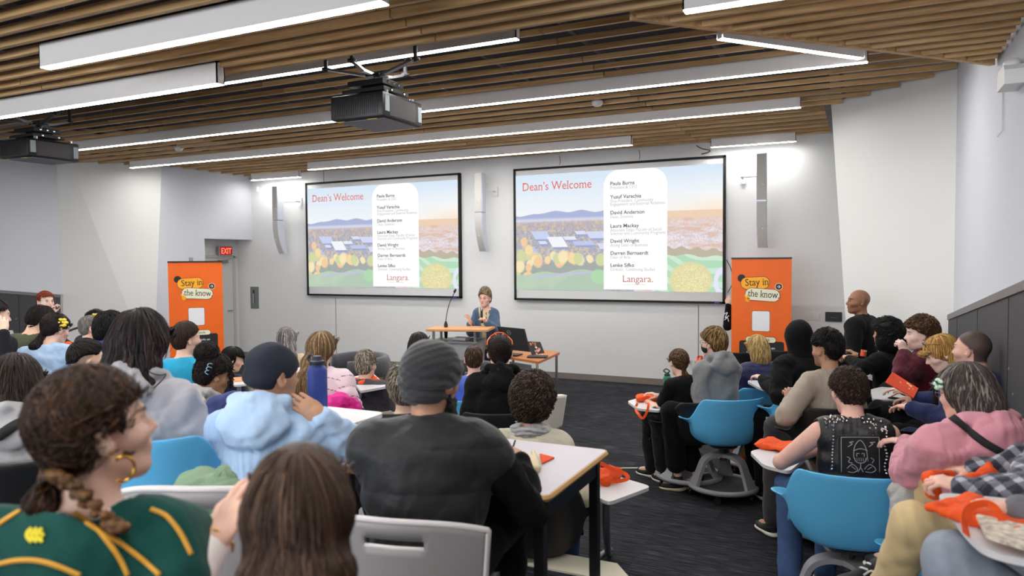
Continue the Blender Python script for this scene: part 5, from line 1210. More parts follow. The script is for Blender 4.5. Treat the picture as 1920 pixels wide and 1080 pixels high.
def plastic_chair(px, py, dep, rel, label, w_=.54, cs=1):
    """grey stacking chair seen from behind; (px,py,dep) = middle of the top edge of the back"""
    p = at(px, py, dep); va = math.atan2(p[0], p[1])+math.radians(rel); x, y = p[0]+math.sin(va)*.20, p[1]+math.cos(va)*.20; zf = floor_z(x, y)
    T = thing('stacking_chair', label, 'chair', (x, y, zf), -va); ht = p[2]-zf; G = mat('chair_grey_plastic', (150, 147, 148), rough=.45, bump=.15, bscale=260)
    nu, nv = 41, 13; V = []; zb = ht-.36; idx = {}
    for j in range(nv):
        for i in range(nu):
            u = -1+2*i/(nu-1); v = j/(nv-1); wv = w_/2*(.90+.10*v); X_ = u*wv; Y_ = -.20+.075*u*u*(1.0)-.03*v; Z_ = zb+v*.36-(.035*abs(u)**3)*v
            V.append((X_, Y_, Z_))
    F = []
    for j in range(nv-1):
        for i in range(nu-1):
            if 9 <= j <= 9 and 13 <= i <= 26: continue
            F.append((j*nu+i, j*nu+i+1, (j+1)*nu+i+1, (j+1)*nu+i))
    bk = mk('backrest', V, F, G, T, False, True); md = bk.modifiers.new('thickness', 'SOLIDIFY'); md.thickness = .014; md.offset = 0
    rim = [(np.array(V[(nv-1)*nu+i])) for i in range(nu)]
    side = [np.array(V[j*nu+nu-1]) for j in range(nv-1, -1, -1)]; sl = [np.array(V[j*nu]) for j in range(nv)]
    MB().tube(np.array(sl+rim+side), .011, 8).tube(bez([V[9*nu+13], V[9*nu+20], V[9*nu+27]], 6), .008, 8).obj('rim', mat('chair_rim', (214, 210, 210), rough=.4), T, False, True)
    V2 = [((-1+2*i/12)*.24, -.2+j/10*.44, .455-.02*math.cos((-1+2*i/12)*1.5)-(.02*max(j-8, 0)**1.3*.5)) for j in range(11) for i in range(13)]
    st = mk('seat', V2, [(j*13+i, j*13+i+1, (j+1)*13+i+1, (j+1)*13+i) for j in range(10) for i in range(12)], G, T, False, True); md = st.modifiers.new('thickness', 'SOLIDIFY'); md.thickness = .014
    for sx in (-1, 1):
        MB().tube(bez([(sx*.25, .22, 0), (sx*.235, .19, .40), (sx*.235, .10, .43), (sx*.235, -.15, .43), (sx*.245, -.20, ht-.30)], 6), .012, 8).obj('leg', STEEL, T, False, True)
        MB().tube([(sx*.25, -.26, 0), (sx*.235, -.12, .42)], .012, 8).obj('leg', STEEL, T, False, True)
    return T
# ---- desk on the near left tier
dz = .42+.74; T = thing('desk', 'light laminate desk with oak edge and black steel frame on the tier', 'desk', (-1.42, 2.82, .42))
P = [(-1.045, 2.455), (-1.045, 3.165), (-2.02, 3.165), (-2.02, 2.455)]
top_, _ = slab_px('desktop', P, dz, mat('laminate_grey', (200, 194, 202), rough=.4), T, .026, .03, False)
b = MB(); Pr = round_poly([np.array([*p, 0]) for p in P], .03); 
b.tube([np.array([p[0], p[1], dz-.013]) for p in Pr]+[np.array([Pr[0][0], Pr[0][1], dz-.013])], .0135, 6); b.obj('edge_band', mat('oak_edge', (206, 160, 96), rough=.45), top_, True)
FRM = mat('frame_black', (24, 24, 28), rough=.4, metal=.3)
MB().box((-1.09, 2.81, dz-.07), (.03, .64, .085)).box((-1.98, 2.81, dz-.07), (.03, .64, .085)).box((-1.53, 3.12, dz-.07), (.9, .03, .085)).box((-1.53, 2.50, dz-.07), (.9, .03, .085)).obj('apron', FRM, T, True)
for x in (-1.09, -1.98):
    for y in (2.50, 3.12): MB().box((x, y, (dz-.03+.425)/2), (.04, .04, dz-.03-.425)).obj('leg', FRM, T, True)
# ---- speaker's corner: lectern, table, monitor, laptop, chairs
LW = mat('lectern_wood', (196, 142, 92), rough=.45, var=.08, vscale=6, stretch=(2, 20, 20)); LG_ = mat('lectern_grey', (134, 136, 142), rough=.5)
cx, cy = -4.90, 8.49; ya = YAW*.62; T = thing('lectern', 'grey lectern with a raised wooden top and gooseneck microphone, in front of the speaker', 'lectern', (cx, cy, 0), ya)
MB().box((0, 0, .47), (.62, .56, .94), bev=.008).obj('cabinet', LG_, T, autos=40)
MB().box((0, 0, .945), (.66, .6, .02), bev=.004).obj('cabinet_top', mat('lectern_top_grey', (108, 110, 116), rough=.4), T)
MB().box((.05, -.02, 1.105), (.84, .50, .03), bev=.005).obj('reading_top', LW, T)
for x, y in ((-.28, -.2), (.28, -.2), (-.28, .18), (.28, .18)): MB().tube([(x, y, .95), (x, y, 1.09)], .018, 10).obj('support_post', STEEL, T)
MB().tube(bez([(-.17, .02, 1.0), (-.17, .02, 1.2), (-.12, 0, 1.42), (-.03, -.03, 1.60)], 8), .0055, 8).lathe([(.02, -.09), (.026, 0), (.026, .10), (.012, .14)], (-.17, .02, 1.06), 12).obj('gooseneck', BLK, T, smooth=True)
MB().lathe([(.006, -.03), (.016, -.02), (.018, .01), (.008, .03)], (-.025, -.03, 1.615), 12, rotm(0, .5, 0)).obj('microphone', BLK, T, smooth=True)
MB().lathe([(.028, 0), (.028, .006)], (.02, -.285, .78), 16, rotm(math.pi/2, 0, 0)).obj('lock', BLK, T)
T = thing('phone', 'light grey desk phone lying on the lectern cabinet under the wooden top', 'phone', (-4.86, 8.45, .955)); MB().box((-4.83, 8.46, .975), (.2, .14, .04), bev=.01).obj('phone_body', mat('phone_grey', (190, 188, 184), rough=.5), T, True)
tc_ = np.array([-4.10, 8.98]); T = thing('wooden_table', 'wooden-topped table with steel legs beside the lectern', 'table', (*tc_, 0), 0)
Pq = [onZ(1050, 659, .74)[:2], onZ(958, 672, .74)[:2]]; A_, B_ = onZ(1050, 660, .74)[:2], onZ(1010, 678, .74)[:2]; C_ = onZ(915, 663, .74)[:2]; D_ = A_+(C_-B_)
tt, _ = slab_px('tabletop', [A_, B_, C_, D_], .74, mat('table_wood', (190, 118, 62), rough=.4, var=.1, vscale=5, stretch=(2, 18, 18)), T, .032, .02, False)
ctr = (A_+B_+C_+D_)/4
for q in (A_, B_, C_, D_): p = q*.9+ctr*.1; MB().tube([(p[0], p[1], 0), (p[0], p[1], .71)], .018, 8).obj('leg', STEEL, T, True)
u_ = nrm(C_-B_); b = MB(); pm = B_*.75+C_*.25; 
MB().bar((*(B_*.86+C_*.14), .50), (*(B_*.45+C_*.55), .50), .012, .36).obj('modesty_panel', mat('perforated_steel', (120, 122, 126), rough=.4, metal=.4), T, True)
b = MB()
for i in range(9):
    for j in range(6):
        p = B_*(.84-.035*i)+C_*(.16+.035*i)-np.array([-u_[1], u_[0]])*(-.008); b.box((p[0]+.0, p[1]-.006, .38+.045*j), (.014, .006, .014))
b.obj('perforation', mat('hole_dark', (40, 40, 44)), T, True)
# monitor, seen from behind
def panel(T, name, pts, z0z1, m, th=.03):
    pass
def quad_panel(name, px4, deps, m, T, th=.02, bev=None):
    """flat panel through four picture corners at given depths (its real place)"""
    Q = [at(x, y, d) for (x, y), d in zip(px4, deps)]; n = nrm(np.cross(Q[1]-Q[0], Q[3]-Q[0])); n = n if n@(CAM-Q[0]) < 0 else -n; V = Q+[q+n*abs(th) for q in Q]
    F = [(3, 2, 1, 0), (4, 5, 6, 7), (0, 1, 5, 4), (1, 2, 6, 5), (2, 3, 7, 6), (3, 0, 4, 7)]; return mk(name, V, F, m, T, True), Q, n
mc = at(955, 650, 9.75); T = thing('computer_monitor', 'black computer monitor seen from behind on the wooden table', 'monitor', (mc[0], mc[1], .74))
bk, Q, n = quad_panel('back_panel', [(932, 612), (982, 617), (993, 660), (948, 655)], [9.75, 9.55, 9.5, 9.7], BLK, T, -.03)
c = Q[0]*.62+Q[1]*.38; c = c+(Q[3]-Q[0])*.22; e1 = nrm(Q[1]-Q[0]); e2 = nrm(Q[0]-Q[3]); nn = -nrm(np.cross(e1, e2)); nn = nn if nn@(CAM-c) > 0 else -nn
b = MB().prism([(.03*math.cos(a)*(1), .03*math.sin(a)) for a in np.linspace(0, 6.283, 25)[:-1]], .001, .002, (c+nn*.002, e1, e2, nn)); b.obj('logo_ring', mat('logo_grey', (150, 152, 156), rough=.4), bk, True)
MB().prism([(.025*math.cos(a)*(1), .025*math.sin(a)) for a in np.linspace(0, 6.283, 25)[:-1]], .002, .003, (c+nn*.002, e1, e2, nn)).obj('logo_field', BLK, bk, True); text_obj('DELL', .018, mat('logo_grey', (150, 152, 156)), bk, (c+nn*.0055-e1*.019-e2*.006, e1, e2, nn), xs=.85)
MB().tube([(mc[0]-.02, mc[1]+.05, .745), (mc[0], mc[1]+.05, .95)], .03, 10).box((mc[0], mc[1]+.05, .752), (.26, .2, .015), bev=.004).obj('stand', BLK, T, True)
lp = at(1003, 665, 9.45); T = thing('laptop', 'open black laptop with a flower-patterned lid at the table end', 'laptop', (lp[0], lp[1], .74))
ld, Q, n = quad_panel('lid', [(989, 640), (1013, 641), (1021, 662), (997, 666)], [9.45, 9.4, 9.35, 9.4], BLK, T, -.01)
e1, e2 = nrm(Q[1]-Q[0]), nrm(Q[0]-Q[3]); nn = nrm(np.cross(e1, e2)); nn = nn if nn@(CAM-Q[0]) > 0 else -nn; rs = np.random.RandomState(4)
for i in range(16):
    a, b_ = rs.rand(), rs.rand(); a = .08+.5*a+.35*b_; b_ = .1+.8*b_; c = Q[0]+(Q[1]-Q[0])*min(a, .92)+(Q[3]-Q[0])*b_+nn*.002; r_ = .008+.010*rs.rand()
    MB().prism([(r_*(1+.25*math.cos(5*t))*math.cos(t), r_*(1+.25*math.cos(5*t))*math.sin(t)) for t in np.linspace(0, 6.283, 21)[:-1]], 0, .001, (c, e1, e2, nn)).obj('printed_flower', mat('flower_%d' % (i % 3), [(226, 160, 130), (240, 214, 190), (206, 120, 80)][i % 3]), ld, True)
MB().box((lp[0]-.02, lp[1]+.13, .75), (.26, .18, .018), np.array(rotm(0, 0, .3))).obj('keyboard_base', BLK, T, True)
def lounge_chair(x, y, rz, label, c1, legc, k=1, back=True):
    T = thing('lounge_chair', label, 'armchair', (x, y, 0), rz); m = mat('lounge_%d' % c1[0], c1, rough=.85, bump=.3, bscale=200, sheen=.3)
    V = []; nu, nv = 40, 12
    for i in range(nu):
        a = math.radians(-118+236*i/(nu-1)); ex = 1-.0*abs(a)
        for j in range(nv):
            q = 2*math.pi*j/nv; rr = .40+.055*math.cos(q); hh = .70+.125*math.sin(q)*(1 if abs(a) < 1.2 else 1-.2*(abs(a)-1.2))
            V.append((rr*math.sin(a)*1.08*k, -rr*math.cos(a)*k, hh))
    F = [(i*nv+j, i*nv+(j+1) % nv, (i+1)*nv+(j+1) % nv, (i+1)*nv+j) for i in range(nu-1) for j in range(nv)]+[tuple(range(nv))[::-1], tuple((nu-1)*nv+j for j in range(nv))]
    mk('backrest', V, F, m, T, False, True)
    MB().lathe([(.001, .30), (.36*k, .31), (.40*k, .36), (.40*k, .42), (.36*k, .46), (.001, .465)], seg=36, cap=False).obj('seat_cushion', m, T, smooth=True)
    lm = mat('lounge_leg_%d' % legc[0], legc, rough=.4)
    for a in (-2.2, -.75, .75, 2.2):
        p = np.array([math.sin(a)*.36, -math.cos(a)*.36, 0]); MB().bar(p, p*1.0+[0, 0, .60 if abs(a) < 1 else .35], .045, .03, up=(1, 0, 0)).obj('leg', lm, T)
    return T
p = at(665, 700, 9.3); lounge_chair(p[0], p[1], 2.5, 'dark charcoal barrel armchair with oak legs by the front wall, empty', (62, 62, 70), (206, 160, 80))
p = at(868, 705, 8.4); lounge_chair(p[0], p[1], 2.6, 'dark armchair just visible in front of the lectern', (40, 38, 46), (60, 50, 44))
def shell_lounge(x, y, rz, label, c, h_=.78, r_=.36):
    T = thing('tub_chair', label, 'armchair', (x, y, 0), rz); m = mat('tub_%d' % c[0], c, rough=.7, bump=.1, bscale=300); nu, nv = 40, 12; V = []
    for i in range(nu):
        a = math.radians(-125+250*i/(nu-1))
        for j in range(nv):
            v = j/(nv-1); top = h_-(h_-.52)*min(1, (abs(a)/2.18)**2.5); V.append(((r_+.05*v)*math.sin(a), -(r_+.05*v)*math.cos(a), .28+v*(top-.28)))
    F = [(i*nv+j, (i+1)*nv+j, (i+1)*nv+j+1, i*nv+j+1) for i in range(nu-1) for j in range(nv-1)]
    o = mk('shell', V, F, m, T, False, True); md = o.modifiers.new('t', 'SOLIDIFY'); md.thickness = .05; md.offset = 1
    MB().lathe([(.001, .26), (r_, .27), (r_+.02, .34), (r_, .44), (.001, .45)], seg=32, cap=False).obj('seat_cushion', m, T, smooth=True)
    for a in (-2.3, -.8, .8, 2.3): MB().tube([(math.sin(a)*.25, -math.cos(a)*.25, .27), (math.sin(a)*.3, -math.cos(a)*.3, 0)], .016, 8).obj('leg', STEEL, T)
    return T
p = at(785, 716, 7.2); shell_lounge(p[0], p[1], YAW+.0, 'cream tub chair holding the black-haired woman near the front', (232, 224, 204), .86, .40)
p = at(985, 716, 7.7); shell_lounge(p[0], p[1], YAW, 'white tub chair between the ponytail woman and the wooden table', (226, 222, 212), .66, .34)
p = at(548, 690, 7.9); shell_lounge(p[0], p[1], YAW+.3, 'beige tub chair holding the woman with long grey hair', (222, 210, 186), .86, .40)
# black side chair by the wall
p = onZ(1020, 702, 0); T = thing('visitor_chair', 'black visitor chair with chrome frame behind the wooden table end', 'chair', (p[0], p[1], 0), -.2); BF = mat('chair_black_fabric', (26, 26, 30), rough=.8, bump=.3, bscale=240)
MB().box((0, -.0, .46), (.46, .44, .07), bev=.02).obj('seat', BF, T, autos=50); MB().box((0, .22, .72), (.44, .06, .34), rotm(-.15, 0, 0), bev=.02).obj('backrest', BF, T, autos=50)
for sx in (-1, 1):
    MB().tube([(sx*.24, -.2, 0), (sx*.24, -.2, .43), (sx*.24, .2, .43), (sx*.24, .26, .85)], .011, 8).obj('frame', mat('chrome', (210, 210, 212)), T); MB().tube([(sx*.24, .24, 0), (sx*.24, .18, .43)], .011, 8).obj('leg', mat('chrome', (210, 210, 212)), T)
# ---- orange tote bags and small things
TOTE = mat('tote_orange', (240, 84, 16), rough=.8, bump=.4, bscale=260, var=.08, vscale=25)
def bag(label, parts, m=TOTE, name='tote_bag', cat='bag', h=.006, amp=.006, straps=(), seed=1, group=None, text=None, fq=30):
    """soft folded bag: parts = list of primitives; straps = list of point paths"""
    V, F = mesh_sdf(parts, h, disp=lambda X: wav(X, seed, fq, amp)+wav(X, seed+2, fq*2.2, amp*.5)); c = V.mean(0); c[2] = V[:, 2].min()
    T = thing(name, label, cat, tuple(c), 0, group); bd = mk('bag_body', V, F, m, T, True, True)
    for P in straps:
        P = bez(P, 8); T_ = np.gradient(P, axis=0); T_ /= np.linalg.norm(T_, axis=1)[:, None]; B = MB(); Vv = []
        for p, t in zip(P, T_):
            n_ = nrm(np.cross(t, np.array([.3, -1, .4]))); q_ = nrm(np.cross(n_, t))
            for a, b_ in ((-1, -1), (1, -1), (1, 1), (-1, 1)): Vv.append(p+n_*a*.011+q_*b_*.0015)
        n = len(P); B.add(Vv, [(i*4+k, i*4+(k+1) % 4, (i+1)*4+(k+1) % 4, (i+1)*4+k) for i in range(n-1) for k in range(4)]+[(3, 2, 1, 0), tuple((n-1)*4+k for k in range(4))]); B.obj('strap', m, T, True)
    return T
def flat_bag(label, px, z, size, yaw, th=.018, **kw):
    c = onZ(px[0], px[1], z)+np.array([0, 0, th]); R_ = rotm(0, 0, -math.radians(yaw)); u, v = R_[:, 0], R_[:, 1]; a, b_ = size
    P = [RC(c+u*a*s1+v*b_*.5, c+u*a*s1-v*b_*.5, th, th, .02) for s1 in np.linspace(-.5, .5, 17)]
    return bag(label, P, **kw), c, u, v
# ------------------------------------------------------------------ the audience and the speaker
def jacket(name, c, **k): return dict(name=name, c=c, **k)
def seat(o, label, m=BLACKS, dx=0, dy=0, tablet=None, base=True, zs=None, rot=0, group=None):
    h_ = o['hip']; RB = o['RB']; f = RB[:, 1]; x, y = h_[0]+f[0]*(.06+dy)+RB[0, 0]*dx, h_[1]+f[1]*(.06+dy)+RB[1, 0]*dx
    zf = floor_z(x, y); sz = zs if zs else max(h_[2]-.115*o['s'], zf+.36); yaw = math.degrees(math.atan2(f[0], f[1]))+rot
    return node_chair(x, y, yaw, sz, label, m, base, tablet, group)
TR = dict(black=dict(c=(26, 26, 30)), navy=dict(c=(40, 48, 74)), jean=dict(c=(66, 88, 128), mat='denim', name='jeans'))
# --- nearest row -------------------------------------------------------
BR = (62, 42, 32)
o = person('child with long straight brown hair in the foreground, seen from behind', (562, 962, 1.38), rel=4, s=.98, skin='light', haircol=(84, 62, 50),
           hair=dict(kind='long', t=.016, len=.36, w=.100, d=.07, flare=1.15, n=2600, lw=.0022, ll=.16, mess=.05, lift=.003, hi=(118, 90, 70), hif=.78), top=dict(name='sweater', c=(176, 140, 150)), arms=(dict(w=('b', -.1, .3, .1)), dict(w=('b', .1, .3, .1))))
o = person('woman with braided hair and gold hoop earrings in a dark green rugby jersey', (183, 808, 1.52), rel=74, hp=7, brel=12, lean=.10, side=.06, skin='light', haircol=BR, w=1.02, sh=1.02,
           hair=dict(kind='pony', t=.014, top=.004, knot=(0, -.095, -.085), end=(.0, -.10, -.15), pr=.03, fy=.030, ftop=.072, earcut=1, n=3600, lw=.0022, ll=.14, mess=.10, amp=.009, lift=.004, hi=(96, 64, 42), hif=.76),
           top=[dict(name='undershirt', c=(232, 228, 226), inf=.006, fold=.004, neckw=.012, cuff=.97), dict(name='rugby_jersey', c=(22, 72, 66), sleeve='short', inf=.020, neckw=.042, fold=.006)],
           arms=(dict(w=('b', -.15, .3, .05)), dict(w=(404, 1022, 1.56), e=(330, 1120, 1.46), hd=(.45, .25, .85), back=(-.6, -.5, .3), curl=.3, thumb=.2)))
JER = o; bt = bvh(o['top'], o['body']); GOLD = mat('gold', (226, 178, 76), rough=.25, metal=1); PIPE = mat('piping_gold', (214, 156, 44), rough=.6)
for pts in ([(140, 962), (160, 978), (184, 994), (215, 1012), (255, 1040), (300, 1078)], [(184, 994), (205, 1020), (225, 1050), (240, 1079)], [(-20, 1062), (30, 1051), (75, 1052), (115, 1064), (150, 1079)],
            [(282, 955), (312, 968), (338, 1000), (358, 1040)], [(-4, 985), (18, 970), (38, 958)]): ribbon('piping', bt, pts, .009, PIPE, o['top'], off=.001)
YL = mat('logo_yellow', (226, 208, 30), rough=.6)
for i in range(3):
    x = 55+i*10; ribbon('logo_mark', bt, [(x+6, 991), (x-2, 999), (x-2, 1008), (x+6, 1017)], .0065, YL, o['top'], off=.002)
    ribbon('logo_mark', bt, [(x+1, 1000), (x+8, 1003), (x+2, 1010)], .005, YL, o['top'], off=.002)
# braid laid over the shoulder, hoops, studs, bracelet
P = [(98, 888), (120, 902), (146, 922), (176, 950), (206, 978), (224, 992)]; Pb = bez([at(x, y, 1.42+.0*i) for i, (x, y) in enumerate(P)], 3); prims = []
for i, p in enumerate(Pb):
    sg = 1 if i % 2 else -1; prims.append(EL(p+np.array([.006*sg, 0, .004*sg]), (.014, .014, .011), None, .004))
prims += [EL(at(92, 862, 1.50), (.018, .02, .03), None, .02), EL(at(88, 892, 1.52), (.016, .016, .028), None, .02), EL(at(112, 862, 1.47), (.026, .024, .035), None, .02)]
V, F = mesh_sdf(prims, .003, disp=lambda X: wav(X, 3, 300, .0014)+wav(X, 4, 90, .003)); c1 = np.clip(.5+wav(V, 9, 220, .5), 0, 1)[:, None]
mk('braid', V, F, HAIRM, o['hair'], True, True, np.array(S((58, 40, 28)))*(1-c1)+np.array(S((128, 90, 54)))*c1*1.0)
ear = o['H']+o['R']@np.array([.086, -.006, -.04]); b = MB(); b.tube([ear+o['R']@np.array([.004, .022*math.sin(t)+.016, -.028+.026*math.cos(t)]) for t in np.linspace(-.6, 3.9, 24)], .0035, 8); b.obj('hoop_earring', GOLD, o['T'], True, True)
MB().lathe([(.005, 0), (.005, .004), (.001, .005)], ear+o['R']@np.array([.004, .0, .008]), 12).obj('stud_earring', GOLD, o['T'], True)
b = MB(); w_ = JER and at(404, 1022, 1.56)
e_ = at(330, 1120, 1.46); ax = nrm(w_-e_); u = nrm(np.cross(ax, [0, 0, 1])); v = np.cross(ax, u)
b.tube([w_+ax*.012+(u*math.cos(t)+v*math.sin(t))*(.034+.002*math.sin(t*9)) for t in np.linspace(0, 6.283, 50)], .0035, 6, cap=False); b.obj('bracelet', GOLD, o['T'], True, True)
t_ = bvh(o['body']); ribbon('necklace', t_, [(99, 917), (108, 921), (118, 915)], .003, GOLD, o['T'], tube=.0016)
# --- row of the turban, beanie and black-haired woman ---------------------
TURB = mat('turban_cloth', (48, 48, 52), rough=.85, bump=.35, bscale=160, sheen=.3)
o = person('bearded man in a dark grey turban and padded black vest', (812, 716, 2.70), rel=42, hp=-4, brel=10, lean=.10, skin='tan', w=1.16, sh=1.08, haircol=(20, 18, 18), s=1.04,
           top=[dict(name='black_hoodie', c=(24, 24, 27), inf=.012, fold=.008), dict(name='padded_vest', c=(52, 54, 58), sleeve='cap', inf=.030, mat='nylon', ribs=dict(a=.006, p=.145), fold=.005, collar=.05)],
           arms=(dict(w=('b', -.05, .34, .16)), dict(w=(972, 862, 2.92), e=(1000, 962, 2.72), hd=(-.35, .9, .25), back=(.2, .1, 1), curl=.5)), legs=dict(c=(26, 26, 30), p=(None, dict(k=('b', .26, .42, .04), a=('b', .26, .46, -.4)))))
def td(Q): return .0028*np.sin((Q[:, 2]*1.0+Q[:, 0]*.55+.02*np.sin(Q[:, 1]*30))*150)*np.clip((.10-Q[:, 2])/.06, .15, 1)+.0010*np.sin((Q[:, 2]-Q[:, 0]*.7)*210)+wav(Q, 3, 24, .003)
gear(o, 'turban', [('el', (0, -.016, .052), (.104, .122, .092)), ('el', (0, -.028, .005), (.102, .112, .045)), ('el', (0, -.040, -.035), (.082, .092, .045)), ('el', (0, .035, .045), (.088, .08, .05)), ('el', (0, -.01, .10), (.08, .09, .05)), ('-el', (0, .10, -.05), (.08, .10, .062))], TURB, td)
gear(o, 'beard', [('el', (0, .055, -.085), (.052, .050, .05)), ('rc', (.062, .0, -.02), (.05, .03, -.09), .014, .022), ('rc', (-.062, .0, -.02), (-.05, .03, -.09), .014, .022), ('el', (0, .075, -.075), (.035, .03, .025)), ('-el', (0, .115, -.052), (.03, .03, .012))],
     mat('beard_black', (22, 20, 20), rough=.7, bump=.8, bscale=200), lambda Q: .003*np.sin(Q[:, 0]*300)*np.sin(Q[:, 2]*240))
TURBAN = o
b = MB(); hw = at(972, 862, 2.92); b.tube([at(958, 850, 2.98), at(966, 826, 3.05)], .004, 6); T = thing('pen', 'dark pen held by the man in the dark turban', 'pen', tuple(at(962, 840, 3.0))); b.obj('barrel', BLK, T, True)
plastic_chair(742, 972, 2.38, 22, 'grey slotted plastic chair behind the man in the dark turban', .60)
plastic_chair(372, 912, 2.30, 26, 'empty grey slotted plastic chair with a green bag, left of the foreground child', .56)
LB = (178, 205, 236)
o = person('person in a navy beanie and light blue hoodie, chin on hand', (513, 706, 3.10), rel=58, hp=-4, brel=20, lean=.22, skin='tan', haircol=(24, 20, 20), w=1.1, sh=1.05, s=1.03,
           top=dict(name='light_blue_hoodie', c=LB, hood='down', hoodsize=1.25, inf=.024, fold=.008, neckw=.02),
           arms=(dict(w=('b', -.02, .42, .2)), dict(w=(602, 778, 2.98), e=(674, 842, 3.12), hd=(-.86, .05, .50), back=(.2, -1, .3), curls=[.3, .3, .32, .38], spread=.02, thumb=.1)))
gear(o, 'beanie', [('el', (0, -.014, .042), (.090, .112, .104)), ('el', (0, -.03, .005), (.087, .098, .05)), ('-el', (0, .095, -.04), (.085, .085, .075)), ('-el', (.09, .0, -.045), (.04, .05, .045)), ('-el', (-.09, .0, -.045), (.04, .05, .045))],
     mat('beanie_navy', (36, 40, 54), rough=.9, bump=.4, bscale=220), lambda Q: .003*np.sin((Q[:, 2]+Q[:, 0]*.4)*60)+.0015*np.sin(Q[:, 0]*90))
o = person('woman with long black hair in a pale grey hoodie, seen from behind', (266, 647, 3.05), rel=26, hp=-6, brel=24, lean=.20, skin='light', haircol=(40, 30, 32), w=1.08, s=1.05,
           hair=dict(kind='long', t=.020, top=.004, len=.30, w=.112, d=.07, flare=.85, fy=.03, n=2200, lw=.003, ll=.17, mess=.12, amp=.012, lift=.007, hi=(86, 62, 64), hif=.72),
           top=dict(name='pale_grey_hoodie', c=(176, 175, 182), hood='down', inf=.026, fold=.010, hoodsize=.9), arms=(dict(w=('b', -.1, .36, .16)), dict(w=('b', .12, .40, .16), e=('b', .30, .1, .12))))
seat(o, 'bright blue shell chair holding the woman in the pale grey hoodie', BLUE, zs=.97, dx=.07)
ht = bvh(o['top']); ribbon('drawstring', ht, [(271, 690), (285, 700), (300, 703), (310, 702), (300, 718), (288, 728)], .004, mat('cord_dark', (60, 60, 66)), o['top'], tube=.0022)
o = person('person with brown hair in a light grey hoodie at the far left', (30, 722, 3.35), rel=24, hp=-14, brel=8, skin='light', haircol=(48, 34, 30), w=1.1,
           hair=dict(kind='long', t=.024, len=.20, w=.115, d=.08, flare=1.0, fy=.03, n=1800, ll=.14, amp=.01, hi=(78, 56, 44), hif=.8), top=dict(name='light_grey_hoodie', c=(176, 174, 176), hood='down', inf=.026, fold=.010))
ht = bvh(*o['tops']); ribbon('bag_strap', ht, [(-5, 820), (25, 800), (55, 785), (75, 770)], .045, mat('strap_black', (22, 22, 24), rough=.8), o['T'], off=.006)
seat(o, 'black shell chair at the far left, behind the braided woman', BLACKS, tablet=([(-60, 900), (-40, 960), (62, 918), (50, 893)], 1.02))
# --- middle left -----------------------------------------------------------
o = person('young person with a curly dark hair puff and blue hair claw', (401, 704, 4.6), rel=68, hp=-20, brel=40, lean=.25, skin='tan', haircol=(36, 26, 22),
           hair=dict(kind='short', t=.014, top=.004, n=1300, curl=1, ll=.07, lw=.003, amp=.006, hl=-.01, extra=[(-.0, -.085, .125, .070, .070, .066), (.0, -.045, .075, .06, .06, .05), (.045, .075, .05, .07, .085, -.03, .012, .008)], lift=.012), top=dict(name='grey_hoodie', c=(170, 168, 168), hood='down', inf=.02))
CLIP = mat('clip_blue', (150, 196, 222), rough=.3); b = MB()
for i in range(3): c = o['H']+o['R']@np.array([.07, -.075, .055-i*.022]); b.tube([c+o['R']@np.array([.012, .02*math.cos(a), .012*math.sin(a)]) for a in np.linspace(0, 5.2, 12)], .003, 6)
b.obj('hair_claw', CLIP, o['hair'], True, True)
T0 = o; seat(o, 'black shell chair under the young person with the curly puff')
bag('navy backpack with pale lettering hanging behind the person with the curly puff', [RC(at(405, 760, 4.2), at(440, 750, 4.2), .05, .05, .02), RC(at(410, 790, 4.2), at(420, 835, 4.2), .085, .08, .03), RC(at(400, 800, 4.2), at(440, 800, 4.2), .06, .05, .03)], mat('backpack_navy', (44, 56, 108), rough=.75, bump=.3, bscale=200), 'backpack', 'backpack', h=.006, amp=.008)
o = person('boy with short brown hair in a teal polo shirt, turned to the right', (351, 637, 5.4), s=.92, rel=66, brel=20, lean=.1, skin='light', haircol=(66, 48, 38), hair=dict(kind='short', t=.012, top=.014, n=1300, lw=.0028, comb=(0, .08, 0)), top=dict(name='teal_polo', c=(44, 150, 186), sleeve='short', collar=.02, fold=.005, neckw=.008))
seat(o, 'black shell chair under the boy in the teal polo')
o = person('black-haired person in profile beyond the curly puff, looking down right', (437, 674, 7.6), rel=84, hp=-18, skin='light', haircol=(22, 20, 22), hair=dict(kind='long', t=.016, len=.16, w=.08, d=.05, fy=.01), top=dict(name='navy_top', c=(34, 40, 66)))
o = person('young man with dark faded hair, head just above the braided woman', (166, 678, 4.5), s=.94, rel=74, hp=4, brel=40, skin='light', haircol=(34, 28, 26), stub=.6, hair=dict(kind='short', fade=.035, t=.010, top=.018, hl=-.012, n=1200, lw=.003, extra=[(0, .035, .098, .055, .05, .026)], comb=(0, .6, 0)), top=dict(name='dark_top', c=(40, 40, 46)))
seat(o, 'black shell chair under the young man with faded hair')
o = person('person with shaggy black hair in a royal blue quilted jacket, looking right', (207, 617, 5.8), s=.93, rel=62, hp=-14, brel=25, lean=.2, skin='light', haircol=(26, 23, 25), w=1.1, hair=dict(kind='short', t=.026, top=.008, n=1200, lw=.0035, ll=.08, mess=.3, lift=.01, extra=[(0, -.075, -.05, .06, .045, .06)], hl=-.02), top=dict(name='quilted_jacket', c=(44, 50, 138), mat='nylon', inf=.03, ribs=dict(a=.007, p=.05, arms=1), collar=.045, fold=.005))
o = person('man with short grey hair and a face mask beyond the blue quilted jacket', (172, 615, 7.4), rel=84, skin='pink', haircol=(130, 126, 120), hair=dict(kind='short', t=.008, n=500, hl=.02), wear=dict(mask=(190, 188, 190)), top=dict(name='pale_grey_top', c=(170, 172, 182)))
FLY = mat('petal_yellow', (232, 206, 70), rough=.6)
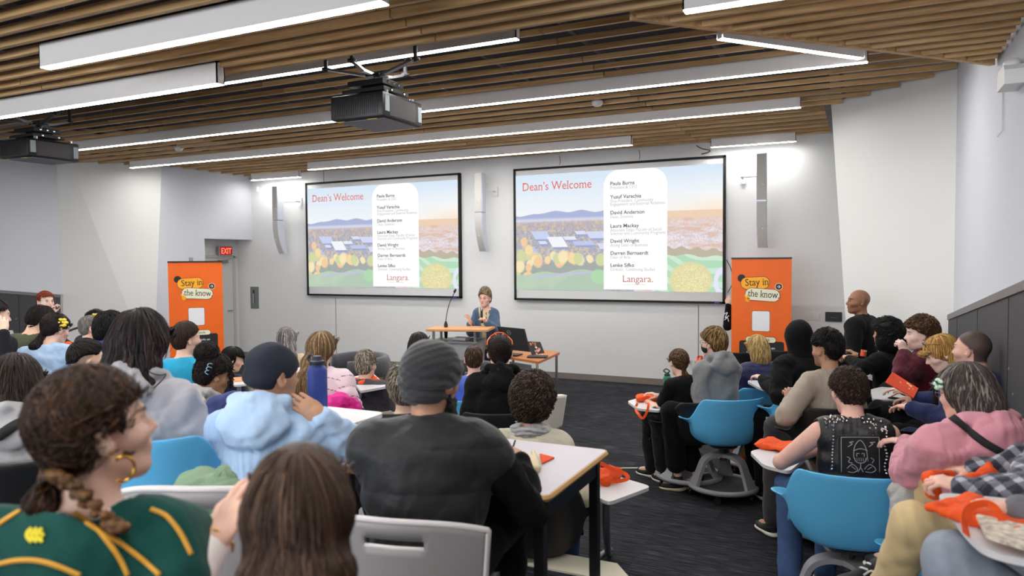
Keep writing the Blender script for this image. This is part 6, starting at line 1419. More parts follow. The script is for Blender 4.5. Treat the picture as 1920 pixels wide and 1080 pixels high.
def flower(o, pos, nrm_, r, n=6, m=FLY, label='flower_clip', face=None, parent='hair'):
    c = o['H']+o['R']@np.array(pos)*o['s']; nn = o['R']@nrm(nrm_); a = nrm(np.cross(nn, [0, .1, 1.])); b_ = np.cross(nn, a); P = []
    for k in range(n): t = 2*math.pi*k/n; P.append(EL(c+(a*math.cos(t)+b_*math.sin(t))*r*.6+nn*.004, (r*.42, r*.42, r*.3), None, .004))
    P.append(EL(c+nn*.008, (r*.25,)*3, None, .003)); V, F = mesh_sdf(P, .004); mk(label, V, F, m, o.get(parent, o['T']) or o['T'], True, True)
o = person('person with dark curly hair and yellow flower clip behind the masked grey man', (182, 603, 8.2), rel=60, skin='light', haircol=(30, 26, 26), hair=dict(kind='curly', t=.02, n=500, curl=1, lift=.01), top=dict(name='dark_jacket', c=(50, 44, 60)))
flower(o, (.07, -.06, .06), (.6, -.8, .1), .05)
o = person('person wearing blue over-ear headphones in the left background', (243, 604, 8.4), rel=70, hp=-10, skin='brown', haircol=(26, 22, 24), hair=dict(kind='short', t=.014, n=400), wear=dict(headphones=(28, 50, 140)), top=dict(name='plum_jacket', c=(58, 44, 66), inf=.03))
o = person('girl with dark hair and a yellow flower clip in a pale denim jacket', (105, 618, 5.9), rel=56, hp=-18, brel=24, lean=.25, skin='light', haircol=(44, 32, 32), hair=dict(kind='pony', t=.012, knot=(0, -.095, -.06), end=(-.02, -.12, -.27), pr=.035, n=1100, ll=.12), top=dict(name='denim_jacket', c=(160, 186, 214), mat='denim', inf=.022, collar=.02, fold=.009, hood=None))
flower(o, (.078, -.02, .055), (1, -.4, .1), .045)
seat(o, 'black shell chair under the girl in the pale denim jacket')
o = person('boy with thick dark hair in an olive green shirt, head bowed to the right', (76, 602, 6.3), s=.92, rel=66, hp=-34, brel=24, lean=.25, skin='olive', haircol=(34, 26, 24), hair=dict(kind='short', t=.018, top=.004, n=1000, ll=.05, lw=.0035, mess=.25, lift=.008, hl=-.004), top=dict(name='olive_shirt', c=(70, 76, 54), sleeve='short', fold=.006, neckw=.02), arms=(None, dict(w=('b', .1, .34, .2))))
seat(o, 'black shell chair under the boy in the olive shirt')
o = person('red-haired girl facing the camera in the left background, hand at her chin', (86, 566, 8.8), rel=152, hp=-4, brel=120, skin='pale', haircol=(150, 66, 34), hair=dict(kind='pony', t=.010, ftop=.075, fy=.02, knot=(0, -.1, .02), end=(0, -.12, -.1), n=500, hi=(190, 96, 50)), top=dict(name='dark_top', c=(38, 38, 44)), arms=(None, dict(w=(99, 588, 8.75), hd=(0, .1, 1), curl=.9)))
o = person('person in a charcoal sweater at the left picture edge, hand raised to the face', (-10, 592, 5.6), rel=70, hp=-10, skin='light', haircol=(40, 32, 30), hair=dict(kind='short', t=.012, n=500), top=dict(name='charcoal_sweater', c=(44, 44, 52), inf=.02), arms=(None, dict(w=(6, 622, 5.5), e=(8, 690, 5.45), hd=(-.2, .2, 1), curl=.6)))
seat(o, 'black shell chair at the left picture edge', tablet=([(2, 620), (2, 628), (26, 626), (24, 619)], 1.05))
# --- middle ----------------------------------------------------------------
def plaid(c0, c1, p=.075, w_=.06, hor=True, ver=False):
    def f(Q, V, o, A):
        C3 = np.repeat(np.array(S(c0))[None], len(Q), 0); q = Q[:, 2]+.25*np.abs(Q[:, 0])
        for A_ in A:
            ax_ = A_['E']-A_['S']; L_ = np.linalg.norm(ax_); ax_ = ax_/L_; dist = np.linalg.norm(np.cross(V-A_['S'], ax_), axis=1); q = np.where((dist < .09) & (np.abs(Q[:, 0]) > .17), (V-A_['S'])@ax_, q)
        m = np.abs((q/p) % 1-.5) > (.5-w_)
        if ver: m |= np.abs((Q[:, 0]/p) % 1-.5) > (.5-w_)
        C3[m] = np.array(S(c1)); return C3
    return f
o = person('woman with very long light brown hair in a pale pink checked jacket', (604, 654, 5.3), rel=24, brel=18, lean=.05, skin='pale', haircol=(126, 100, 70), w=1.05, hair=dict(kind='long', t=.014, len=.44, w=.095, d=.06, flare=.9, off=(-.09, 0, 0), n=1700, ll=.2, hi=(176, 146, 106), hif=.7, mess=.08), top=dict(name='pink_checked_jacket', c=(232, 208, 216), inf=.026, colfn=plaid((232, 210, 218), (120, 96, 106), .08, .03), fold=.007), arms=(dict(w=('b', -.1, .32, .1)), dict(w=('b', .20, .34, .10), e=(650, 745, 5.2))))
T = bag('magenta coat hanging over the back of the pink checked jacket\'s seat', [RC(at(640, 752, 4.95), at(665, 765, 5.0), .06, .06, .03), RC(at(620, 770, 4.95), at(645, 800, 4.95), .10, .10, .04), RC(at(660, 775, 5.0), at(672, 815, 5.0), .06, .05, .03)], mat('coat_magenta', (214, 8, 136), rough=.6, bump=.3, bscale=60), 'coat', 'coat', h=.008, amp=.012)
bag('black skirt with a white fleck pattern below the magenta coat', [RC(at(672, 775, 5.25), at(684, 800, 5.25), .05, .06, .03)], mat('fleck', (24, 24, 26), rough=.8), 'patterned_skirt', 'skirt', h=.008, amp=.003)
seat(o, 'black shell chair under the woman in the pink checked jacket', tablet=([(655, 707), (676, 733), (726, 724), (700, 700)], .93))
o = person('woman with long straight grey hair near the front, seen from behind', (538, 637, 7.4), rel=8, skin='pale', haircol=(124, 118, 118), hair=dict(kind='long', t=.014, len=.30, w=.088, d=.06, off=(.05, 0, 0), n=900, ll=.2, lw=.004, hi=(196, 190, 188), hif=.6, mess=.05), top=dict(name='beige_top', c=(206, 186, 160)))
o = person('man with short grey hair in a dark grey jacket before the dark armchair', (687, 685, 6.6), rel=34, skin='light', haircol=(124, 114, 100), hair=dict(kind='short', t=.014, top=.01, n=900, lw=.004, hi=(200, 190, 172), hif=.55), wear=dict(glasses=(40, 40, 44)), top=dict(name='dark_grey_jacket', c=(70, 68, 74), w=1.1, collar=.02, inf=.03), w=1.12)
o = person('woman with long straight black hair on the cream tub chair', (786, 648, 6.9), rel=6, skin='light', haircol=(46, 38, 38), hair=dict(kind='long', t=.014, len=.28, w=.10, d=.06, flare=1.25, off=(-.04, 0, 0), n=900, ll=.2, lw=.0035, mess=.04), top=dict(name='ivory_top', c=(224, 216, 200)))
o = person('man with wavy grey hair in an olive jacket, half hidden by the turban', (757, 728, 4.35), rel=-12, lean=.1, skin='light', haircol=(118, 108, 96), w=1.15, sh=1.08, hair=dict(kind='short', t=.020, top=.006, n=1300, lw=.0036, ll=.06, mess=.4, lift=.012, hi=(186, 176, 160), hif=.6, hl=.004), top=[dict(name='blue_shirt', c=(150, 168, 190), inf=.012, collar=.035, neckw=.006), dict(name='olive_jacket', c=(124, 122, 108), inf=.026, neckw=.03, fold=.006)])
seat(o, 'black shell chair under the man in the olive jacket')
o = person('boy with short brown hair in a blue shirt before the lectern, seen from behind', (888, 674, 6.2), rel=-4, lean=.12, skin='pink', s=.92, haircol=(84, 62, 44), hair=dict(kind='short', t=.006, top=.004, n=900, lw=.003, hi=(150, 116, 84), hif=.85), top=dict(name='blue_shirt', c=(92, 116, 210), sleeve='short', collar=.025, fold=.006))
seat(o, 'light blue shell chair under the boy in the blue shirt', BLUE)
o = person('woman with dark ponytail and orange sunglasses on her head, black hoodie', (937, 662, 5.5), rel=-2, lean=.16, skin='light', haircol=(44, 32, 30), w=1.08, s=1.05, hair=dict(kind='pony', t=.008, knot=(0, -.098, -.045), end=(0, -.14, -.17), pr=.046, n=1500, lw=.003), top=dict(name='black_hoodie', c=(30, 30, 33), hood='down', inf=.024, fold=.009))
H, R = o['H'], o['R']; OR = mat('sunglass_orange', (240, 110, 40), rough=.3); b = MB()
for x in (-1, 1): b.tube([H+R@np.array(p) for p in ((x*.012, .07, .118), (x*.03, .085, .135), (x*.062, .075, .125), (x*.064, .07, .105), (x*.03, .078, .10), (x*.012, .07, .118))], .005, 6).tube([H+R@np.array(p) for p in ((x*.066, .07, .118), (x*.092, .0, .095), (x*.094, -.045, .068))], .006, 6)
b.tube([H+R@np.array(p) for p in ((-.066, .062, .12), (-.03, .04, .148), (0, .03, .153), (.03, .04, .148), (.066, .062, .12))], .0055, 6)
b.obj('orange_sunglasses', OR, o['T'], True, True)
seat(o, 'black shell chair under the ponytail woman', BLACKS, tablet=([(868, 722), (868, 740), (900, 742), (905, 722)], .74))
o = person('child with thick curly brown hair and a grey scarf, seen from behind the desk', (1000, 752, 4.15), rel=14, lean=.14, skin='light', haircol=(52, 38, 32), s=1.06, hair=dict(kind='curly', t=.044, top=.002, n=3000, curl=.8, ll=.06, lw=.0042, amp=.010, lift=.010, hl=-.02, extra=[(0, -.07, -.035, .09, .06, .06)], hi=(104, 80, 64), hif=.7), top=dict(name='cream_sweater', c=(206, 200, 182), inf=.02, sleeve='long'), legs=dict(TR['jean'], p=(None, dict(k=('b', .16, .40, .0), a=('b', .16, .36, -.4)))))
P = [RC(o['N']+o['RB']@np.array([math.sin(a)*.085, -math.cos(a)*.07, -.01+.012*math.sin(a*3)]), o['N']+o['RB']@np.array([math.sin(a+.4)*.085, -math.cos(a+.4)*.07, -.01+.012*math.sin(a*3+1.2)]), .034, .034, .02) for a in np.arange(0, 6.3, .4)]
P += [RC(o['N']+o['RB']@np.array([-.08, -.03, 0]), o['N']+o['RB']@np.array([-.15, -.02, -.06]), .03, .035, .02)]
V, F = mesh_sdf(P, .005, disp=lambda X: wav(X, 5, 60, .006)+.004*np.sin(X[:, 2]*260+4*np.sin(X[:, 0]*20))); mk('scarf', V, F, cloth_mat('scarf', (176, 176, 178), 'wool'), o['T'], True, True)
c5 = seat(o, 'large black shell chair under the curly-haired child with the scarf', BLACKS, dy=-.03)
add_tablet(c5, [(1058, 900), (1141, 942), (1222, 912), (1128, 884)], .72, (c5.location[0], c5.location[1]), r=.05, leg=onZ(1140, 1046, 0)[:2])
# --- right of the aisle ------------------------------------------------------
o = person('girl with a low brown ponytail in a black tee beside the aisle', (1272, 680, 6.6), rel=-30, hp=-12, brel=-42, lean=.30, skin='light', haircol=(92, 66, 46), s=.94, hair=dict(kind='pony', t=.012, knot=(0, -.085, -.085), end=(.0, -.10, -.19), pr=.028, n=1100, hi=(140, 106, 76)), top=dict(name='black_tshirt', c=(24, 24, 26), sleeve='short', inf=.02, neckw=.02),
           arms=(dict(w=(1213, 752, 6.75), e=(1236, 768, 6.5), curl=.4, hd=(-.2, 1, .1)), dict(w=(1236, 744, 6.7), curl=.5)),
           legs=dict(c=(34, 34, 37), mat='nylon', name='puffy_trousers', fold=.009, inf=.03, p=(dict(k=(1218, 778, 6.65), a=(1222, 850, 6.75), f=(-.3, 1, 0)), dict(k=(1232, 780, 6.5), a=(1246, 848, 6.55), f=(.0, 1, 0)))), shoes=dict(c=(30, 30, 32)))
seat(o, 'black shell chair under the girl in the black T-shirt', BLACKS, base=True, tablet=([(1176, 752), (1196, 766), (1238, 770), (1232, 745), (1205, 744)], .70))
o = person('teenager with short light brown hair, black mask and grey hoodie on a blue chair', (1337, 644, 6.4), rel=-58, hp=-2, brel=-34, lean=.12, skin='light', haircol=(104, 76, 46), s=1.0,
           hair=dict(kind='short', t=.022, top=.01, n=1500, ll=.08, lw=.0032, mess=.25, hi=(196, 158, 96), hif=.6, extra=[(0, -.06, -.04, .062, .05, .055)]), wear=dict(mask=(26, 26, 28), glasses=(70, 70, 76)), top=dict(name='grey_zip_hoodie', c=(132, 132, 134), hood='down', hoodsize=1.1, inf=.022, fold=.007),
           arms=(dict(w=(1302, 722, 6.45), e=(1316, 764, 6.25), curl=.9, hd=(-.1, .7, .6)), dict(w=(1312, 716, 6.6), curl=.8)),
           legs=dict(c=(24, 24, 27), inf=.034, hem=.72, flare=1.4, p=(dict(k=(1258, 772, 6.3), a=(1272, 856, 6.35), f=(-.55, .8, -.1)), dict(k=(1268, 776, 6.55), a=(1310, 852, 6.35), f=(-.7, .7, 0)))), shoes=dict(c=(26, 26, 28), sole=(214, 200, 166)))
MASKED = o
cB = node_chair(-1.045, 6.30, -36, .475, 'bright blue swivel chair on a round wheeled base beside the aisle', BLUE, True, ([(1253, 721), (1268, 729), (1292, 738), (1300, 726), (1296, 720)], .79))
o = person('blonde woman with a bob in a navy quilted jacket', (1419, 654, 6.9), rel=-30, hp=-6, brel=-30, skin='pale', haircol=(176, 142, 84), s=.96, hair=dict(kind='bob', t=.020, len=.15, w=.092, d=.075, flare=1.0, n=1400, ll=.1, lw=.0036, hi=(226, 200, 142), hif=.55, mess=.12), top=dict(name='navy_quilted_jacket', c=(40, 42, 84), mat='nylon', inf=.03, ribs=dict(a=.005, p=.06, arms=1), collar=.04), legs=TR['black'])
seat(o, 'blue shell chair under the blonde woman in the navy quilted jacket', BLUE)
for px, py, d_, lb in ((1372, 700, 8.8, 'black shell chair standing at the foot of the right banner'), (1458, 690, 8.6, 'rounded black armchair between the blonde woman and the black hood')):
    p = at(px, py, d_); node_chair(p[0], p[1], 10, .52 if px < 1400 else .56, lb, BLACKS)
o = person('person with a black hood up, sitting right of the blonde woman', (1494, 634, 6.0), rel=-34, brel=-36, lean=.20, skin='light', haircol=(20, 18, 18), w=1.1, hood=(24, 24, 26), top=dict(name='black_hoodie', c=(26, 26, 28), inf=.028, fold=.009),
           arms=(dict(w=(1432, 712, 6.1), e=(1462, 742, 5.75), curl=.6, hd=(-.2, .9, .3)), None), legs=dict(c=(22, 22, 25), p=(dict(k=(1408, 775, 6.2), a=(1415, 862, 6.3)), dict(k=(1425, 780, 6.0), a=(1432, 866, 6.1)))))
seat(o, 'blue shell chair under the black-hooded person', BLUE, tablet=([(1400, 714), (1424, 727), (1448, 733), (1462, 722), (1430, 708)], .90))
o = person('man with curly black hair faded at the sides in a beige suit jacket', (1549, 657, 5.2), rel=-46, hp=-2, brel=-30, lean=.12, skin='tan', haircol=(24, 20, 20), w=1.05, stub=.4, hair=dict(kind='curly', fade=.02, t=.018, top=.016, n=1700, curl=1, ll=.05, lw=.0036, amp=.008, lift=.014, hl=-.01, extra=[(0, -.07, .02, .062, .055, .075)]), wear=dict(beardshade=.35), top=dict(name='beige_suit_jacket', c=(168, 156, 142), inf=.022, collar=.03, fold=.006, neckw=.02),
           arms=(dict(w=(1482, 752, 5.35), e=(1474, 780, 5.0), curl=.8, hd=(.1, .5, .8)), None), legs=dict(c=(62, 60, 62), p=(dict(k=(1452, 800, 5.3), a=(1448, 900, 5.3)), dict(k=(1475, 800, 5.3), a=(1480, 900, 5.3)))))
seat(o, 'black shell chair under the man in the beige suit', BLACKS, tablet=([(1410, 768), (1452, 790), (1500, 792), (1502, 770), (1462, 763)], .74))
# studded leather vest
LEA = (36, 34, 35)
o = person('person with short dark curly hair in a studded black leather vest', (1590, 734, 4.0), rel=-26, hp=-16, brel=-14, lean=.16, skin='pink', haircol=(54, 38, 32), w=1.08, sh=1.04, hair=dict(kind='curly', t=.015, top=.0, n=1900, curl=.9, ll=.05, lw=.0034, amp=.008, lift=.010, hi=(98, 74, 60), hif=.75, hl=.004), top=dict(name='leather_vest', c=LEA, sleeve='none', mat='leather', inf=.020, fold=.005, collar=.03, neckw=.016),
           arms=(dict(w=(1548, 838, 4.25), e=(1464, 866, 4.05), curl=.5, hd=(.6, .8, 0)), dict(w=(1700, 835, 4.35), e=(1690, 872, 4.0), curl=.5)),
           legs=dict(TR['jean'], inf=.018, p=(dict(k=(1478, 908, 4.35), a=(1484, 1046, 4.15), f=(-.25, .9, 0)), dict(k=(1560, 925, 4.5), a=(1545, 1040, 4.45)))), shoes=dict(c=(44, 52, 62), sole=(196, 222, 222)))
LV = o; lt_ = bvh(o['top']); STUD = mat('stud_silver', (214, 214, 212), rough=.18, metal=1); rs = np.random.RandomState(8); n_ = 0
def stud(x, y, r_=.0075, hh=.016):
    global n_
    q, n = hit(lt_, x, y, 0)
    if q is None or n_ > 98: return
    n_ += 1; u = nrm(np.cross(n, [.1, .2, 1.])); v = np.cross(n, u); MB().lathe([(r_, 0), (r_*.85, hh*.4), (.001, hh)], q, 8, np.stack([u, v, n], 1)).obj('stud', STUD, LV['top'], True, True)
for i in range(46):
    side_ = i % 2; t = rs.rand(); x = (1547+46*t) if side_ == 0 else (1610+52*t); y = (785-14*t+rs.rand()*18) if side_ == 0 else (775+20*t+rs.rand()*24); stud(x, y)
for i in range(14): stud(1659+2*math.sin(i), 806+i*6.2)
for i in range(14): stud(1563-1.5*i*.1, 800+i*6)
for i in range(20): stud(1574+i*3.9, 816, .0025, .004)
# patch with its border and line drawing
Pq = [(1571, 816), (1650, 816), (1652, 886), (1574, 886)]; nu = 12; V = []
for j in range(nu):
    for i in range(nu):
        u, v = i/(nu-1), j/(nu-1); x = (1572*(1-u)+1650*u); y = 817+v*72; q, n = hit(lt_, x, y, .003); V.append(q if q is not None else at(x, y, 4.1))
pt = mk('back_patch', V, [(j*nu+i, j*nu+i+1, (j+1)*nu+i+1, (j+1)*nu+i) for j in range(nu-1) for i in range(nu-1)], mat('patch_black', (20, 20, 21), rough=.85), o['top'], True, True)
PW = mat('patch_print', (166, 166, 164), rough=.8)
pc = bvh(o['top'])
def pln(pts, w_=.0035): ribbon('printed_line', pc, pts, w_, PW, pt, off=.0055, th=.0006, sub=6)
for pts in ([(1600, 856), (1602, 838), (1612, 825), (1622, 838), (1626, 856)], [(1600, 845), (1613, 841), (1626, 845)], [(1600, 856), (1605, 866), (1613, 868), (1621, 866), (1626, 856)], [(1606, 856), (1606, 850), (1611, 850)], [(1615, 850), (1620, 850), (1620, 856)],
            [(1590, 838), (1598, 832), (1592, 830), (1600, 828)], [(1628, 838), (1636, 832), (1630, 830), (1640, 829)], [(1588, 856), (1594, 860), (1590, 866), (1598, 868)], [(1632, 858), (1638, 862), (1634, 868)],
            [(1588, 878), (1598, 870), (1608, 880), (1600, 886), (1590, 884)], [(1620, 880), (1630, 870), (1642, 880), (1634, 886), (1622, 884)], [(1613, 868), (1613, 876), (1608, 885)], [(1613, 876), (1618, 885)], [(1596, 874), (1604, 880)], [(1626, 880), (1634, 875)]): pln(pts)
for i in range(7): pln([(1602+i*4, 858), (1602.5+i*4, 861), (1603+i*4, 865)], .0022)
for a, b_ in (((1576, 820), (1647, 820)), ((1577, 821), (1578, 885)), ((1647, 821), (1648, 885))): pln([a, ((a[0]+b_[0])/2, (a[1]+b_[1])/2), b_], .003)
cC = node_chair(-.05, 4.12, -10, .57, 'bright blue swivel chair under the person in the studded leather vest', BLUE, True, ([(1405, 846), (1432, 872), (1480, 884), (1520, 850), (1440, 838)], .79))
# standing man and the group by the leaning wall
o = person('bald man standing in black by the leaning white wall', (1609, 566, 7.4), rel=-108, hp=2, brel=-70, lean=0, skin='brown', haircol=(30, 26, 24), stand=True, stub=.10, w=1.15, sh=1.08, s=1.03, wear=dict(beardshade=.15), top=dict(name='black_jacket', c=(28, 29, 32), inf=.022, collar=.02), legs=TR['black'], arms=(dict(w=('b', -.2, .16, .05)), dict(w=('b', .22, .06, -.1))))
o = person('woman with big curly black hair in a black top, arms stretched to a tablet', (1661, 628, 6.5), rel=-62, brel=-50, lean=.12, skin='tan', haircol=(20, 17, 18), w=1.1, hair=dict(kind='curly', t=.046, top=.0, len=.13, n=2000, curl=1, ll=.06, lw=.004, amp=.012, lift=.012, hl=-.02, extra=[(0, -.06, -.07, .10, .08, .08)]), top=dict(name='black_top', c=(22, 22, 24), inf=.016),
           arms=(dict(w=(1590, 672, 6.6), e=(1620, 690, 6.3), curl=.7), dict(w=(1608, 668, 6.8), curl=.7)), legs=TR['black'])
seat(o, 'black shell chair under the woman with big curly black hair', BLACKS, tablet=([(1618, 702), (1640, 712), (1668, 716), (1680, 702), (1640, 697)], .93))
o = person('young man with curly brown hair in a maroon hoodie, fist at mouth', (1726, 628, 5.4), s=.95, rel=-97, hp=-4, brel=-60, lean=.18, skin='pale', haircol=(96, 66, 44), hair=dict(kind='curly', t=.022, top=.012, n=1600, curl=.8, ll=.06, lw=.0034, amp=.009, lift=.012, hl=.0, extra=[(0, .05, .088, .06, .05, .03)], hi=(142, 106, 72)), top=dict(name='maroon_hoodie', c=(82, 24, 40), hood='down', inf=.024, fold=.008), legs=TR['black'],
           arms=(dict(w=(1695, 662, 5.35), e=(1690, 708, 5.2), hd=(-.0, .25, 1), back=(-.3, -.8, .2), curl=1.1, thumb=.9), dict(w=('b', .1, .34, .16))))
seat(o, 'black shell chair under the young man in the maroon hoodie', BLACKS, tablet=([(1632, 730), (1636, 748), (1702, 752), (1712, 738), (1668, 722)], .92))
o = person('woman with straight blond hair and a fringe reading an orange booklet', (1765, 663, 4.8), rel=-100, hp=-28, brel=-60, lean=.16, skin='pale', haircol=(190, 140, 74), s=.95, hair=dict(kind='long', t=.012, len=.17, w=.08, d=.055, fy=.052, ftop=.055, n=1500, ll=.14, lw=.0028, hi=(228, 190, 116), hif=.5, mess=.05), top=dict(name='black_top', c=(28, 27, 32), inf=.014), legs=TR['black'],
           arms=(dict(w=(1716, 746, 4.95), e=(1765, 770, 4.8), curl=.35, hd=(-.1, .9, .4)), dict(w=('b', .05, .34, .2))), wear=dict(glasses=(30, 26, 26), glift=(-.03, .09), lens=True))
seat(o, 'black shell chair under the blond woman with the booklet', BLACKS, dy=.10)
NAVY = (36, 44, 82)
o = person('man with shaved dark hair in a navy suit and white shirt', (1822, 657, 4.45), rel=-64, brel=-44, lean=.12, skin='pink', haircol=(40, 37, 37), stub=.92, w=1.08, sh=1.05, wear=dict(beardshade=.2), top=[dict(name='white_shirt', c=(228, 230, 236), inf=.008, collar=.035, neckw=.002, cuff=1.0), dict(name='navy_suit_jacket', c=NAVY, inf=.024, neckw=.028, fold=.006)], legs=dict(c=NAVY, p=(dict(k=('b', -.12, .46, .02), a=('b', -.12, .46, -.4)), None)),
           arms=(dict(w=(1706, 764, 4.55), e=(1790, 792, 4.3), curl=.4, hd=(-.1, 1, -.05), spread=.5), dict(w=(1718, 748, 4.9), e=(1790, 752, 4.7), curl=.4)))
seat(o, 'black shell chair under the man in the navy suit', BLACKS, dy=.14, tablet=([(1660, 752), (1660, 772), (1735, 786), (1770, 768), (1700, 748)], .82))
def tie(Q, V, o, A):
    C3 = np.repeat(np.array(S((206, 142, 156)))[None], len(Q), 0); n1 = wav(V, 12, 30, 1.0); ed = (.13-Q[:, 2])/.03+n1*1.2
    e2 = np.linalg.norm(V-A[0]['E'], axis=1); m = np.clip(ed, 0, 1); C3 = C3*(1-m[:, None])+np.array(S((226, 214, 222)))*m[:, None]; k = (m > .5) & (wav(V, 15, 60, 1) > .25); C3[k] = np.array(S((160, 60, 110))); return C3
o = person('woman with a grey bob and glasses in a dusty pink hoodie', (1808, 739, 3.3), rel=-58, hp=-10, brel=-40, lean=.18, skin='pink', haircol=(92, 82, 78), w=1.25, sh=1.1, s=1.02, hair=dict(kind='bob', t=.022, len=.115, w=.098, d=.085, flare=1.0, fy=.028, n=2200, ll=.10, lw=.003, hi=(158, 148, 142), hif=.7, mess=.14), wear=dict(glasses=(90, 80, 110)), top=dict(name='dusty_pink_hoodie', c=(206, 142, 156), hood='down', hoodsize=1.3, inf=.030, fold=.010, colfn=tie), legs=dict(c=(150, 150, 156)),
           arms=(dict(w=(1704, 830, 3.65), e=(1706, 886, 3.35), curl=.35, hd=(-.5, .9, 0)), dict(w=('b', .1, .34, .12))))
flower(o, (-.082, .052, .052), (-1, .3, .2), .032, 5, mat('petal_mint', (190, 226, 200), rough=.5))
ht = bvh(*o['tops']); ribbon('shoulder_strap', ht, [(1772, 775), (1800, 792), (1840, 826), (1880, 850), (1905, 868)], .032, mat('strap_black', (22, 22, 24)), o['T'], off=.004)
seat(o, 'blue shell chair under the woman in the dusty pink hoodie', BLUE, zs=.50, dy=.12)
# people at the right edge, heads outside the picture
def tart(Q, V, o, A):
    a = np.abs(np.sin(V@np.array([40., 12., 30.]))) > .80; b = np.abs(np.sin(V@np.array([-18., 44., 26.]))) > .84; C3 = np.repeat(np.array(S((52, 54, 66)))[None], len(Q), 0); C3[a] = np.array(S((120, 122, 134))); C3[b] = np.array(S((96, 98, 112))); C3[a & b] = np.array(S((176, 178, 186))); return C3
o = person('person in dark plaid shirt and khaki trousers at the right edge', (1990, 742, 2.85), rel=-60, brel=-62, lean=.12, skin='pink', haircol=(60, 44, 36), hair=dict(kind='short', n=500), top=dict(name='plaid_shirt', c=(60, 62, 74), inf=.022, colfn=tart, fold=.008),
           arms=(dict(w=(1806, 914, 2.62), e=(1915, 930, 2.45), hd=(-.35, .9, .15), back=(-.2, -.2, 1), curl=.7), dict(w=(1828, 884, 3.05), e=(1920, 870, 2.95), curl=.7, hd=(-.3, .9, 0))),
           legs=dict(c=(206, 182, 138), name='khaki_trousers', inf=.026, fold=.010, p=(dict(k=(1716, 985, 2.75), a=(1658, 1110, 2.95), f=(-.3, .9, 0), free=1), dict(k=(1760, 902, 3.25), a=(1700, 1050, 3.35), f=(-.3, .9, 0), free=1))), shoes=dict(c=(26, 26, 28)))
V, F = mesh_sdf([RC(at(1580, 1090, 3.2), at(1640, 1080, 3.1), .030, .04, .02), RC(at(1612, 1082, 3.15), at(1648, 1062, 3.05), .028, .036, .02)], .005); sho = mk('shoe', V, F, mat('shoe_2628', (26, 26, 28), rough=.6), o['T'], True, True)
st = bvh(sho)
for pts in ([(1600, 1060), (1618, 1054), (1634, 1058)], [(1596, 1070), (1612, 1064), (1628, 1068)], [(1620, 1078), (1634, 1070), (1648, 1076)]): ribbon('shoe_stripe', st, pts, .008, mat('stripe_white', (214, 214, 214)), sho, off=.001)
o = person('person in faded grey jeans at the bottom right corner', (2050, 850, 2.15), rel=-62, brel=-70, lean=.12, skin='pink', haircol=(60, 44, 36), hair=dict(kind='short', n=400), top=dict(name='grey_sweatshirt', c=(110, 112, 118), inf=.022),
           arms=(dict(w=(1905, 958, 2.18), e=(1990, 985, 2.1), hd=(-.3, .95, .1), back=(0, -.1, 1), curl=.55), dict(w=(1912, 924, 2.5), e=(1990, 930, 2.45), hd=(-.3, .9, -.05), curl=.75)),
           legs=dict(c=(150, 158, 170), mat='denim', name='faded_jeans', inf=.030, p=(dict(k=(1788, 1050, 2.20), a=(1800, 1250, 2.3), free=1), dict(k=(1850, 1000, 2.6), a=(1860, 1180, 2.7), free=1))))
T = thing('tablet_chair', 'white tablet arm of a chair at the bottom right corner, under an orange bag', 'chair', tuple(onZ(1880, 1000, 1.22)*np.array([1, 1, 0]))); c = onZ(2050, 1000, 1.22)
add_tablet(T, [(1755, 922), (1812, 1000), (1850, 1034), (2050, 1075), (2080, 960), (1900, 935)], 1.24, (c[0], c[1]+.0), r=.06)
MB().tube([(c[0], c[1], .42), (c[0], c[1], .90)], .03, 10).obj('column', GREYB, T, True)
# person behind the right banner: raised forearm and hand
o = person('person hidden behind the right banner, black sleeve and one hand raised', (1402, 556, 10.75), rel=-150, brel=-150, skin='light', haircol=(30, 26, 26), stand=True, hair=dict(kind='short', n=200), top=dict(name='black_sweatshirt', c=(22, 22, 24), inf=.02), legs=TR['black'],
           arms=(None, dict(w=(1366, 572, 10.75), e=(1364, 612, 10.7), hd=(0, .1, 1), back=(0, 1, .1), curl=.5)))
pt_ = bvh(o['top'])
for pts in ([(1358, 590), (1364, 586), (1360, 596), (1367, 592)], [(1359, 600), (1364, 596), (1366, 603)]): ribbon('white_lettering', pt_, pts, .01, mat('print_white', (236, 236, 240)), o['top'], off=.003)
# --- the speaker ------------------------------------------------------------
def blz(Q, V, o, A):
    C3 = np.repeat(np.array(S((72, 92, 116)))[None], len(Q), 0); m = (np.abs(Q[:, 0]+.0) < .035+.06*np.clip((Q[:, 2]-.22)/.3, 0, 1)) & (Q[:, 1] > .02) & (Q[:, 2] > -.1); C3[m] = np.array(S((202, 188, 150))); k = m & (wav(V, 3, 90, 1) > .35); C3[k] = np.array(S((120, 110, 84))); return C3
o = person('woman speaking at the lectern in a blue blazer, holding a microphone', (909, 560, 10.3), sh=.84, w=.92, rel=-158, hp=-2, brel=-166, lean=0, skin='pink', haircol=(120, 100, 76), stand=True, s=.97, hair=dict(kind='short', t=.018, top=.030, n=800, hl=.006, hi=(188, 170, 140), hif=.6), wear=dict(glasses=(120, 90, 80)), top=dict(name='blazer', c=(72, 92, 116), inf=.026, collar=.01, neckw=.03, colfn=blz, fold=.005), legs=dict(c=(60, 76, 98)),
           arms=(dict(w=(912, 604, 9.95), e=(930, 622, 10.15), hd=(.3, .3, .6), curl=1.2), dict(w=(882, 606, 10.0), e=(884, 622, 10.35), hd=(.2, .2, .9), curl=.35, spread=.6)))
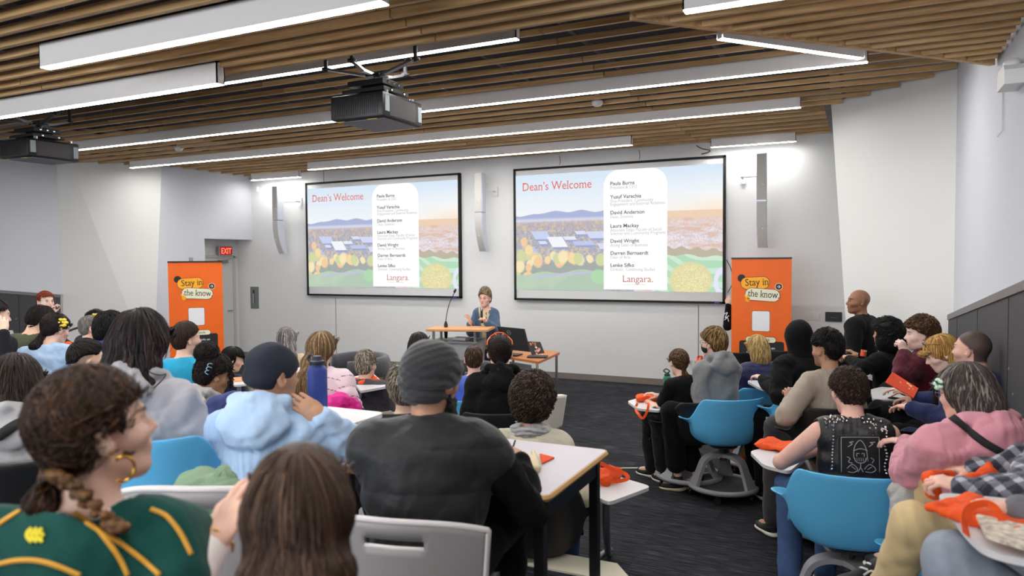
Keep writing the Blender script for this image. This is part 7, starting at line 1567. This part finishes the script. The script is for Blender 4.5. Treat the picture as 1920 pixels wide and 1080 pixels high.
T = thing('handheld_microphone', 'black handheld microphone with silver mesh head, held by the speaker', 'microphone', tuple(at(903, 602, 9.93))); MB().tube([at(904, 606, 9.92), at(903, 583, 9.92)], .016, 10).obj('handle', BLK, T, True); V, F = mesh_sdf([EL(at(903, 580, 9.92), (.026, .026, .028))], .004); mk('mesh_head', V, F, mat('mic_mesh', (150, 150, 150), rough=.4, metal=.6), T, True, True)
# ------------------------------------------------------------------ bags, bottles, booklets
T, c, u, v = flat_bag('orange tote bag folded on the white tablet behind the blue bottle', (688, 716), .93, (.22, .16), 40, .014, amp=.010)
T, c, u, v = flat_bag('orange tote bag lying over the front edge of the girl\'s tablet', (1212, 748), .72, (.16, .12), -20, .012, amp=.008, straps=[[onZ(1195, 756, .73), onZ(1192, 756, .73)+[0, 0, -.05], at(1196, 775, 6.45), at(1205, 784, 6.42), at(1213, 772, 6.42), at(1216, 758, 6.45), onZ(1212, 756, .73)]])
T, c, u, v = flat_bag('large orange tote bag under the bare forearm of the studded vest', (1462, 838), .80, (.26, .19), 20, .012, amp=.007)
T, c, u, v = flat_bag('orange tote bag bundled on the tablet at the end of the desk', (1130, 898), .73, (.12, .14), 10, .022, amp=.014, straps=[[at(1125, 868, 4.3), at(1150, 880, 4.3), at(1172, 888, 4.25), at(1176, 898, 4.2), at(1150, 903, 4.2), at(1128, 900, 4.2)]])
bag('peak of an orange tote bag standing behind the end of the desk', [RC(at(1118, 905, 4.35), at(1122, 866, 4.45), .05, .012, .02), RC(at(1112, 900, 4.35), at(1150, 905, 4.3), .04, .02, .02)], h=.005, amp=.006)
bag('cream canvas bag hanging below the desk edge', [RC(at(1105, 905, 4.0), at(1100, 930, 4.0), .05, .06, .03)], mat('canvas_cream', (222, 214, 192), rough=.8, bump=.4, bscale=200), 'canvas_bag', 'bag', amp=.006)
T = thing('tote_corner', 'orange corner of cloth on the desk beside a cream pouch', 'cloth', tuple(onZ(1025, 860, 1.165))); slab_px('cloth', [(1012, 850), (1016, 868), (1040, 857)], 1.168, TOTE, T, .006, .004)
bag('cream patterned pouch lying on the desk beside the black sleeve', [RC(onZ(985, 850, 1.175), onZ(1003, 880, 1.175), .012, .012, .02), RC(onZ(1000, 848, 1.175), onZ(1010, 878, 1.175), .012, .012, .02)], mat('pouch_cream', (222, 206, 166), rough=.7, bump=.3, bscale=120), 'pouch', 'pouch', h=.004, amp=.003)
T, c, u, v = flat_bag('orange tote bag spread on the white tablet at the bottom right corner', (1852, 975), 1.24, (.26, .17), 42, .014, amp=.008, straps=[[onZ(1812, 1003, 1.26), at(1808, 975, 2.12), at(1818, 952, 2.14), at(1846, 944, 2.14), at(1868, 955, 2.12), at(1882, 985, 2.08), onZ(1884, 1012, 1.26)]])
T = thing('magazine', 'printed magazine sticking out of the orange bag at the bottom right', 'magazine', tuple(onZ(1860, 985, 1.27))); slab_px('cover', [(1828, 962), (1850, 1005), (1930, 1030), (1930, 985)], 1.275, mat('magazine_print', (206, 196, 180), rough=.5, var=.5, vscale=45), T, .008, .004)
bag('orange tote bag twisted in the hands of the person in plaid', [RC(at(1744, 898, 2.75), at(1752, 922, 2.72), .028, .030, .02), RC(at(1748, 892, 2.8), at(1780, 890, 2.85), .022, .02, .02), RC(at(1800, 905, 2.8), at(1850, 893, 2.85), .016, .03, .02), RC(at(1850, 893, 2.85), at(1855, 868, 2.95), .035, .01, .02), RC(at(1850, 893, 2.85), at(1888, 900, 2.85), .028, .008, .02)], h=.005, amp=.006)
bag('crumpled light grey bag between the studded vest chair and the khaki knee', [RC(at(1700, 925, 3.35), at(1712, 900, 3.35), .06, .025, .03), RC(at(1700, 925, 3.35), at(1704, 965, 3.3), .065, .075, .03)], mat('bag_grey', (170, 168, 166), rough=.6, bump=.4, bscale=80), 'sack', 'bag', amp=.01)
bag('sage green drawstring bag on the empty grey chair', [RC(at(360, 915, 2.55), at(430, 925, 2.5), .055, .06, .04), RC(at(385, 900, 2.6), at(420, 905, 2.6), .045, .04, .03), RC(at(350, 940, 2.5), at(420, 960, 2.5), .06, .06, .04)], mat('bag_sage', (128, 156, 126), rough=.75, bump=.3, bscale=90), 'drawstring_bag', 'bag', amp=.008, straps=[[at(405, 895, 2.5), at(412, 880, 2.5), at(425, 878, 2.5), at(432, 895, 2.5), at(442, 905, 2.5)]])
bag('crumpled orange bag on the floor behind the rolling blue chair', [RC(onZ(1380, 868, .06), onZ(1410, 860, .05), .06, .05, .03)], h=.008, amp=.014)
bag('orange bag on the floor beside the wooden step box', [RC(onZ(1424, 835, .1), onZ(1432, 822, .2), .05, .01, .02)], h=.008, amp=.006)
bag('orange folder corner beside the young person with the curly puff', [RC(onZ(372, 722, 1.05), onZ(392, 722, 1.05), .012, .012, .02), RC(onZ(385, 716, 1.05), onZ(395, 735, 1.02), .012, .012, .02)], mat('folder_orange', (236, 148, 84), rough=.5), 'folder', 'folder', amp=.002)
T = thing('side_tablet', 'white tablet with an orange printed sheet between the curly puff and the beanie', 'tablet', tuple(onZ(445, 716, .9))); slab_px('board', [(432, 713), (440, 722), (462, 720), (462, 711)], .90, WTAB, T, .018, .02); MB().tube([onZ(448, 716, .88), onZ(448, 716, .88)*np.array([1, 1, 0])+[0, 0, .25]], .02, 8).obj('post', GREYB, T, True)
slab_px('sheet', [(432, 708), (434, 715), (462, 714), (460, 706)], .906, mat('folder_orange', (236, 148, 84)), T, .004, .004)
bag('orange bag in the lap of the boy in the olive shirt', [RC(at(62, 618, 6.5), at(72, 640, 6.5), .05, .06, .02)], h=.008, amp=.008)
bag('orange bag in front of the girl in the denim jacket', [RC(at(128, 645, 6.2), at(134, 655, 6.2), .03, .04, .02)], h=.008, amp=.006)
# white desk under the arms of the beanie and turban people
T = thing('tablet_desk', 'white tablet desk between the light blue sleeve and the dark vest', 'desk', tuple(onZ(690, 800, 1.1)*np.array([1, 1, 0])+[0, 0, .42])); slab_px('top', [(640, 782), (650, 850), (760, 850), (762, 800), (720, 790)], 1.12, WTAB, T, .02, .04); p = onZ(700, 815, 1.1); MB().tube([p, [p[0], p[1], .43]], .022, 8).obj('post', GREYB, T, True)
def bottle(label, c, r, h_, m, cap, loop=False, logo=None):
    T = thing('water_bottle', label, 'bottle', tuple(c)); z = 0
    MB().lathe([(.001, 0), (r*.95, 0), (r, .01), (r, h_*.80), (r*.86, h_*.86), (r*.62, h_*.90)], (0, 0, 0), 28, cap=False).obj('body', m, T, smooth=True)
    MB().lathe([(r*.64, h_*.895), (r*.64, h_*.905)], seg=24).obj('steel_ring', STEEL, T)
    MB().lathe([(r*.74, h_*.905), (r*.76, h_*.97), (r*.55, h_*.99), (r*.45, h_*1.05), (r*.38, h_*1.06)], seg=24).obj('cap', cap, T, smooth=False)
    MB().tube(bez([(-r*.7, 0, h_*.95), (-r*1.15, 0, h_*.99), (-r*.9, 0, h_*1.07), (-r*.3, 0, h_*1.04)] if not loop else [(-.2*r, 0, h_*1.03), (-.9*r, 0, h_*1.12), (-.2*r, 0, h_*1.22), (.6*r, 0, h_*1.12), (0, 0, h_*1.03)]), .006, 8).obj('carry_loop', cap, T, smooth=True)
    return T
z_ = onZ(596, 765, 1.12)
p = at(596, 768, 3.45); T = bottle('tall navy blue water bottle with black lid beside the light blue hoodie', (p[0], p[1], p[2]-.03), .046, .27, mat('bottle_navy', (44, 68, 148), rough=.5), mat('lid_navy', (36, 44, 66), rough=.5))
T2 = thing('tablet_desk', 'small white tablet under the navy water bottle', 'desk', (p[0], p[1], .42)); MB().prism(rrect(.4, .3, .05, 5, p[0]+.05, p[1]+.05), p[2]-.05, p[2]-.031).obj('top', WTAB, T2, True); MB().tube([(p[0], p[1], p[2]-.05), (p[0], p[1], .42)], .02, 8).obj('post', GREYB, T2, True)
p = at(1251, 730, 6.9); T = bottle('green water bottle with a ring lid beside the girl in the black T-shirt', (p[0], p[1], p[2]-.05), .038, .20, mat('bottle_green', (14, 128, 92), rough=.45), mat('lid_green', (30, 60, 56), rough=.5), True)
MB().box((p[0]+.0, p[1], (p[2]-.05)/2), (.12, .12, p[2]-.052), bev=.01)
T2 = thing('side_stool', 'dark low stool under the green water bottle, hidden behind the girl', 'stool', (p[0], p[1], 0)); MB().lathe([(.12, p[2]-.075), (.12, p[2]-.052)], (p[0], p[1], 0), 20).tube([(p[0], p[1], 0), (p[0], p[1], p[2]-.07)], .03, 10).lathe([(.12, 0), (.12, .02)], (p[0], p[1], 0), 20).obj('stand', BLACKS, T2, True)
# booklet
Q = [at(1722, 728, 4.9), at(1713, 746, 4.8), at(1660, 716, 4.95), at(1673, 697, 5.1)]; n = nrm(np.cross(Q[1]-Q[0], Q[2]-Q[0])); T = thing('booklet', 'open orange booklet held by the blond woman', 'booklet', tuple(np.mean(Q, 0))); V = Q+[q+n*.006 for q in Q]
ck = mk('cover', V, [(3, 2, 1, 0), (4, 5, 6, 7), (0, 1, 5, 4), (1, 2, 6, 5), (2, 3, 7, 6), (3, 0, 4, 7)], mat('booklet_orange', (226, 70, 24), rough=.5), T, True)
for i, (a, b_, w_, hh) in enumerate([(.25, .22, .10, .14), (.36, .16, .10, .12), (.25, .5, .06, .10), (.45, .62, .05, .12), (.6, .45, .08, .06), (.72, .6, .06, .1), (.33, .78, .07, .05), (.15, .35, .05, .05)]):
    e1, e2 = Q[3]-Q[0], Q[1]-Q[0]; c = Q[0]+e1*a+e2*b_; nn = n if n@(CAM-Q[0]) > 0 else -n; o_ = .0072 if nn@n > 0 else .001
    V = [c+nn*o_+e1*s1*w_/2+e2*s2*hh/2 for s1, s2 in ((-1, -1), (1, -1), (1, 1), (-1, 1))]; mk('printed_mark', V, [(0, 1, 2, 3)], mat('print_pale', (246, 206, 130), rough=.6), ck, True)
T = thing('notebook', 'papers on the tablet in front of the woman with big curly hair', 'papers', tuple(onZ(1650, 708, .95))); slab_px('papers', [(1628, 706), (1640, 712), (1668, 713), (1668, 704), (1640, 700)], .94, mat('paper_grey', (176, 172, 160), rough=.6, var=.3, vscale=40), T, .008, .01)
T = thing('drink_can', 'small orange and white drink can held near the woman with big curly hair', 'can', tuple(at(1619, 666, 6.5))); MB().tube([at(1618, 668, 6.5), at(1620, 656, 6.5)], .024, 12).obj('can_body', mat('can_orange', (236, 90, 40), rough=.3), T, True); MB().tube([at(1620, 659, 6.5), at(1620.3, 656.5, 6.5)], .0245, 12).obj('white_band', WPL, T, True)
T = thing('strap_handle', 'orange bag handles sticking up in front of the masked teenager', 'bag', tuple(at(1312, 685, 6.8)))
for k, (x0, x1) in enumerate(((1307, 1316), (1320, 1330))):
    P = bez([at(x0, 722, 6.4), at(x0+1, 676, 6.8), at((x0+x1)/2+1, 667, 6.8), at(x1, 672, 6.8), at(x1-4, 692, 6.8)], 8); V = []
    for p in P: V += [p+[-.012, 0, 0], p+[.012, 0, 0], p+[.012, .004, 0], p+[-.012, .004, 0]]
    nn_ = len(P); mk('handle', V, [(i*4+k_, i*4+(k_+1) % 4, (i+1)*4+(k_+1) % 4, (i+1)*4+k_) for i in range(nn_-1) for k_ in range(4)], TOTE, T, True)

p = at(122, 640, 7.8); T = thing('microphone_stand', 'thin dark metal arm on a post beyond the girl in the pale denim jacket', 'desk arm', (p[0], p[1], floor_z(p[0], p[1])))
MB().tube([at(122, 640, 7.8), at(122, 622, 7.8)], .02, 8).tube([(p[0], p[1], floor_z(p[0], p[1])), at(122, 640, 7.8)], .02, 8).obj('post', mat('foot_dark', (40, 40, 44)), T, True)
MB().tube([at(122, 623, 7.8), at(138, 617, 7.8), at(160, 610, 7.8)], .012, 8).obj('arm', mat('foot_dark', (40, 40, 44)), T, True)
p = onX(357, 487, SX+.0); T = thing('wall_sensor', 'small grey square sensor on the blue-tinted wall above the left banner', 'sensor', (SX, p[1], p[2]-.05)); MB().box((SX+.02, p[1], p[2]), (.04, .07, .09), bev=.008).obj('casing', mat('sensor_grey', (150, 152, 156), rough=.5), T, True)
